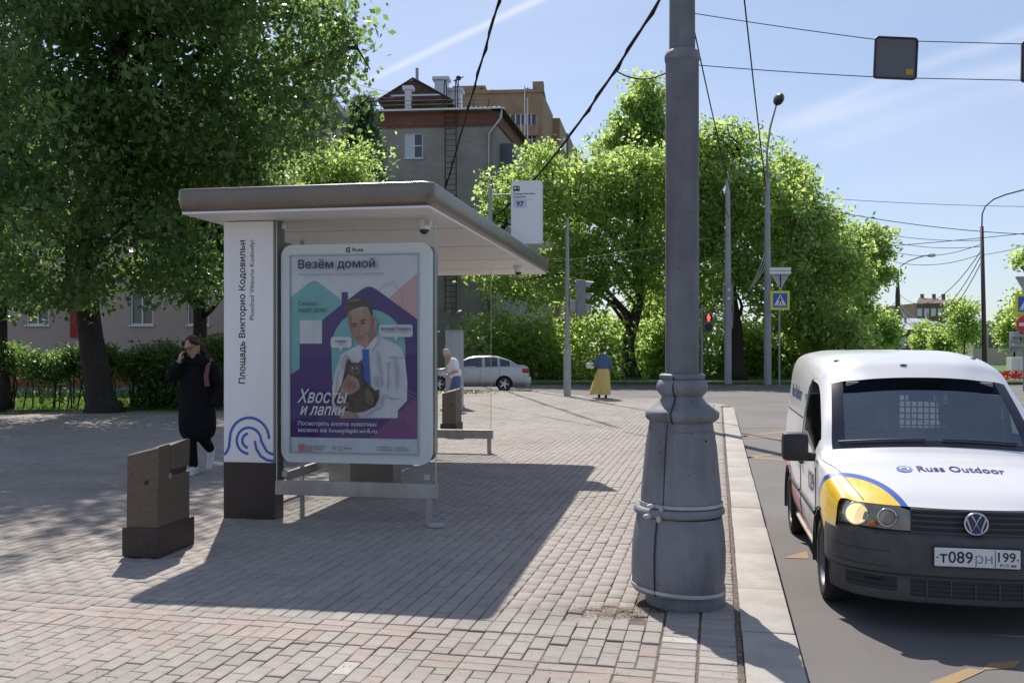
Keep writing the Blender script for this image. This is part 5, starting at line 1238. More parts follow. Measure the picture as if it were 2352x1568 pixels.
# woman in a long yellow skirt, seen from behind
M_den = mat('denim', (0.075, 0.125, 0.25), 0.85, var=0.25, vscale=14, bump=0.4, bscale=60)
M_ysk = mat('yellow_skirt', (0.62, 0.47, 0.14), 0.8, var=0.1, vscale=6)
yp = thing('person', 'person in blue denim jacket and long yellow skirt seen from behind', 'person', G(1385, 914))
b_ = MB(); q, Mh = head(b_, (-.02, .02, 1.555), .98, yaw=R(170))
b_.caps((0, 0, 1.36), (-.01, .01, 1.50), .05, .05); b_.caps((0, 0, .95), (0, 0, 1.26), .10, .10)
for s, el, wr in ((-1, (-.25, .06, 1.10), (-.28, .22, 1.08)), (1, (.25, .02, 1.06), (.24, .14, .88))):
    b_.caps((s*.17, 0, 1.32), el, .045, .038); b_.caps(el, wr, .038, .028); hand(b_, wr, Vector(wr)-Vector(el), (-s, 0, 0), .95, .3, s)
for x_, y_ in ((-.12, .04), (.07, -.12)): b_.caps((x_*.7, 0, .9), (x_, y_, .45), .08, .055); b_.caps((x_, y_, .45), (x_*1.1, y_-.02, .08), .055, .035)
blob(b_, 'body', M_skin, yp, 0.009, 3)
b_ = MB(); b_.ell((0, 0, 1.2), (.2, .15, .22)); b_.ell((0, 0, 1.02), (.2, .15, .14)); b_.caps((-.15, 0, 1.33), (.15, 0, 1.33), .08, .08); b_.caps((-.05, -.02, 1.38), (.05, -.02, 1.38), .07, .07)
for s, el, wr in ((-1, (-.25, .06, 1.10), (-.28, .20, 1.08)), (1, (.25, .02, 1.06), (.24, .13, .90))): b_.caps((s*.17, 0, 1.32), el, .078, .065); b_.caps(el, wr, .062, .048)
blob(b_, 'denim_jacket', M_den, yp, 0.012, 2)
b_ = MB(); rows = []; n_ = 40
for i, (z, rx, ry, cx_) in enumerate(((1.0, .16, .12, 0), (.9, .2, .16, 0), (.7, .25, .2, -.02), (.45, .29, .24, -.06), (.13, .35, .29, -.10))):
    rows.append([Vector((cx_+(rx*(1+.09*math.sin(9*a_)*i/4))*math.cos(a_), (ry*(1+.09*math.sin(9*a_+1)*i/4))*math.sin(a_), z+.02*math.sin(2*a_)*i/4)) for a_ in [2*math.pi*j/n_ for j in range(n_)]])
b_.add([p for r_ in rows for p in r_], [(i*n_+j, i*n_+(j+1) % n_, (i+1)*n_+(j+1) % n_, (i+1)*n_+j) for i in range(4) for j in range(n_)])
b_.build('long_skirt', M_ysk, yp, True)
for x_, y_ in ((-.13, .02), (.08, -.14)): b_ = MB(); b_.caps((x_, y_-.03, .05), (x_, y_+.13, .035), .045, .035); b_.caps((x_, y_-.02, .06), (x_, y_-.02, .14), .042, .045); blob(b_, 'shoe', M_bplas, yp, .01, 2)
b_ = MB(); b_.ell(q(0, .02, .03), (.088, .102, .1), 16, 10, M=Mh); b_.ell(q(0, .07, .09), (.05, .05, .045)); blob(b_, 'hair', M_dhair, yp, .01, 2)
bg_ = thing('handbag', 'small white bag carried in front by the person in the yellow skirt', 'bag', yp.location+Vector((-.37, .28, .98)))
MB().bbox(-.15, .10, -.05, .08, 0.0, .17, .03).build('bag_body', M_shoe, bg_, True, 40); MB().tube([(-.1, 0, .16), (-.02, 0, .26), (.06, 0, .16)], .01, 6).build('bag_handle', M_shoe, bg_)
# man in a white shirt, walking away behind the glass
mp_ = thing('person', 'person in white shirt and denim shorts stooping behind the shelter glass', 'person', G(1052, 944))
M_wsh2 = mat('white_shirt', (0.72, 0.72, 0.74), 0.8, var=0.06, vscale=8)
b_ = MB(); q, Mh = head(b_, (-.30, -.06, 1.50), .98, yaw=R(120), pitch=R(25))
b_.caps((-.2, 0, 1.32), (-.28, -.03, 1.44), .055, .052); b_.caps((-.05, 0, .9), (-.17, 0, 1.27), .13, .15)
b_.caps((-.14, -.16, 1.30), (-.02, -.22, 1.06), .045, .04); b_.caps((-.02, -.22, 1.06), (-.20, -.28, .98), .04, .03); hand(b_, (-.20, -.28, .98), (-1, -.2, -.2), (0, .3, -1), .95, .5)
b_.caps((-.14, .16, 1.30), (-.20, .22, 1.04), .045, .04); b_.caps((-.20, .22, 1.04), (-.36, .2, .95), .04, .03); hand(b_, (-.36, .2, .95), (-1, 0, -.2), (0, -.3, -1), .95, .5)
for hp, kn, an in (((-.04, -.09, .88), (-.03, -.09, .48), (.07, -.09, .10)), ((-.04, .09, .88), (-.17, .09, .50), (-.28, .09, .09))): b_.caps(hp, kn, .085, .058); b_.caps(kn, an, .058, .036)
blob(b_, 'body', M_skin, mp_, .009, 3)
b_ = MB(); b_.ell((-.13, 0, 1.17), (.17, .21, .23)); b_.ell((-.07, 0, .98), (.17, .2, .16)); b_.caps((-.14, -.15, 1.32), (-.14, .15, 1.32), .08, .08); b_.caps((-.14, -.16, 1.30), (-.05, -.21, 1.12), .075, .07); b_.caps((-.14, .16, 1.30), (-.19, .21, 1.12), .075, .07)
blob(b_, 'shirt', M_wsh2, mp_, .012, 2)
b_ = MB()
for hp, kn in (((-.04, -.09, .86), (-.03, -.09, .52)), ((-.04, .09, .86), (-.15, .09, .54))): b_.caps(hp, kn, .115, .10)
blob(b_, 'shorts', M_den, mp_, .012, 2)
for c_ in ((.05, -.09), (-.30, .09)): b_ = MB(); b_.caps((c_[0], c_[1], .05), (c_[0]-.15, c_[1], .04), .048, .04); b_.caps((c_[0]+.02, c_[1], .05), (c_[0]+.02, c_[1], .12), .045, .042); blob(b_, 'shoe', M_shoe, mp_, .01, 2)
b_ = MB(); b_.ell(q(0, .02, .04), (.087, .1, .095), 16, 10, M=Mh); b_.ell(q(0, -.09, .05), (.06, .07, .012), 12, 6, M=Mh); blob(b_, 'cap', mat('pale_cap', (.45, .40, .34), .8), mp_, .01, 1)
# two dark walkers on the path under the trees
for (x_, lab, hm, dx) in ((1606, 'dark clothed walker on the path under the trees, left one of two', 1.5, -.02), (1625, 'dark clothed walker on the path under the trees, right one of two', 1.56, .03)):
    dp = thing('person', lab, 'person', (P(x_, 800, 54).x, 54, 0), R(180)); dp.scale = (hm/1.7,)*3
    b_ = MB(); q, Mh = head(b_, (0, 0, 1.60), 1.0); b_.caps((0, 0, 1.4), (0, 0, 1.54), .055, .05); b_.caps((0, 0, .95), (0, 0, 1.36), .13, .15)
    for s in (-1, 1):
        b_.caps((s*.18, 0, 1.38), (s*.24, .03*s, 1.1), .05, .04); b_.caps((s*.24, .03*s, 1.1), (s*.22, -.1, .88), .04, .03); hand(b_, (s*.22, -.1, .88), (0, -.3, -1), (-s, 0, 0), .95, .4, s)
        b_.caps((s*.09, 0, .92), (s*.1, -.1*s, .5), .085, .06); b_.caps((s*.1, -.1*s, .5), (s*.1, -.05*s+.05, .06), .06, .045); b_.caps((s*.1, -.05*s+.05, .05), (s*.1, -.05*s-.09, .04), .045, .035)
    blob(b_, 'body', M_blk2, dp, .014, 2)
    b_ = MB(); b_.ell((0, 0, 1.2), (.21, .15, .26)); b_.caps((-.16, 0, 1.38), (.16, 0, 1.38), .07, .07)
    for s in (-1, 1): b_.caps((s*.18, 0, 1.38), (s*.25, .03*s, 1.08), .075, .06); b_.caps((s*.25, .03*s, 1.08), (s*.22, -.1, .90), .06, .05)
    blob(b_, 'jacket', M_blk, dp, .016, 2)
    b_ = MB(); b_.ell((0, .02, 1.63), (.085, .1, .1)); blob(b_, 'hair', M_dhair, dp, .014, 1)
# ------------------------------------------------------------------ info pillar by the shelter's far end
ip = thing('info_pillar', 'tall grey metal pillar seen through the far shelter glass beside the silver car', 'pillar', (P(1041, 800, 26).x, 26, 0), -ST)
MB().bbox(-.23, .23, 0, .3, 0.06, 2.12, .02).build('pillar_body', mat('pillar_grey', (0.34, 0.35, 0.37), .5, var=.08), ip, True, 40)
MB().box(-.25, .25, -.02, .32, 0, .06).build('pillar_base', M_grey, ip); MB().box(-.24, .24, -.01, .31, 2.121, 2.15).build('pillar_cap', M_grey, ip)
def dup(root, loc, label):
    r_ = root.copy(); COL.objects.link(r_); r_.location = loc; r_['label'] = label
    for ch_ in [o for o in bpy.data.objects if o.parent == root]:
        c_ = ch_.copy(); COL.objects.link(c_); c_.parent = r_
    return r_
bn['group'] = 'stone litter bins'
dup(bn, G(1047, 1002), 'stone litter bin standing at the far end of the shelter, seen through its glass')
# ------------------------------------------------------------------ trees and shrubs
def leaf_cloud(name, C, per, sig, size, m, parent, seed, droop=0.3, flat=0.75, aspect=0.62, kind=None):
    r = np.random.default_rng(seed); C = np.asarray(C); n = len(C)*per
    p = np.repeat(C, per, 0); sg = np.repeat(r.uniform(.7, 1.35, len(C)), per)[:, None]*sig
    p = p+np.clip(r.normal(size=(n, 3)), -1.75, 1.75)*sg*np.array([1, 1, flat])
    nr = r.normal(size=(n, 3)); nr[:, 2] = nr[:, 2]*.8+.5; nr /= np.linalg.norm(nr, axis=1)[:, None]
    a = r.normal(size=(n, 3)); a[:, 2] -= droop; a -= nr*(a*nr).sum(1)[:, None]; a /= np.linalg.norm(a, axis=1)[:, None]+1e-9
    b = np.cross(nr, a); L = size*r.uniform(.45, 1.5, n)[:, None]; W = L*aspect
    V = np.stack([p-a*L*.5, p+b*W*.5-a*L*.05+nr*L*.06, p+a*L*.5, p-b*W*.5-a*L*.05+nr*L*.06], 1).reshape(-1, 3)
    return bigmesh(name, V, np.arange(4*n).reshape(-1, 4), m, parent)
def in_ells(ells, n, r, shell=0.55):
    out_ = []; vol = np.array([e[3]*e[4]*e[5]*(e[6] if len(e) > 6 else 1) for e in ells]); vol = vol/vol.sum()
    k = r.choice(len(ells), n, p=vol)
    for i in k:
        e = ells[i]; d = r.normal(size=3); d /= np.linalg.norm(d); rr = (shell+(1-shell)*r.random())*(r.random()**.12)*(1+.30*math.sin(3.1*d[0]*2+4*d[2]+i*1.7)*math.sin(5*d[2]-3*d[0]+i))*(1.28 if r.random() < .07 else 1)
        out_.append([e[0]+d[0]*e[3]*rr, e[1]+d[1]*e[4]*rr, e[2]+d[2]*e[5]*rr])
    return np.array(out_)
def tree(name, label, base, trunk, tr, ells, nclus, per, sig, lsize, lm, seed, group=None, nlimb=10, bark=None, droop=.3, limbs=(), zmin=2.2):
    """trunk: list of points relative to base; ells: crown lobes relative to base"""
    r = np.random.default_rng(seed); root = thing(name, label, 'tree', base, 0, group); bark = bark or M_bark
    T = [Vector(p) for p in trunk]; k = len(T)
    sm = [tuple(p) for p in catmull_grid([[tuple(p)] for p in T], 4, 1)[:, 0]]
    rad = [tr*(1-.78*i/(len(sm)-1)) for i in range(len(sm))]; rad[0] *= 1.55; rad[1] *= 1.18
    tk = MB().tube(sm, rad, 14); tk.build('trunk', bark, root, True)
    C = in_ells(ells, nclus, r); C[:, 2] = np.maximum(C[:, 2], zmin)
    starts = [Vector(p) for p in sm[len(sm)//3:]]
    b_ = MB(); nodes = []
    def limb(p0, p1, r0, wob):
        pts = []; L = (p1-p0).length
        o1 = Vector(r.normal(size=3))*L*wob; o2 = Vector(r.normal(size=3))*L*wob
        for i in range(8):
            t = i/7; pts.append(p0.lerp(p1, t)+o1*math.sin(math.pi*t)+o2*math.sin(2*math.pi*t)*.5+Vector((0, 0, L*.10*math.sin(math.pi*t))))
        b_.tube(pts, [r0*(1-.8*i/7)+.006 for i in range(8)], 7); return pts
    for L_ in limbs:
        nodes += limb(Vector(L_[0]), Vector(L_[1]), L_[2], .03)
    big = C[r.permutation(len(C))[:nlimb]]
    for c in big:
        s_ = min(starts, key=lambda p: abs(p.z-(c[2]-1.8-.25*np.hypot(c[0]-p.x, c[1]-p.y)))); nodes += limb(s_, Vector(c), tr*r.uniform(.22, .42), .07)
    nodes += starts; NP = np.array([tuple(p) for p in nodes])
    for c in C[r.permutation(len(C))[:min(len(C), 150)]]:
        d = np.linalg.norm(NP-c, axis=1); j = int(np.argmin(d))
        if .25 < d[j] < 6: limb(Vector(NP[j]), Vector(c), max(.012, .018*d[j]), .06)
    b_.build('branches', bark, root, True)
    leaf_cloud('crown', C, per, sig, lsize, lm, root, seed+1, droop)
    return root
# the old lime on the left
tb = G(238, 946)
def rel(x, y, d, b): return P(x, y, d)-b
EL = []
def pe(x, y, d, rx, ry, dep, wgt=1, b=tb):          # crown lobe given by its picture place and radii (px), depth radius in m
    c = P(x, y, d)-b; return (c.x, c.y, c.z, rx*d/F, dep, ry*d/F, wgt)
L1 = [pe(330, 150, 22, 330, 330, 4.5), pe(640, 90, 21, 210, 190, 3.2), pe(120, 380, 21, 260, 240, 4), pe(480, 330, 22, 270, 150, 3.5), pe(330, 560, 22, 230, 110, 2.6), pe(110, 620, 21.5, 170, 100, 2.4), pe(520, 430, 22.5, 200, 70, 2.2), pe(150, -250, 22, 480, 340, 5.5, 1.5), pe(300, -60, 19, 330, 160, 2.5, 1.3), pe(420, 640, 23, 120, 70, 1.4, 1.5), pe(90, 670, 22, 120, 60, 1.4, 1.5), pe(270, 640, 23.5, 120, 50, 1.2, 1.3), pe(740, 60, 20.5, 110, 110, 1.6, 1.6), pe(690, 210, 21, 140, 90, 1.8, 1.6), pe(620, 320, 22, 150, 90, 1.8, 1.3)]
tree('lime_tree', 'huge dark lime tree with a leaning trunk on the left by the hedge', tb,
     [(0, 0, -.05), rel(222, 860, 24.0, tb), rel(205, 740, 24.0, tb), rel(196, 600, 23.8, tb), rel(215, 480, 23.6, tb), rel(245, 330, 23.3, tb), rel(280, 120, 23, tb), rel(310, -120, 22.8, tb)],
     .365, L1, 1700, 64, .30, .155, M_leafA, 21, nlimb=18, zmin=2.15,
     limbs=((rel(225, 420, 23.5, tb), rel(590, 440, 22, tb), .11), (rel(245, 330, 23.3, tb), rel(760, 30, 20.5, tb), .14), (rel(210, 500, 23.6, tb), rel(330, 480, 22, tb), .10), (rel(760, 40, 20.5, tb), rel(850, 160, 20.2, tb), .04)))
tb2 = Vector((P(2, 800, 24.8).x, 24.8, 0))
def pe2(*a, b=tb2): return pe(*a, b=b)
tree('lime_tree', 'tree cut off by the left edge of the picture, its thin trunk beside the hedge', tb2, [(0, 0, 0), (0, 0, 3), (.1, 0, 6), (.2, -.3, 10)], .2, [pe(-60, 300, 24, 200, 330, 3, b=tb2), pe(-40, 620, 24, 150, 110, 2, b=tb2)], 200, 70, .36, .15, M_leafA, 31, zmin=2.4)
tb3 = Vector((P(456, 800, 30).x, 30.0, .03))
tree('lime_tree', 'tree with a dark trunk rising from behind the dense hedge, left of the name column', tb3, [(0, 0, 0), (.05, 0, 2.5), (-.1, 0, 5), (0, 0, 9)], .28, [pe(470, 560, 29, 150, 130, 2.6, b=tb3), pe(600, 500, 29, 180, 110, 2.6, b=tb3), pe(440, 380, 29, 200, 150, 3, b=tb3)], 330, 75, .38, .17, M_leafC, 41, zmin=2.7)
tb4 = Vector((P(760, 800, 33).x, 33.0, 0))
tree('small_tree', 'light green young tree above the shelter roof in front of the brick house', tb4, [(0, 0, 0), (.05, 0, 2.5), (0, 0, 5), (0, 0, 7)], .16, [pe(820, 400, 33, 60, 60, 1.2, b=tb4), pe(740, 400, 33, 90, 70, 1.4, b=tb4), pe(780, 500, 33, 110, 80, 1.6, b=tb4)], 220, 60, .33, .14, M_leafB, 51, zmin=2.5)
# spruce
sb = Vector((P(805, 800, 38).x, 38, 0)); sp_ = thing('spruce_tree', 'dark green spruce with pointed top between the big lime and the brick house', 'tree', sb)
MB().tube([(0, 0, 0), (0, 0, 5), (.75, 0, 12.0)], [.2, .14, .02], 10).build('trunk', M_bark, sp_, True)
r = np.random.default_rng(5); Cc = []
for k in range(620):
    z = 2.2+9.6*r.random()**.8; rr = (12.3-z)*.36*(.45+.55*r.random()); a_ = r.uniform(0, 6.283); Cc.append((rr*math.cos(a_)+.45*max(0, z-5)/7*1.2, rr*math.sin(a_), z-rr*.25))
leaf_cloud('crown', Cc, 60, .20, .15, M_leafD, sp_, 9, droop=.8, flat=.5, aspect=.25)
# trees across the street
GR = 'trees across the street'
def st(x, d, label, trunk, tr, lobes, n, per, sig, ls, m, seed, **k):
    b = Vector((P(x, 800, d).x, d, 0)); e = [pe(*q, b=b) for q in lobes]
    return tree('street_tree', label, b, [(Vector((dx, dy, dz))) for dx, dy, dz in trunk], tr, e, n, per, sig, ls, m, seed, GR, **k)
st(1448, 50, 'broad maple with dark leaning trunk behind the person in the yellow skirt', [(0, 0, 0), (-.1, 0, 2), (.5, 0, 4.5), (.3, 0, 8), (.5, 0, 12)], .42,
   [(1330, 500, 50, 150, 110, 1.93), (1450, 430, 50, 130, 110, 1.93), (1290, 650, 49, 150, 90, 1.65), (1420, 600, 49, 160, 110, 1.65), (1200, 460, 51, 80, 60, 1.32), (1160, 640, 50, 90, 60, 1.32), (1190, 430, 50.5, 80, 45, 1.2, 2), (1145, 480, 50, 55, 45, 1.2, 2), (1250, 375, 51, 60, 45, 1.3, 2), (1370, 390, 50.5, 100, 70, 1.5), (1530, 430, 50, 100, 100, 1.6), (1520, 600, 49.5, 110, 110, 1.6)], 860, 38, .36, .235, M_leafB, 61, zmin=2.0)
st(1475, 62, 'tallest maple whose crown tops the others left of the lamp column', [(0, 0, 0), (0, 0, 6), (.2, 0, 12), (.3, 0, 17)], .4, [(1468, 235, 62, 45, 55, 1.4, 1.2), (1500, 250, 62, 40, 70, 1.4, 1.2), (1455, 290, 62, 60, 45, 1.5), (1440, 340, 62, 80, 60, 1.43), (1520, 330, 62, 70, 80, 1.65)], 250, 46, .36, .28, M_leafB, 71)
st(1692, 48.5, 'maple with a thick dark trunk right of the lamp column', [(0, 0, 0), (0, 0, 2.4), (-.3, 0, 5), (-.1, 0, 8), (.1, 0, 11)], .40,
   [(1660, 440, 48.5, 110, 130, 1.93), (1760, 470, 48.5, 110, 110, 1.76), (1640, 620, 48, 100, 100, 1.65), (1770, 640, 48, 120, 90, 1.65), (1690, 330, 49, 70, 60, 1.32), (1610, 400, 49, 70, 100, 1.4), (1605, 335, 49, 55, 60, 1.2, 1.5), (1700, 560, 48.5, 150, 110, 1.6)], 680, 38, .36, .235, M_leafB, 81, zmin=2.0)
st(1850, 50, 'bushy maple behind the crossing sign', [(0, 0, 0), (.1, 0, 2.5), (0, 0, 6), (.1, 0, 9)], .28,
   [(1850, 560, 50, 110, 110, 1.65), (1900, 640, 49, 110, 90, 1.54), (1830, 720, 48, 110, 80, 1.43), (1800, 400, 51, 70, 60, 1.32), (1900, 760, 48, 110, 60, 1.32), (1880, 500, 51, 60, 50, 1.2), (1820, 450, 51, 60, 60, 1.3), (1940, 620, 51, 60, 60, 1.3)], 580, 38, .36, .235, M_leafB, 91, zmin=.9)
st(1975, 54, 'slender sloping maple at the right end of the row', [(0, 0, 0), (.1, 0, 2.5), (.2, 0, 5), (.8, 0, 8)], .2,
   [(1970, 580, 54, 70, 75, 1.32), (2020, 560, 54, 45, 45, 0.88), (1960, 690, 54, 70, 70, 1.32), (2000, 630, 54, 50, 40, 0.88), (2040, 630, 54, 30, 12, 0.44, 2.5)], 260, 38, .28, .23, M_leafB, 101, zmin=1.0)
st(2005, 70, 'light green young tree behind the roof of the van', [(0, 0, 0), (0, 0, 3), (0, 0, 6)], .14, [(2000, 760, 70, 60, 45, 0.99), (2030, 770, 70, 35, 30, 0.88)], 130, 50, .45, .25, M_leafB, 111, zmin=.7)
st(1560, 58, 'shaded tree behind the lamp column', [(0, 0, 0), (0, 0, 5), (0, 0, 10)], .3, [(1560, 480, 58, 110, 140, 1.65), (1560, 680, 57, 130, 100, 1.65), (1640, 760, 56, 90, 50, 1.32), (1480, 760, 57, 100, 50, 1.32)], 330, 44, .34, .27, M_leafB, 121, zmin=1.2)
# understorey shrubs
def shrub(name, label, x0, x1, d, h, n, per, sig, ls, m, seed, dep=1.0, group=None, cat='shrub', z0=.25, stems=14):
    a_, c_ = P(x0, 800, d).x, P(x1, 800, d).x; root = thing(name, label, cat, ((a_+c_)/2, d, 0), 0, group); r = np.random.default_rng(seed)
    hw1 = (c_-a_)/2; C = np.stack([r.uniform(-hw1, hw1, n), r.uniform(-dep, dep, n), r.uniform(z0, h, n)], 1)
    C[:, 2] *= 1-.25*np.abs(np.sin(C[:, 0]*1.3+seed))
    b_ = MB()
    for k in range(stems):
        x_, y_ = r.uniform(-hw1, hw1), r.uniform(-dep*.4, dep*.4); e = C[r.integers(len(C))]
        b_.tube([(x_, y_, 0), (x_+r.normal()*.08, y_, h*.35), (x_+r.normal()*.2, y_, h*.8)], [.022, .018, .008], 5)
    b_.build('stems', M_bark, root); leaf_cloud('foliage', C, per, sig, ls, m, root, seed+1); return root
shrub('shrub', 'dark shrubs under the trees behind the silver car', 1080, 1420, 50, 3.6, 260, 60, .5, .24, M_leafB, 201, 1.6, z0=.2)
shrub('shrub', 'leafy shrubs under the trees behind the traffic pole with the red man', 1470, 1600, 51, 3.4, 140, 60, .5, .24, M_leafB, 211, 1.4)
shrub('shrub', 'bright shrubs under the maples behind the tapered concrete pole', 1655, 1800, 52, 3.2, 140, 60, .5, .24, M_leafB, 221, 1.2)
shrub('shrub', 'bright low shrubs under the maples just left of the van', 1790, 1990, 51, 3.4, 200, 60, .5, .24, M_leafB, 231, 1.4)
# hedges, left
hg = shrub('hedge', 'clipped hedge with bare lower stems beside the big lime trunk', -120, 420, 25.0, 1.9, 330, 62, .13, .085, M_leafA, 241, .40, cat='hedge', z0=1.12, stems=34)
C = np.random.default_rng(8).uniform([-3.0, -.35, .1], [3.0, .35, 1.1], (90, 3)); leaf_cloud('lower_sprigs', C, 16, .14, .085, M_leafA, hg, 77)
shrub('hedge', 'dense dark hedge behind the person in black', 330, 640, 25.3, 1.95, 420, 70, .17, .10, M_leafC, 251, .5, cat='hedge', z0=.12, stems=20)
# small trees and planting far right
for (x_, d, h, rx, lab, sd) in ((2215, 66, 5.6, 38, 'thin young street tree left of the tall dark pole', 301), (2330, 62, 5.0, 45, 'leafy street tree behind the right hand traffic signs', 311), (2125, 80, 4.0, 30, 'small round tree in front of the white roofed house', 321), (2170, 74, 3.6, 34, 'small tree at the foot of the dark brick block', 331)):
    b = Vector((P(x_, 800, d).x, d, 0)); zc = h*.62
    tree('young_tree', lab, b, [(0, 0, 0), (0, 0, h*.4), (.05, 0, h*.95)], .08, [(0, 0, zc, rx*d/F, rx*d/F, h*.36)], 90, 42, .30, .2, M_leafB, sd, 'young trees on the far right', zmin=1.0, nlimb=5)
b = Vector((P(2380, 800, 40).x, 40, 0)); tree('street_tree', 'tree branch entering at the right edge above the signs', b, [(0, 0, 0), (0, 0, 3), (0, 0, 6)], .15, [pe(2375, 600, 40, 40, 25, 1, b=b), pe(2400, 700, 40, 60, 50, 1.4, b=b)], 110, 40, .3, .2, M_leafB, 341)
# ------------------------------------------------------------------ buildings
M_gbrick = brickmat('grey_brick', (0.32, 0.28, 0.25), (0.40, 0.355, 0.315), (0.21, 0.19, 0.175), ms=0.014)
M_rbrick = brickmat('red_brick', (0.20, 0.068, 0.045), (0.25, 0.09, 0.06), (0.10, 0.06, 0.05))
M_tbrick = brickmat('tan_brick', (0.33, 0.205, 0.125), (0.39, 0.25, 0.155), (0.28, 0.20, 0.14))
M_wfr = mat('white_window_frame', (0.72, 0.73, 0.75), 0.4, var=0)
M_slate = mat('corrugated_roof', (0.42, 0.40, 0.39), 0.7, var=0.15, vscale=1.5)
M_curt = mat('pale_blind', (0.55, 0.58, 0.62), 0.6, var=0.05)
M_bsteel = mat('roof_steel', (0.46, 0.48, 0.50), 0.35, metal=0.6, var=0.1)
M_rust = mat('rusty_iron', (0.05, 0.03, 0.025), 0.8, var=0.3)
M_dwood = mat('dark_boards', (0.075, 0.042, 0.032), 0.8, var=0.3, vscale=3)
class Frame:          # a facade: origin, direction along it, up z; outward normal towards the viewer
    def __init__(s, o, u): s.o = Vector(o); s.u = Vector(u).normalized(); s.n = Vector((s.u.y, -s.u.x, 0))
    def p(s, a, z, d=0): return s.o+s.u*a+s.n*d+Vector((0, 0, z))
    def px(s, x, y):
        q = onplane(x, y, s.o, s.n)-s.o; return q.dot(s.u), q.z
    def box(s, a0, a1, z0, z1, d0, d1, mb=None):
        mb = mb or MB(); vs = [s.p(a, z, d) for z in (z0, z1) for d in (d1, d0) for a in (a0, a1)]
        return mb.add(vs, [(0, 2, 3, 1), (4, 5, 7, 6), (0, 1, 5, 4), (2, 6, 7, 3), (0, 4, 6, 2), (1, 3, 7, 5)])
def local(root, mb):          # shift a world-space builder to its root's place
    l = root.location; mb.v = [(v[0]-l.x, v[1]-l.y, v[2]-l.z) for v in mb.v]; return mb
def wbuild(root, mb, name, m, parent=None, **k): return local(root, mb).build(name, m, parent or root, **k)
def window(root, fr_, a0, a1, z0, z1, split=.52, glass=None, blind=None, sill=True, bars=0.06):
    w_ = fr_.box(a0, a1, z0, z1, -.16, -.12); g_o = wbuild(root, w_, 'window', glass or M_dglass)
    f_ = MB(); t = bars
    fr_.box(a0, a1, z0, z0+t, -.12, -.05, f_); fr_.box(a0, a1, z1-t, z1, -.12, -.05, f_); fr_.box(a0, a0+t, z0+t, z1-t, -.12, -.05, f_); fr_.box(a1-t, a1, z0+t, z1-t, -.12, -.05, f_)
    m_ = a0+(a1-a0)*split; fr_.box(m_-t/2, m_+t/2, z0+t, z1-t, -.12, -.05, f_); fr_.box(m_+t/2, a1-t, z0+(z1-z0)*.5-t/2, z0+(z1-z0)*.5+t/2, -.12, -.055, f_)
    wbuild(root, f_, 'window_frame', M_wfr, g_o)
    if blind: wbuild(root, fr_.box(a0+t, m_-t/2, z0+t, z1-t, -.119, -.10), 'blind', M_curt, g_o)
    if sill: wbuild(root, fr_.box(a0-.06, a1+.06, z0-.07, z0-.005, -.04, .07), 'sill', M_bsteel, g_o)
    return g_o
def wall_with_holes(fr_, a0, a1, z0, z1, holes, d=-.25):
    """wall skin with real openings: cut into strips round the holes"""
    mb = MB(); As = sorted({a0, a1}|{h[0] for h in holes}|{h[1] for h in holes}); Zs = sorted({z0, z1}|{h[2] for h in holes}|{h[3] for h in holes})
    for i in range(len(As)-1):
        for j in range(len(Zs)-1):
            ca_, cz_ = (As[i]+As[i+1])/2, (Zs[j]+Zs[j+1])/2
            if any(h[0] < ca_ < h[1] and h[2] < cz_ < h[3] for h in holes): continue
            mb.add([fr_.p(As[i], Zs[j]), fr_.p(As[i+1], Zs[j]), fr_.p(As[i+1], Zs[j+1]), fr_.p(As[i], Zs[j+1])], [(0, 1, 2, 3)])
    for h in holes:
        q = [(h[0], h[2]), (h[1], h[2]), (h[1], h[3]), (h[0], h[3])]
        for k in range(4):
            (a_, z_), (b2, z2) = q[k], q[(k+1) % 4]; mb.add([fr_.p(a_, z_), fr_.p(b2, z2), fr_.p(b2, z2, d), fr_.p(a_, z_, d)], [(0, 1, 2, 3)])
    return mb
# ---- grey brick house
cor_ = P(1141, 800, 60); cor_.z = 0
UF = Vector((math.cos(R(5)), -math.sin(R(5)), 0))      # along the front, left to right
hs = thing('brick_house', 'grey brick apartment house with red brick frieze, gabled roof and iron wall ladder', 'building', cor_)
fA = Frame(cor_, UF); UD = Vector((math.sin(R(10.5)), math.cos(R(10.5)), 0)); fB = Frame(cor_, UD)
EZ = fA.px(1141, 254)[1]; FZ = fA.px(1100, 287)[1]; WL = 15.5
wins = []
for (xa, ya, xb, yb) in ((929, 307, 971, 363), (842, 310, 879, 366), (929, 440, 971, 496), (842, 440, 879, 496)):
    a0, z1 = fA.px(xa, ya); a1, z0 = fA.px(xb, yb); wins.append((a0, a1, z0, z1))
for k in range(1, 5):
    for (a0, a1, z0, z1) in wins[:2]:
        if z0-k*2.9 > 1 and k > 1: wins.append((a0, a1, z0-k*2.9-.8, z1-k*2.9-.8))
wl = wall_with_holes(fA, -WL, 0, 0, FZ, wins); wbuild(hs, wl, 'front_wall', M_gbrick)
for i, h in enumerate(wins): window(hs, fA, *h, blind=(i == 0))
SL = 24
wbuild(hs, MB().add([fB.p(0, 0), fB.p(SL, 0), fB.p(SL, FZ), fB.p(0, FZ)], [(0, 1, 2, 3)]), 'side_wall', M_gbrick)
fz = MB(); fA.box(-WL, .12, FZ, EZ-.02, -.3, .10, fz); wbuild(hs, fz, 'frieze', M_rbrick)
for k in range(60):
    a_ = -WL+.13+k*.26
    if a_ < 0: wbuild(hs, fA.box(a_, a_+.13, FZ-.12, FZ+.0, -.02, .09), 'corbel', M_rbrick)
fz = MB(); fB.box(-.02, SL, FZ, EZ-.02, -.3, .10, fz); wbuild(hs, fz, 'side_frieze', M_rbrick)
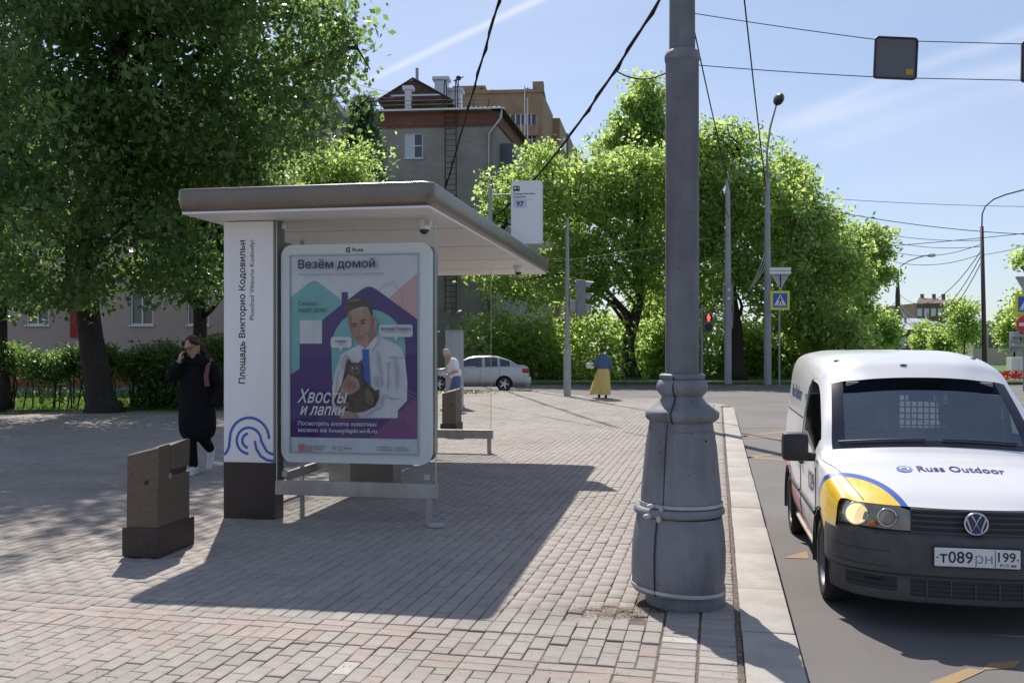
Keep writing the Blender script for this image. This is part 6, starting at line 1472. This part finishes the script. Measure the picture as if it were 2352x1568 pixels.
# roof: eaves board, hipped corrugated sheet, dark gable
ridge_z = EZ+1.55
ev = MB(); fA.box(-WL-.3, .5, EZ-.02, EZ+.09, -.3, .55, ev); wbuild(hs, ev, 'eaves', mat('eaves_tin', (0.62, 0.62, 0.62), .35, metal=.5, var=.1))
ev = MB(); fB.box(-.5, SL, EZ-.02, EZ+.09, -.3, .5, ev); wbuild(hs, ev, 'side_eaves', M_dwood)
rf = MB(); nrow = 110
e0 = fA.p(-WL-.3, EZ+.1, .5); e1 = fA.p(.45, EZ+.1, .5); r0 = fA.p(-WL+4, ridge_z, -7); r1 = fA.p(-4.3, ridge_z, -7); vs = []
for i in range(nrow+1):
    t = i/nrow; z_ = .045*(i % 2); vs += [e0.lerp(e1, t)+Vector((0, 0, z_)), r0.lerp(r1, t)+Vector((0, 0, z_))]
rf.add(vs, [(2*i, 2*i+2, 2*i+3, 2*i+1) for i in range(nrow)])
b0 = fB.p(SL, EZ+.1, .45); rr1 = fB.p(SL, ridge_z, -4.3)
rf.add([e1, b0, rr1, r1], [(0, 1, 2, 3)]); roof_o = wbuild(hs, rf, 'roof', M_slate)
gd = -5.2
gpl = Frame(fA.p(0, 0, gd), UF)
ga, gz = gpl.px(866, 228); gb, _ = gpl.px(1036, 226); gm, gt = gpl.px(949, 183)
gz = min(gz, _)-.1
gm_b = MB(); gm_b.add([gpl.p(ga, gz), gpl.p(gb, gz), gpl.p(gm, gt), gpl.p(ga, gz, -9), gpl.p(gb, gz, -9), gpl.p(gm, gt, -9)], [(0, 1, 2), (0, 2, 5, 3), (1, 4, 5, 2)]); wbuild(hs, gm_b, 'gable', M_dwood, roof_o)
vg = MB(); vg.tube([gpl.p(ga-.2, gz-.1, .1), gpl.p(gm, gt+.06, .1), gpl.p(gb+.2, gz-.1, .1)], .09, 6); wbuild(hs, vg, 'verge_board', mat('verge_dark', (.03, .02, .018), .8), roof_o)
za = gz+.3; wbuild(hs, gpl.box(ga+1.0, gb-.6, za, za+.12, 0, .06), 'gable_trim', M_bsteel, roof_o)
def chim(x0, x1, yt, yb, dep, cap, name='chimney'):
    f_ = Frame(fA.p(0, 0, dep), UF); a0, zt1 = f_.px(x0, yt); a1, zb1 = f_.px(x1, yb); zb1 = min(zb1, EZ+.3)
    o = wbuild(hs, f_.box(a0, a1, zb1, zt1-.15, -(a1-a0), 0), name, M_bsteel, roof_o); wbuild(hs, f_.box(a0-.15, a1+.15, zt1-.22, zt1, -(a1-a0)-.15, .15), 'chimney_cap', M_curt, o)
chim(998, 1027, 177, 240, -8, 1); chim(930, 944, 198, 238, -2.2, 1); chim(823, 842, 222, 242, -6, 1); chim(1028, 1058, 203, 240, -9, 1)
f_ = Frame(fA.p(0, 0, -6.0), UF); a0, z1 = f_.px(958, 157); a1, z0 = f_.px(958, 190); wbuild(hs, MB().tube([f_.p(a0, z0-.5), f_.p(a0, z1)], .11, 10), 'vent_pipe', M_grey, roof_o)
for xa in (993, ): pass
# snow rail on the eave
sr = MB(); 
for k in range(16):
    a_ = -WL+k*1.0
    sr.tube([fA.p(a_, EZ+.1, .2), fA.p(a_, EZ+.75, .1)], .025, 5)
for zz in (.45, .72): sr.tube([fA.p(-WL, EZ+zz, .12), fA.p(-.5, EZ+zz, .12)], .022, 5)
wbuild(hs, sr, 'snow_rail', M_rust, roof_o)
# ladder with hoops over the eaves
la0, _z = fA.px(1024, 300); la1, _z = fA.px(1049, 300); lz = EZ+1.9
ld = MB()
for a_ in (la0, la1): ld.tube([fA.p(a_, 4.0, .25), fA.p(a_, EZ-.2, .25), fA.p(a_, EZ+.5, .75), fA.p(a_, lz, .5), fA.p(a_, lz+.15, .1), fA.p(a_, lz-.3, -.3), fA.p(a_, EZ+.2, -.4)], .035, 6)
for k in range(36): ld.tube([fA.p(la0, 4.2+k*.36, .25), fA.p(la1, 4.2+k*.36, .25)], .022, 5)
wbuild(hs, ld, 'iron_ladder', M_rust)
# downpipe
pa, _z = fA.px(1124, 300)
dp_ = MB(); dp_.tube([fA.p(.35, EZ-.05, .45), fA.p(.3, EZ-.6, .45), fA.p(pa, EZ-1.5, .14), fA.p(pa, 1, .14)], .075, 8); wbuild(hs, dp_, 'downpipe', M_bsteel, smooth=True)
# balcony on the side
ba0, ba1 = 1.1, 4.6; bz = FZ-4.4
wbuild(hs, fB.box(ba0, ba1, bz, bz+1.1, -.2, 1.0), 'balcony', mat('balcony_boards', (.16, .13, .11), .8)); wbuild(hs, fB.box(ba0, ba1, bz+1.1, bz+3.3, -.1, .9), 'balcony_glazing', M_dglass)
wbuild(hs, fB.box(ba0-.02, ba0+.05, bz+.9, bz+3.4, -.1, 1.03), 'balcony_end', mat('balcony_tin', (.10, .12, .15), .6))
bf = MB()
for k in range(7): fB.box(ba0+k*.56, ba0+k*.56+.09, bz+1.1, bz+3.3, .9, .96, bf)
fB.box(ba0, ba1, bz+1.05, bz+1.15, .9, 1.0, bf); fB.box(ba0, ba1, bz+3.25, bz+3.35, .9, 1.0, bf); wbuild(hs, bf, 'balcony_frame', M_wfr)
# antennas
for (x0_, y0_, x1_, y1_) in ((1053, 240, 1053, 180), (1205, 345, 1205, 198), (1212, 340, 1212, 225), (1197, 350, 1197, 285)):
    f_ = Frame(fA.p(0, 0, -12), UF); a0, z0 = f_.px(x0_, y0_); a1, z1 = f_.px(x1_, y1_)
    am = MB(); am.tube([f_.p(a0, z0-1), f_.p(a1, z1)], .04, 6)
    if x0_ == 1053: am.tube([f_.p(a1-.4, z1-.2), f_.p(a1+.4, z1+.1)], .05, 6); am.ell(f_.p(a1, z1, 0), (.22, .1, .2), 8, 6)
    wbuild(hs, am, 'antenna', M_rust if x0_ == 1053 else M_curt, roof_o)
# ---- tan block behind
c2 = P(1246, 800, 112); c2.z = 0
tb_ = thing('tan_tower', 'tall tan brick tower block behind the grey brick house', 'building', c2)
fT = Frame(c2, UF); fS = Frame(c2, Vector((math.sin(R(9)), math.cos(R(9)), 0))); TZ = fT.px(1246, 205)[1]
hol = []
for (xa, ya, xb, yb) in ((1160, 262, 1232, 288), (1160, 300, 1180, 328), (1212, 310, 1232, 340), (1100, 262, 1140, 288), (1160, 360, 1232, 386)):
    a0, z1 = fT.px(xa, ya); a1, z0 = fT.px(xb, yb); hol.append((a0, a1, z0, z1))
wbuild(tb_, wall_with_holes(fT, -11, 0, 0, TZ-.4, hol), 'front_wall', M_tbrick)
for i, h in enumerate(hol):
    w_ = wbuild(tb_, fT.box(h[0], h[1], h[2], h[3], -.25, -.2), 'window', M_dglass); f2 = MB()
    nb = 6 if h[1]-h[0] > 2.5 else 2
    for k in range(nb+1): a_ = h[0]+(h[1]-h[0])*k/nb; fT.box(a_-.06, a_+.06, h[2], h[3], -.2, -.08, f2)
    for zz in (h[2], h[3]): fT.box(h[0], h[1], zz-.06, zz+.06, -.2, -.09, f2)
    wbuild(tb_, f2, 'window_frame', M_wfr, w_)
wbuild(tb_, fT.box(hol[0][0]-.2, hol[0][1]+.3, hol[0][2]-1.3, hol[0][2]-.05, 0, .5), 'balcony', M_tbrick); wbuild(tb_, fT.box(hol[4][0]-.2, hol[4][1]+.3, hol[4][2]-1.3, hol[4][2]-.05, 0, .5), 'balcony', M_tbrick)
wbuild(tb_, MB().add([fS.p(0, 0), fS.p(11, 0), fS.p(11, TZ-.4), fS.p(0, TZ-.4)], [(0, 1, 2, 3)]), 'side_wall', M_tbrick)
rp = MB(); fT.box(-11, .2, TZ-.4, TZ, -11, .15, rp); wbuild(tb_, rp, 'parapet', M_tbrick)
wbuild(tb_, fT.box(-1.2, 0.1, TZ, TZ+1.0, -2, -.2), 'roof_hut', M_tbrick); wbuild(tb_, fT.box(-11, -7.0, TZ, TZ+.9, -8, -1), 'roof_hut', M_tbrick)
for k in range(4):            # stepped bays running back
    s0 = 11+k*9; off = 1.2; f3 = Frame(fS.p(s0, 0, .9+k*.25), fS.u); z_ = TZ-.8
    wbuild(tb_, MB().add([f3.p(0, 0), f3.p(9, 0), f3.p(9, z_), f3.p(0, z_), f3.p(0, 0, -2), f3.p(0, z_, -2), f3.p(9, z_, -8), f3.p(0, z_, -8)], [(0, 1, 2, 3), (4, 0, 3, 5), (3, 2, 6, 7)]), 'rear_bay', M_tbrick)
    for q in range(6): wbuild(tb_, f3.box(3, 6, z_-3.4-q*3, z_-1.8-q*3, -.2, .25), 'bay_window', M_wfr)
for xa, yt in ((1210, 196), (1128, 200), (1104, 196), (1233, 196)):
    a_, z_ = fT.px(xa, yt); wbuild(tb_, MB().tube([fT.p(a_, TZ, -1), fT.p(a_, z_, -1)], .05, 5).tube([fT.p(a_-.3, z_-.15, -1), fT.p(a_+.3, z_-.1, -1)], .04, 5), 'antenna', M_rust)
# ---- pink house behind the trees on the left
c3 = P(737, 800, 40); c3.z = 0
pk = thing('pink_house', 'pale pink rendered house with red brick plinth behind the hedge and trees', 'building', c3)
fP = Frame(c3, Vector((1, 0, 0))); M_pink = mat('pink_render', (0.46, 0.36, 0.32), 0.9, var=0.08, vscale=.6); M_red2 = mat('red_plinth', (0.26, 0.075, 0.055), .85, var=.2, vscale=2)
PZ = fP.px(737, 222)[1]; hol = []
for xa, xb in ((60, 112), (300, 352), (430, 480), (585, 612), (690, 720)):
    a0, z0 = fP.px(xa, 746); a1, _z = fP.px(xb, 700)
    for k in range(4): hol.append((a0, a1, z0+k*2.75, z0+1.55+k*2.75))
wbuild(pk, wall_with_holes(fP, -28, 0, 1.25, PZ, hol), 'front_wall', M_pink)
wbuild(pk, MB().add([fP.p(0, 0), fP.p(0, 0, -14), fP.p(0, PZ, -14), fP.p(0, PZ)], [(0, 1, 2, 3)]), 'end_wall', M_pink)
for h in hol: window(pk, fP, *h, split=.5)
wbuild(pk, fP.box(-28, .06, 0, 1.25, -.3, .06), 'plinth', M_red2); wbuild(pk, fP.box(-28.3, .4, PZ, PZ+.3, -14, .5), 'roof_edge', M_bsteel)
a0, z0 = fP.px(163, 775); a1, z1 = fP.px(190, 700)
bn_ = thing('red_banner', 'red banner hanging on the pink house wall behind the lime trunk', 'banner', fP.p(a0, z0, .08)); wbuild(bn_, fP.box(a0, a1, z0, z1, .07, .09), 'cloth', mat('banner_red', (.34, .03, .03), .8)); wbuild(bn_, fP.box(a0-.05, a1+.05, z1, z1+.05, .07, .11), 'rod', M_grey)
# ---- far right
def far_block(name, label, x0, x1, yt, d, m, dep=10, nwin=0, winm=None, rows=1):
    o = Vector((P(x0, 800, d).x, d, 0)); rt = thing(name, label, 'building', o); f_ = Frame(o, (1, 0, 0)); w_ = (x1-x0)*d/F; z_ = HC+(800-yt)*d/F
    hl_ = []
    for r_ in range(rows):
        for k in range(nwin):
            a_ = w_*(k+.5)/nwin; zz = z_-2.4-r_*3.0
            if zz > .8: hl_.append((a_-.5, a_+.5, zz, zz+1.5))
    wbuild(rt, wall_with_holes(f_, 0, w_, 0, z_, hl_), 'front_wall', m)
    for h in hl_: wbuild(rt, f_.box(h[0], h[1], h[2], h[3], -.2, -.12), 'window', winm or M_dglass)
    for a_ in (0, w_): wbuild(rt, MB().add([f_.p(a_, 0), f_.p(a_, 0, -dep), f_.p(a_, z_, -dep), f_.p(a_, z_)], [(0, 1, 2, 3)]), 'end_wall', m)
    return rt, f_, w_, z_
M_dbr = mat('far_brown_brick', (0.17, 0.12, 0.10), .9, var=.15, vscale=.4)
rt, f_, w_, z_ = far_block('brick_block', 'dark brown brick block with low gable far away on the right', 2105, 2216, 696, 170, M_dbr, 14, 7, M_wfr, 1)
wbuild(rt, MB().add([f_.p(0, z_), f_.p(w_, z_), f_.p(w_*.62, z_+1.0, -4), f_.p(w_*.25, z_+1.2, -4)], [(0, 1, 2, 3)]), 'roof', M_dbr)
for k in (.3, .55, .75): wbuild(rt, f_.box(w_*k, w_*k+.5, z_+.5, z_+1.9, -4.5, -4), 'chimney', M_dbr)
rt, f_, w_, z_ = far_block('low_house', 'low brown house with pale tin roof beyond the van', 2062, 2178, 757, 120, mat('low_brown_wall', (.13, .09, .075), .9), 9, 5, M_curt, 1)
wbuild(rt, MB().add([f_.p(-1, z_, .5), f_.p(w_+1, z_, .5), f_.p(w_-1.2, z_+1.6, -4.5), f_.p(.5, z_+1.6, -4.5)], [(0, 1, 2, 3)]), 'roof', mat('pale_tin', (.52, .55, .60), .4, metal=.3)); wbuild(rt, f_.box(w_*.42, w_*.55, z_+.3, z_+1.0, -2, .1), 'roof_dormer', M_grey)
for k in (.15, .3, .75): wbuild(rt, f_.box(w_*k, w_*k+.3, z_+1, z_+2.3, -3, -2.6), 'chimney', M_grey)
rt, f_, w_, z_ = far_block('cream_house', 'cream coloured house half hidden behind the tall dark pole', 2235, 2420, 745, 95, mat('cream_wall', (.55, .47, .35), .9), 10, 6, M_dglass, 2)
wbuild(rt, f_.box(-.3, w_+.3, z_, z_+.3, -8, .3), 'roof_edge', M_bsteel)
# white kiosk box and flower bed
kb = thing('utility_cabinet', 'white utility cabinet behind the van at the right edge', 'cabinet', (P(2332, 800, 52).x, 52, 0)); MB().bbox(-.35, .35, -.3, .3, .05, 1.15, .02).build('cabinet_body', M_white, kb); MB().box(-.37, .37, -.32, .32, 0, .05).build('cabinet_base', M_grey, kb); MB().box(-.003, .003, -.305, -.299, .1, 1.1).build('door_gap', M_black, kb)
kb = thing('utility_cabinet', 'grey utility cabinet beside the white one at the right edge', 'cabinet', (P(2366, 800, 53).x, 53, 0)); MB().bbox(-.3, .3, -.3, .3, .05, 1.1, .02).build('cabinet_body', M_grey, kb); MB().box(-.32, .32, -.32, .32, 0, .05).build('cabinet_base', M_grey, kb)
r = np.random.default_rng(2); C = np.stack([r.uniform(20, 30, 500), r.uniform(46.5, 49.5, 500), r.uniform(.15, .4, 500)], 1)
tag(leaf_cloud('flowers', C, 10, .08, .12, mat('red_tulips', (.55, .06, .02), .6, var=.2), None, 4), 'bed of red flowers at the right edge behind the van', 'flowers', kind='stuff')
# ------------------------------------------------------------------ poles, lights, signs
def pole(name, label, cat, x, d, ytop, r0, r1, m, z0=0.0, lean=0.0, group=None, n=14):
    b = Vector((P(x, 800, d).x, d, z0)); rt = thing(name, label, cat, b, 0, group); h = HC+(800-ytop)*d/F-z0
    MB().lathe([(r0, 0), (r0, h*.3), (r1, h)], n, c=(0, 0, 0)).build('post', m, rt, True, 50)
    if lean: rt.rotation_euler[1] = lean
    return rt, h
rt, h = pole('traffic_light', 'traffic light on a slim grey pole with its head turned sideways', 'traffic light', 1303, 32.3, 500, .085, .055, M_galv)
hd = MB().bbox(.30, .62, -.17, .17, 2.75, 4.0, .03).build('signal_head', mat('signal_grey', (.20, .21, .22), .5), rt, True, 40)
for k in range(3):
    zc = 3.82-k*.41; M = Matrix.Rotation(R(90), 3, 'Y'); MB().lathe([(.135, 0), (.135, .02), (.02, .03)], 18, M=M, c=(.615, 0, zc)).build('lens', M_dglass, hd, True, 40)
    vs = []
    for i in range(13):
        a_ = R(-20+220*i/12); vs += [(.62, .155*math.cos(a_), zc+.155*math.sin(a_)), (.62+.30*(.5+.5*math.sin(max(0, min(math.pi, a_)))), .155*math.cos(a_), zc+.155*math.sin(a_)-.03)]
    MB().add(vs, [(2*i, 2*i+1, 2*i+3, 2*i+2) for i in range(12)]).build('visor', M_galv, hd, True)
for zz in (2.95, 3.8): MB().box(.05, .31, -.03, .03, zz, zz+.05).build('bracket', M_galv, rt)
MB().lathe([(.125, 0), (.125, 1.55), (.10, 1.62), (.085, 1.64)], 16).build('post_sleeve', M_conc, rt, True, 40); MB().bbox(.07, .30, -.1, .1, 2.95, 3.3, .02).build('control_box', M_grey, rt)
M_red = mat('red_lamp', (.8, .05, .03), .4, var=0, emit=(1, .06, .03), estr=3.5)
rt, h = pole('pedestrian_signal', 'pedestrian signal showing a lit red man across the street', 'traffic light', 1612, 46.6, 700, .065, .05, M_galv)
hd = MB().bbox(.10, .52, -.12, .12, 2.45, 3.42, .03).build('signal_head', mat('signal_dark', (.16, .16, .17), .5), rt, True, 40)
MY = Matrix.Rotation(R(90), 3, 'X')
for zc, nm in ((3.17, 'upper'), (2.70, 'lower')): MB().lathe([(.19, 0), (.19, .012)], 24, M=MY, c=(.31, -.121, zc)).build('lens', M_bplas, hd, True, 40)
b_ = MB(); b_.ell((.31, -.14, 3.30), (.042, .008, .045), 10, 8); b_.box(.265, .355, -.145, -.136, 3.10, 3.245, bev=.004); b_.box(.235, .262, -.145, -.136, 3.11, 3.235); b_.box(.358, .385, -.145, -.136, 3.11, 3.235); b_.box(.268, .303, -.145, -.136, 2.99, 3.098); b_.box(.317, .352, -.145, -.136, 2.99, 3.098); b_.build('red_figure', M_red, hd)
for zz in (2.6, 3.25): MB().box(0, .11, -.03, .03, zz, zz+.05).build('bracket', M_galv, rt)
rt, h = pole('concrete_mast', 'tapered grey concrete mast with cable boxes right of the lamp column', 'pole', 1672, 43.5, 425, .17, .10, M_conc)
MB().lathe([(.10, h), (.07, h+.25), (.01, h+.62)], 12).build('mast_tip', M_conc, rt, True, 60)
for k, (z0, z1) in enumerate(((3.6, 4.6), (2.5, 3.4))): MB().lathe([(.185-k*.0, z0), (.185, z1)], 14).build('cable_wrap', M_grey, rt, True, 40)
for s in (-1, 1): MB().tube([(s*.2, -.03, 2.6), (s*.23, -.03, 3.6), (s*.21, -.03, 4.7)], .018, 6).build('mast_cable', M_band, rt)
for zz in (3.9, 4.3): MB().box(-.06, .06, -.20, -.18, zz, zz+.1).build('mast_label', M_white, rt)
rt, h = pole('street_lamp', 'tall street lamp with egg shaped head seen end on, beside the crossing sign', 'street lamp', 1763, 42.5, 410, .17, .10, M_galv)
tp = h; hz = HC+(800-250)*42.5/F
MB().tube([(0, 0, tp-.2), (-.02, 0, tp+1.2), (.03, -.3, tp+2.2), (.16, -.9, hz)], [.07, .05, .045, .04], 8).build('arm', M_galv, rt, True)
lh = MB().ell((.18, -1.15, hz+.12), (.21, .5, .25), 16, 10).build('lamp_head', mat('lamp_head_dark', (.05, .05, .055), .4), rt, True); MB().ell((.18, -1.5, hz+.08), (.12, .18, .15), 12, 8).build('lamp_glass', M_dglass, lh, True)
for k in range(3): MB().tube([(0, 0, 5.6+k*.35), (-.25-.1*k, -.1, 5.1), (-.6-.15*k, -.1, 4.6-.2*k)], .02, 5).build('loose_cable', M_band, rt)
M_sgy = mat('sign_yellow', (.62, .66, .03), .4, var=0, emit=(0, 0, 0), estr=0); M_sgb = mat('sign_blue', (.02, .10, .45), .4, var=0); M_sgw = mat('sign_white', (.75, .75, .75), .4, var=0); M_sgr = mat('sign_red', (.60, .03, .03), .4, var=0)
def crossing(root, x0, zc, s=.40, y=-.10):
    fn = lambda u, v, d: Vector((x0+u*s, y-d, zc+v*s)); sg = MB().prism(rrect(-1, 1, -1, 1, .06), fn, 0, .03).build('crossing_sign', M_sgy, root)
    MB().prism(rrect(-.74, .74, -.74, .74, .04), fn, .031, .034).build('blue_field', M_sgb, sg); MB().prism([(-.64, -.55), (.64, -.55), (0, .62)], fn, .035, .038).build('white_triangle', M_sgw, sg)
    b_ = MB()
    for poly in ([(-.05, .28), (.06, .28), (.08, .40), (-.04, .42)], [(-.09, .24), (.12, .22), (.07, -.05), (-.07, -.04)], [(-.07, -.02), (.02, -.02), (-.10, -.38), (-.22, -.40)], [(-.01, -.02), (.08, -.04), (.24, -.36), (.14, -.40)], [(-.09, .22), (-.06, .12), (-.2, -.06), (-.25, -.02)], [(.1, .2), (.07, .12), (.2, -.04), (.25, .0)],
                 [(-.5, -.5), (-.42, -.5), (-.38, -.42), (-.45, -.42)], [(-.3, -.5), (-.18, -.5), (-.16, -.42), (-.27, -.42)], [(.0, -.5), (.1, -.5), (.1, -.42), (.02, -.42)], [(.26, -.5), (.4, -.5), (.36, -.42), (.24, -.42)]): b_.prism(poly, fn, .039, .041)
    b_.build('walking_figure', M_black, sg); return sg
def yield_back(root, x0, zc, s=.47, y=-.06):
    fn = lambda u, v, d: Vector((x0+u*s, y-d, zc+v*s)); o = MB().prism([(-.94, .55), (-.9, .62), (.9, .62), (.94, .55), (.05, -.98), (-.05, -.98)], fn, 0, .02).build('triangle_back', mat('sign_back_grey', (.42, .43, .45), .5), root)
    for k, z_ in enumerate((.45, .22, -.05)): MB().box(x0-.42+.1*k, x0+.42-.1*k, y-.045, y-.022, zc+z_*s-.015, zc+z_*s+.015).build('sign_rib', M_grey, o)
    MB().box(x0-.02, x0+.02, y-.06, y-.046, zc-.42, zc+.28).build('sign_clamp', M_bplas, o); return o
rt, h = pole('sign_post', 'sign post with yellow edged pedestrian crossing sign and the back of a triangle sign', 'road sign', 1790, 41.5, 615, .04, .04, M_galv)
zc = HC+(800-690)*41.5/F; crossing(rt, 0, zc, .425); zy = HC+(800-636)*41.5/F; yield_back(rt, .02, zy-.05, .50); 
for k in range(2): MB().box(-.46, .48, -.14-.0, -.12, zy+.12+k*.16, zy+.25+k*.16).build('plate_back', M_sgw, rt)
rt, h = pole('sign_post', 'sign post at the right edge with crossing sign, round no entry sign and triangle back', 'road sign', 2352, 36.0, 640, .045, .045, M_galv)
crossing(rt, 0, HC+(800-699)*36/F, .40); yield_back(rt, .06, HC+(800-652)*36/F, .46)
zc = HC+(800-745)*36/F; sg = MB().lathe([(.36, 0), (.36, .02)], 32, M=MY, c=(0, -.10, zc)).build('no_entry_sign', M_sgr, rt, True, 40); MB().bbox(-.26, .26, -.128, -.122, zc-.06, zc+.06, .002).build('white_bar', M_sgw, sg)
hd = MB().bbox(-.52, -.22, -.12, .12, HC+(800-808)*36/F, HC+(800-762)*36/F, .03).build('signal_head', M_grey, rt, True, 40); MB().bbox(-.55, -.2, -.35, -.1, HC+(800-774)*36/F, HC+(800-768)*36/F, .01).build('visor', M_galv, hd); MB().bbox(-.55, -.2, -.35, -.1, HC+(800-796)*36/F, HC+(800-790)*36/F, .01).build('visor', M_galv, hd); MB().box(-.23, 0, -.02, .02, HC+(800-785)*36/F, HC+(800-783)*36/F).build('bracket', M_galv, rt)
# tall dark pole with arm to the right
M_dpole = mat('dark_pole', (.075, .062, .062), .7, var=.15)
dT = 46.0; bx = P(2263, 800, dT).x; tT = thing('street_lamp', 'tall dark leaning pole carrying many wires and an arm reaching out of the picture', 'street lamp', (bx, dT, ROADZ))
pt_ = P(2255, 520, dT); MB().tube([(0, 0, 0), (pt_.x-bx, 0, pt_.z-ROADZ)], [.12, .085], 12).build('post', M_dpole, tT, True)
MB().tube([P(a_, b2, dT)-tT.location for a_, b2 in ((2255, 525), (2256, 492), (2263, 474), (2282, 458), (2310, 447), (2352, 436), (2380, 430))], .035, 8).build('arm', M_dpole, tT, True); MB().ell(P(2395, 427, dT)-tT.location, (.35, .14, .1)).build('lamp_head', M_dpole, tT, True)
dL = 72.0; bx = P(2062, 800, dL).x; tL = thing('street_lamp', 'dark street lamp with curved arm above the van roof', 'street lamp', (bx, dL, ROADZ)); pt_ = P(2062, 640, dL)
MB().lathe([(.2, 0), (.18, pt_.z-1.2), (.12, pt_.z-.3), (.05, pt_.z+.6)], 12).build('post', M_dpole, tL, True, 50)
MB().tube([P(a_, b2, dL)-tL.location for a_, b2 in ((2063, 650), (2064, 625), (2070, 610), (2085, 600), (2110, 591), (2130, 586))], .05, 8).build('arm', M_galv, tL, True); MB().ell(P(2139, 586, dL)-tL.location, (.38, .2, .16)).build('lamp_head', M_sgw, tL, True)
# hanging lane signs and their span wires
dH = 20.0
mast = thing('span_pole', 'grey pole carrying the span wires, hidden behind the lamp column', 'pole', (P(1556, 800, dH).x, dH, 0)); MB().lathe([(.14, 0), (.12, 9.2)], 14).build('post', M_galv, mast, True, 50); MB().lathe([(.2, 0), (.2, .25), (.14, .3)], 14).build('post_foot', M_galv, mast, True, 50)
M_sback = mat('lane_sign_back', (.115, .12, .135), .6, var=.08)
for (x_, y_, lab, rz) in ((2057.5, 134, 'square grey back of a lane sign hanging from span wires, small yellow sticker', R(2.5)), (2396, 142, 'lane sign on the span wires cut off by the right edge', R(1))):
    rt = thing('hanging_sign', lab, 'sign', P(x_, y_, dH)); s = .455
    bk_ = MB().prism(rrect(-s, s, -s+.01, s-.01, .07), lambda u, v, d: Vector((u*math.cos(rz)+v*math.sin(rz)*1.0, d, v*math.cos(rz)-u*math.sin(rz))), 0, .05).build('sign_panel', M_sback, rt)
    fn = lambda u, v, d: Vector((u*math.cos(rz)+v*math.sin(rz), d, v*math.cos(rz)-u*math.sin(rz)))
    b_ = MB(); b_.tube([fn(u, v, -.01) for u, v in rrect(-s+.01, s-.01, -s+.02, s-.02, .07)+[rrect(-s+.01, s-.01, -s+.02, s-.02, .07)[0]]], .022, 6); b_.build('sign_rim', M_bplas, rt, True)
    if x_ < 2200: MB().prism([(.22, -.35), (.38, -.35), (.38, -.22), (.22, -.22)], fn, -.012, -.004).build('sticker', mat('yellow_sticker', (.42, .28, .04), .6), rt)
# ------------------------------------------------------------------ wires
def wire(label, p0, p1, sag, r=.012, n=16, twin=0.0, cat='cable', name='overhead_wire'):
    p0, p1 = Vector(p0), Vector(p1); pts = [p0.lerp(p1, i/n)-Vector((0, 0, sag*4*(i/n)*(1-i/n))) for i in range(n+1)]
    b_ = MB(); o = Vector((0, 0, 0)); b_.v = []; b_.tube([p-p0 for p in pts], r, 6)
    if twin: b_.tube([p-p0+Vector((twin*math.sin(i*1.9), 0, twin*math.cos(i*2.3))) for i, p in enumerate(pts)], r*.7, 5)
    ob = b_.build(name, M_wire, None, True); ob.location = p0; return tag(ob, label, cat, 'overhead wires')
wire('thick black cable bundle rising above the brick house to the top edge', P(1158, -40, 30), P(1024, 430, 57), 0, .042, 20, .06)
bA, bB, bS = P(1527, -20, 24), P(1120, 508, 44), .75
wire('thick black cable bundle passing behind the route flag and rising to the lamp column', bA, bB, bS, .038, 24, .05)
bt = min((i/200 for i in range(201)), key=lambda t: abs(CX+F*bA.lerp(bB, t).x/bA.lerp(bB, t).y-1413)); bJ = bA.lerp(bB, bt)-Vector((0, 0, bS*4*bt*(1-bt)))
wire('short black cable branching off the bundle towards the lamp column', bJ, P(1530, 168, 24), .2, .022)
wire('black wire dropping right of the lamp column into the trees', P(1586, 30, 24), P(1692, 490, 42), .2, .02)
wire('thin black wire from the lamp column to the concrete mast', P(1560, 200, 22), P(1674, 500, 43), .0, .016)
wire('black wire dropping from the top edge to the tall street lamp', P(1708, -15, 26), P(1760, 440, 42), .1, .024)
a0 = P(1556, 25, dH); a1 = P(1556, 146, dH)
wire('upper span wire between hidden pole and square lane sign', a0, P(2010, 91, dH), .02, .010); wire('lower span wire between hidden pole and square lane sign', a1, P(2009, 177, dH), .02, .010)
wire('upper span wire right of the square lane sign', P(2105, 95, dH), P(2400, 103, dH), .0, .010); wire('lower span wire right of the square lane sign', P(2103, 180, dH), P(2400, 186, dH), .0, .010)
wire('thin high wire crossing the sky right of the trees', P(1850, 452, 46), P(2400, 475, 46), .1, .012)
wire('dark wire from the maples to the right edge, upper', P(1860, 475, 46), P(2400, 540, 46), .25, .018)
wire('long dark wire running level from the trees past the tall dark pole', P(1240, 595, 44.5), P(2400, 531, 44.5), .35, .016)
wire('lower wire through the trees behind the lamp column', P(1180, 612, 44.6), P(1670, 540, 43.4), .1, .013)
for k, (ya, yb, s_) in enumerate(((535, 552, .15), (548, 566, .25), (566, 560, .55), (590, 583, .5))):
    wire(('first', 'second', 'third', 'fourth')[k]+' sagging wire, counted from the top, between the trees and tall dark pole', P(2015, ya, 52), P(2255, yb, 46), s_, .016)
for k, (ya, yb, s_) in enumerate(((572, 674, 1.6), (582, 692, 2.2), (598, 702, 2.4))):
    wire(('upper', 'middle', 'lower')[k]+' slack wire from the tall dark pole down to the curved lamp', P(2256, ya, 46), P(2064, yb, 72), s_, .02)
wire('wire leaving the tall dark pole to the right edge, rising', P(2257, 585, 46), P(2400, 548, 40), .1, .014)
wire('wires running down left from the curved lamp into the trees', P(2061, 690, 72), P(1990, 750, 80), .1, .02)
for k in range(3): wire(('top', 'middle', 'bottom')[k]+' of three thin wires meeting the brick house roof on the left', P(700, 150+k*22, 50), P(905, 213+k*6, 62), .2, .012)
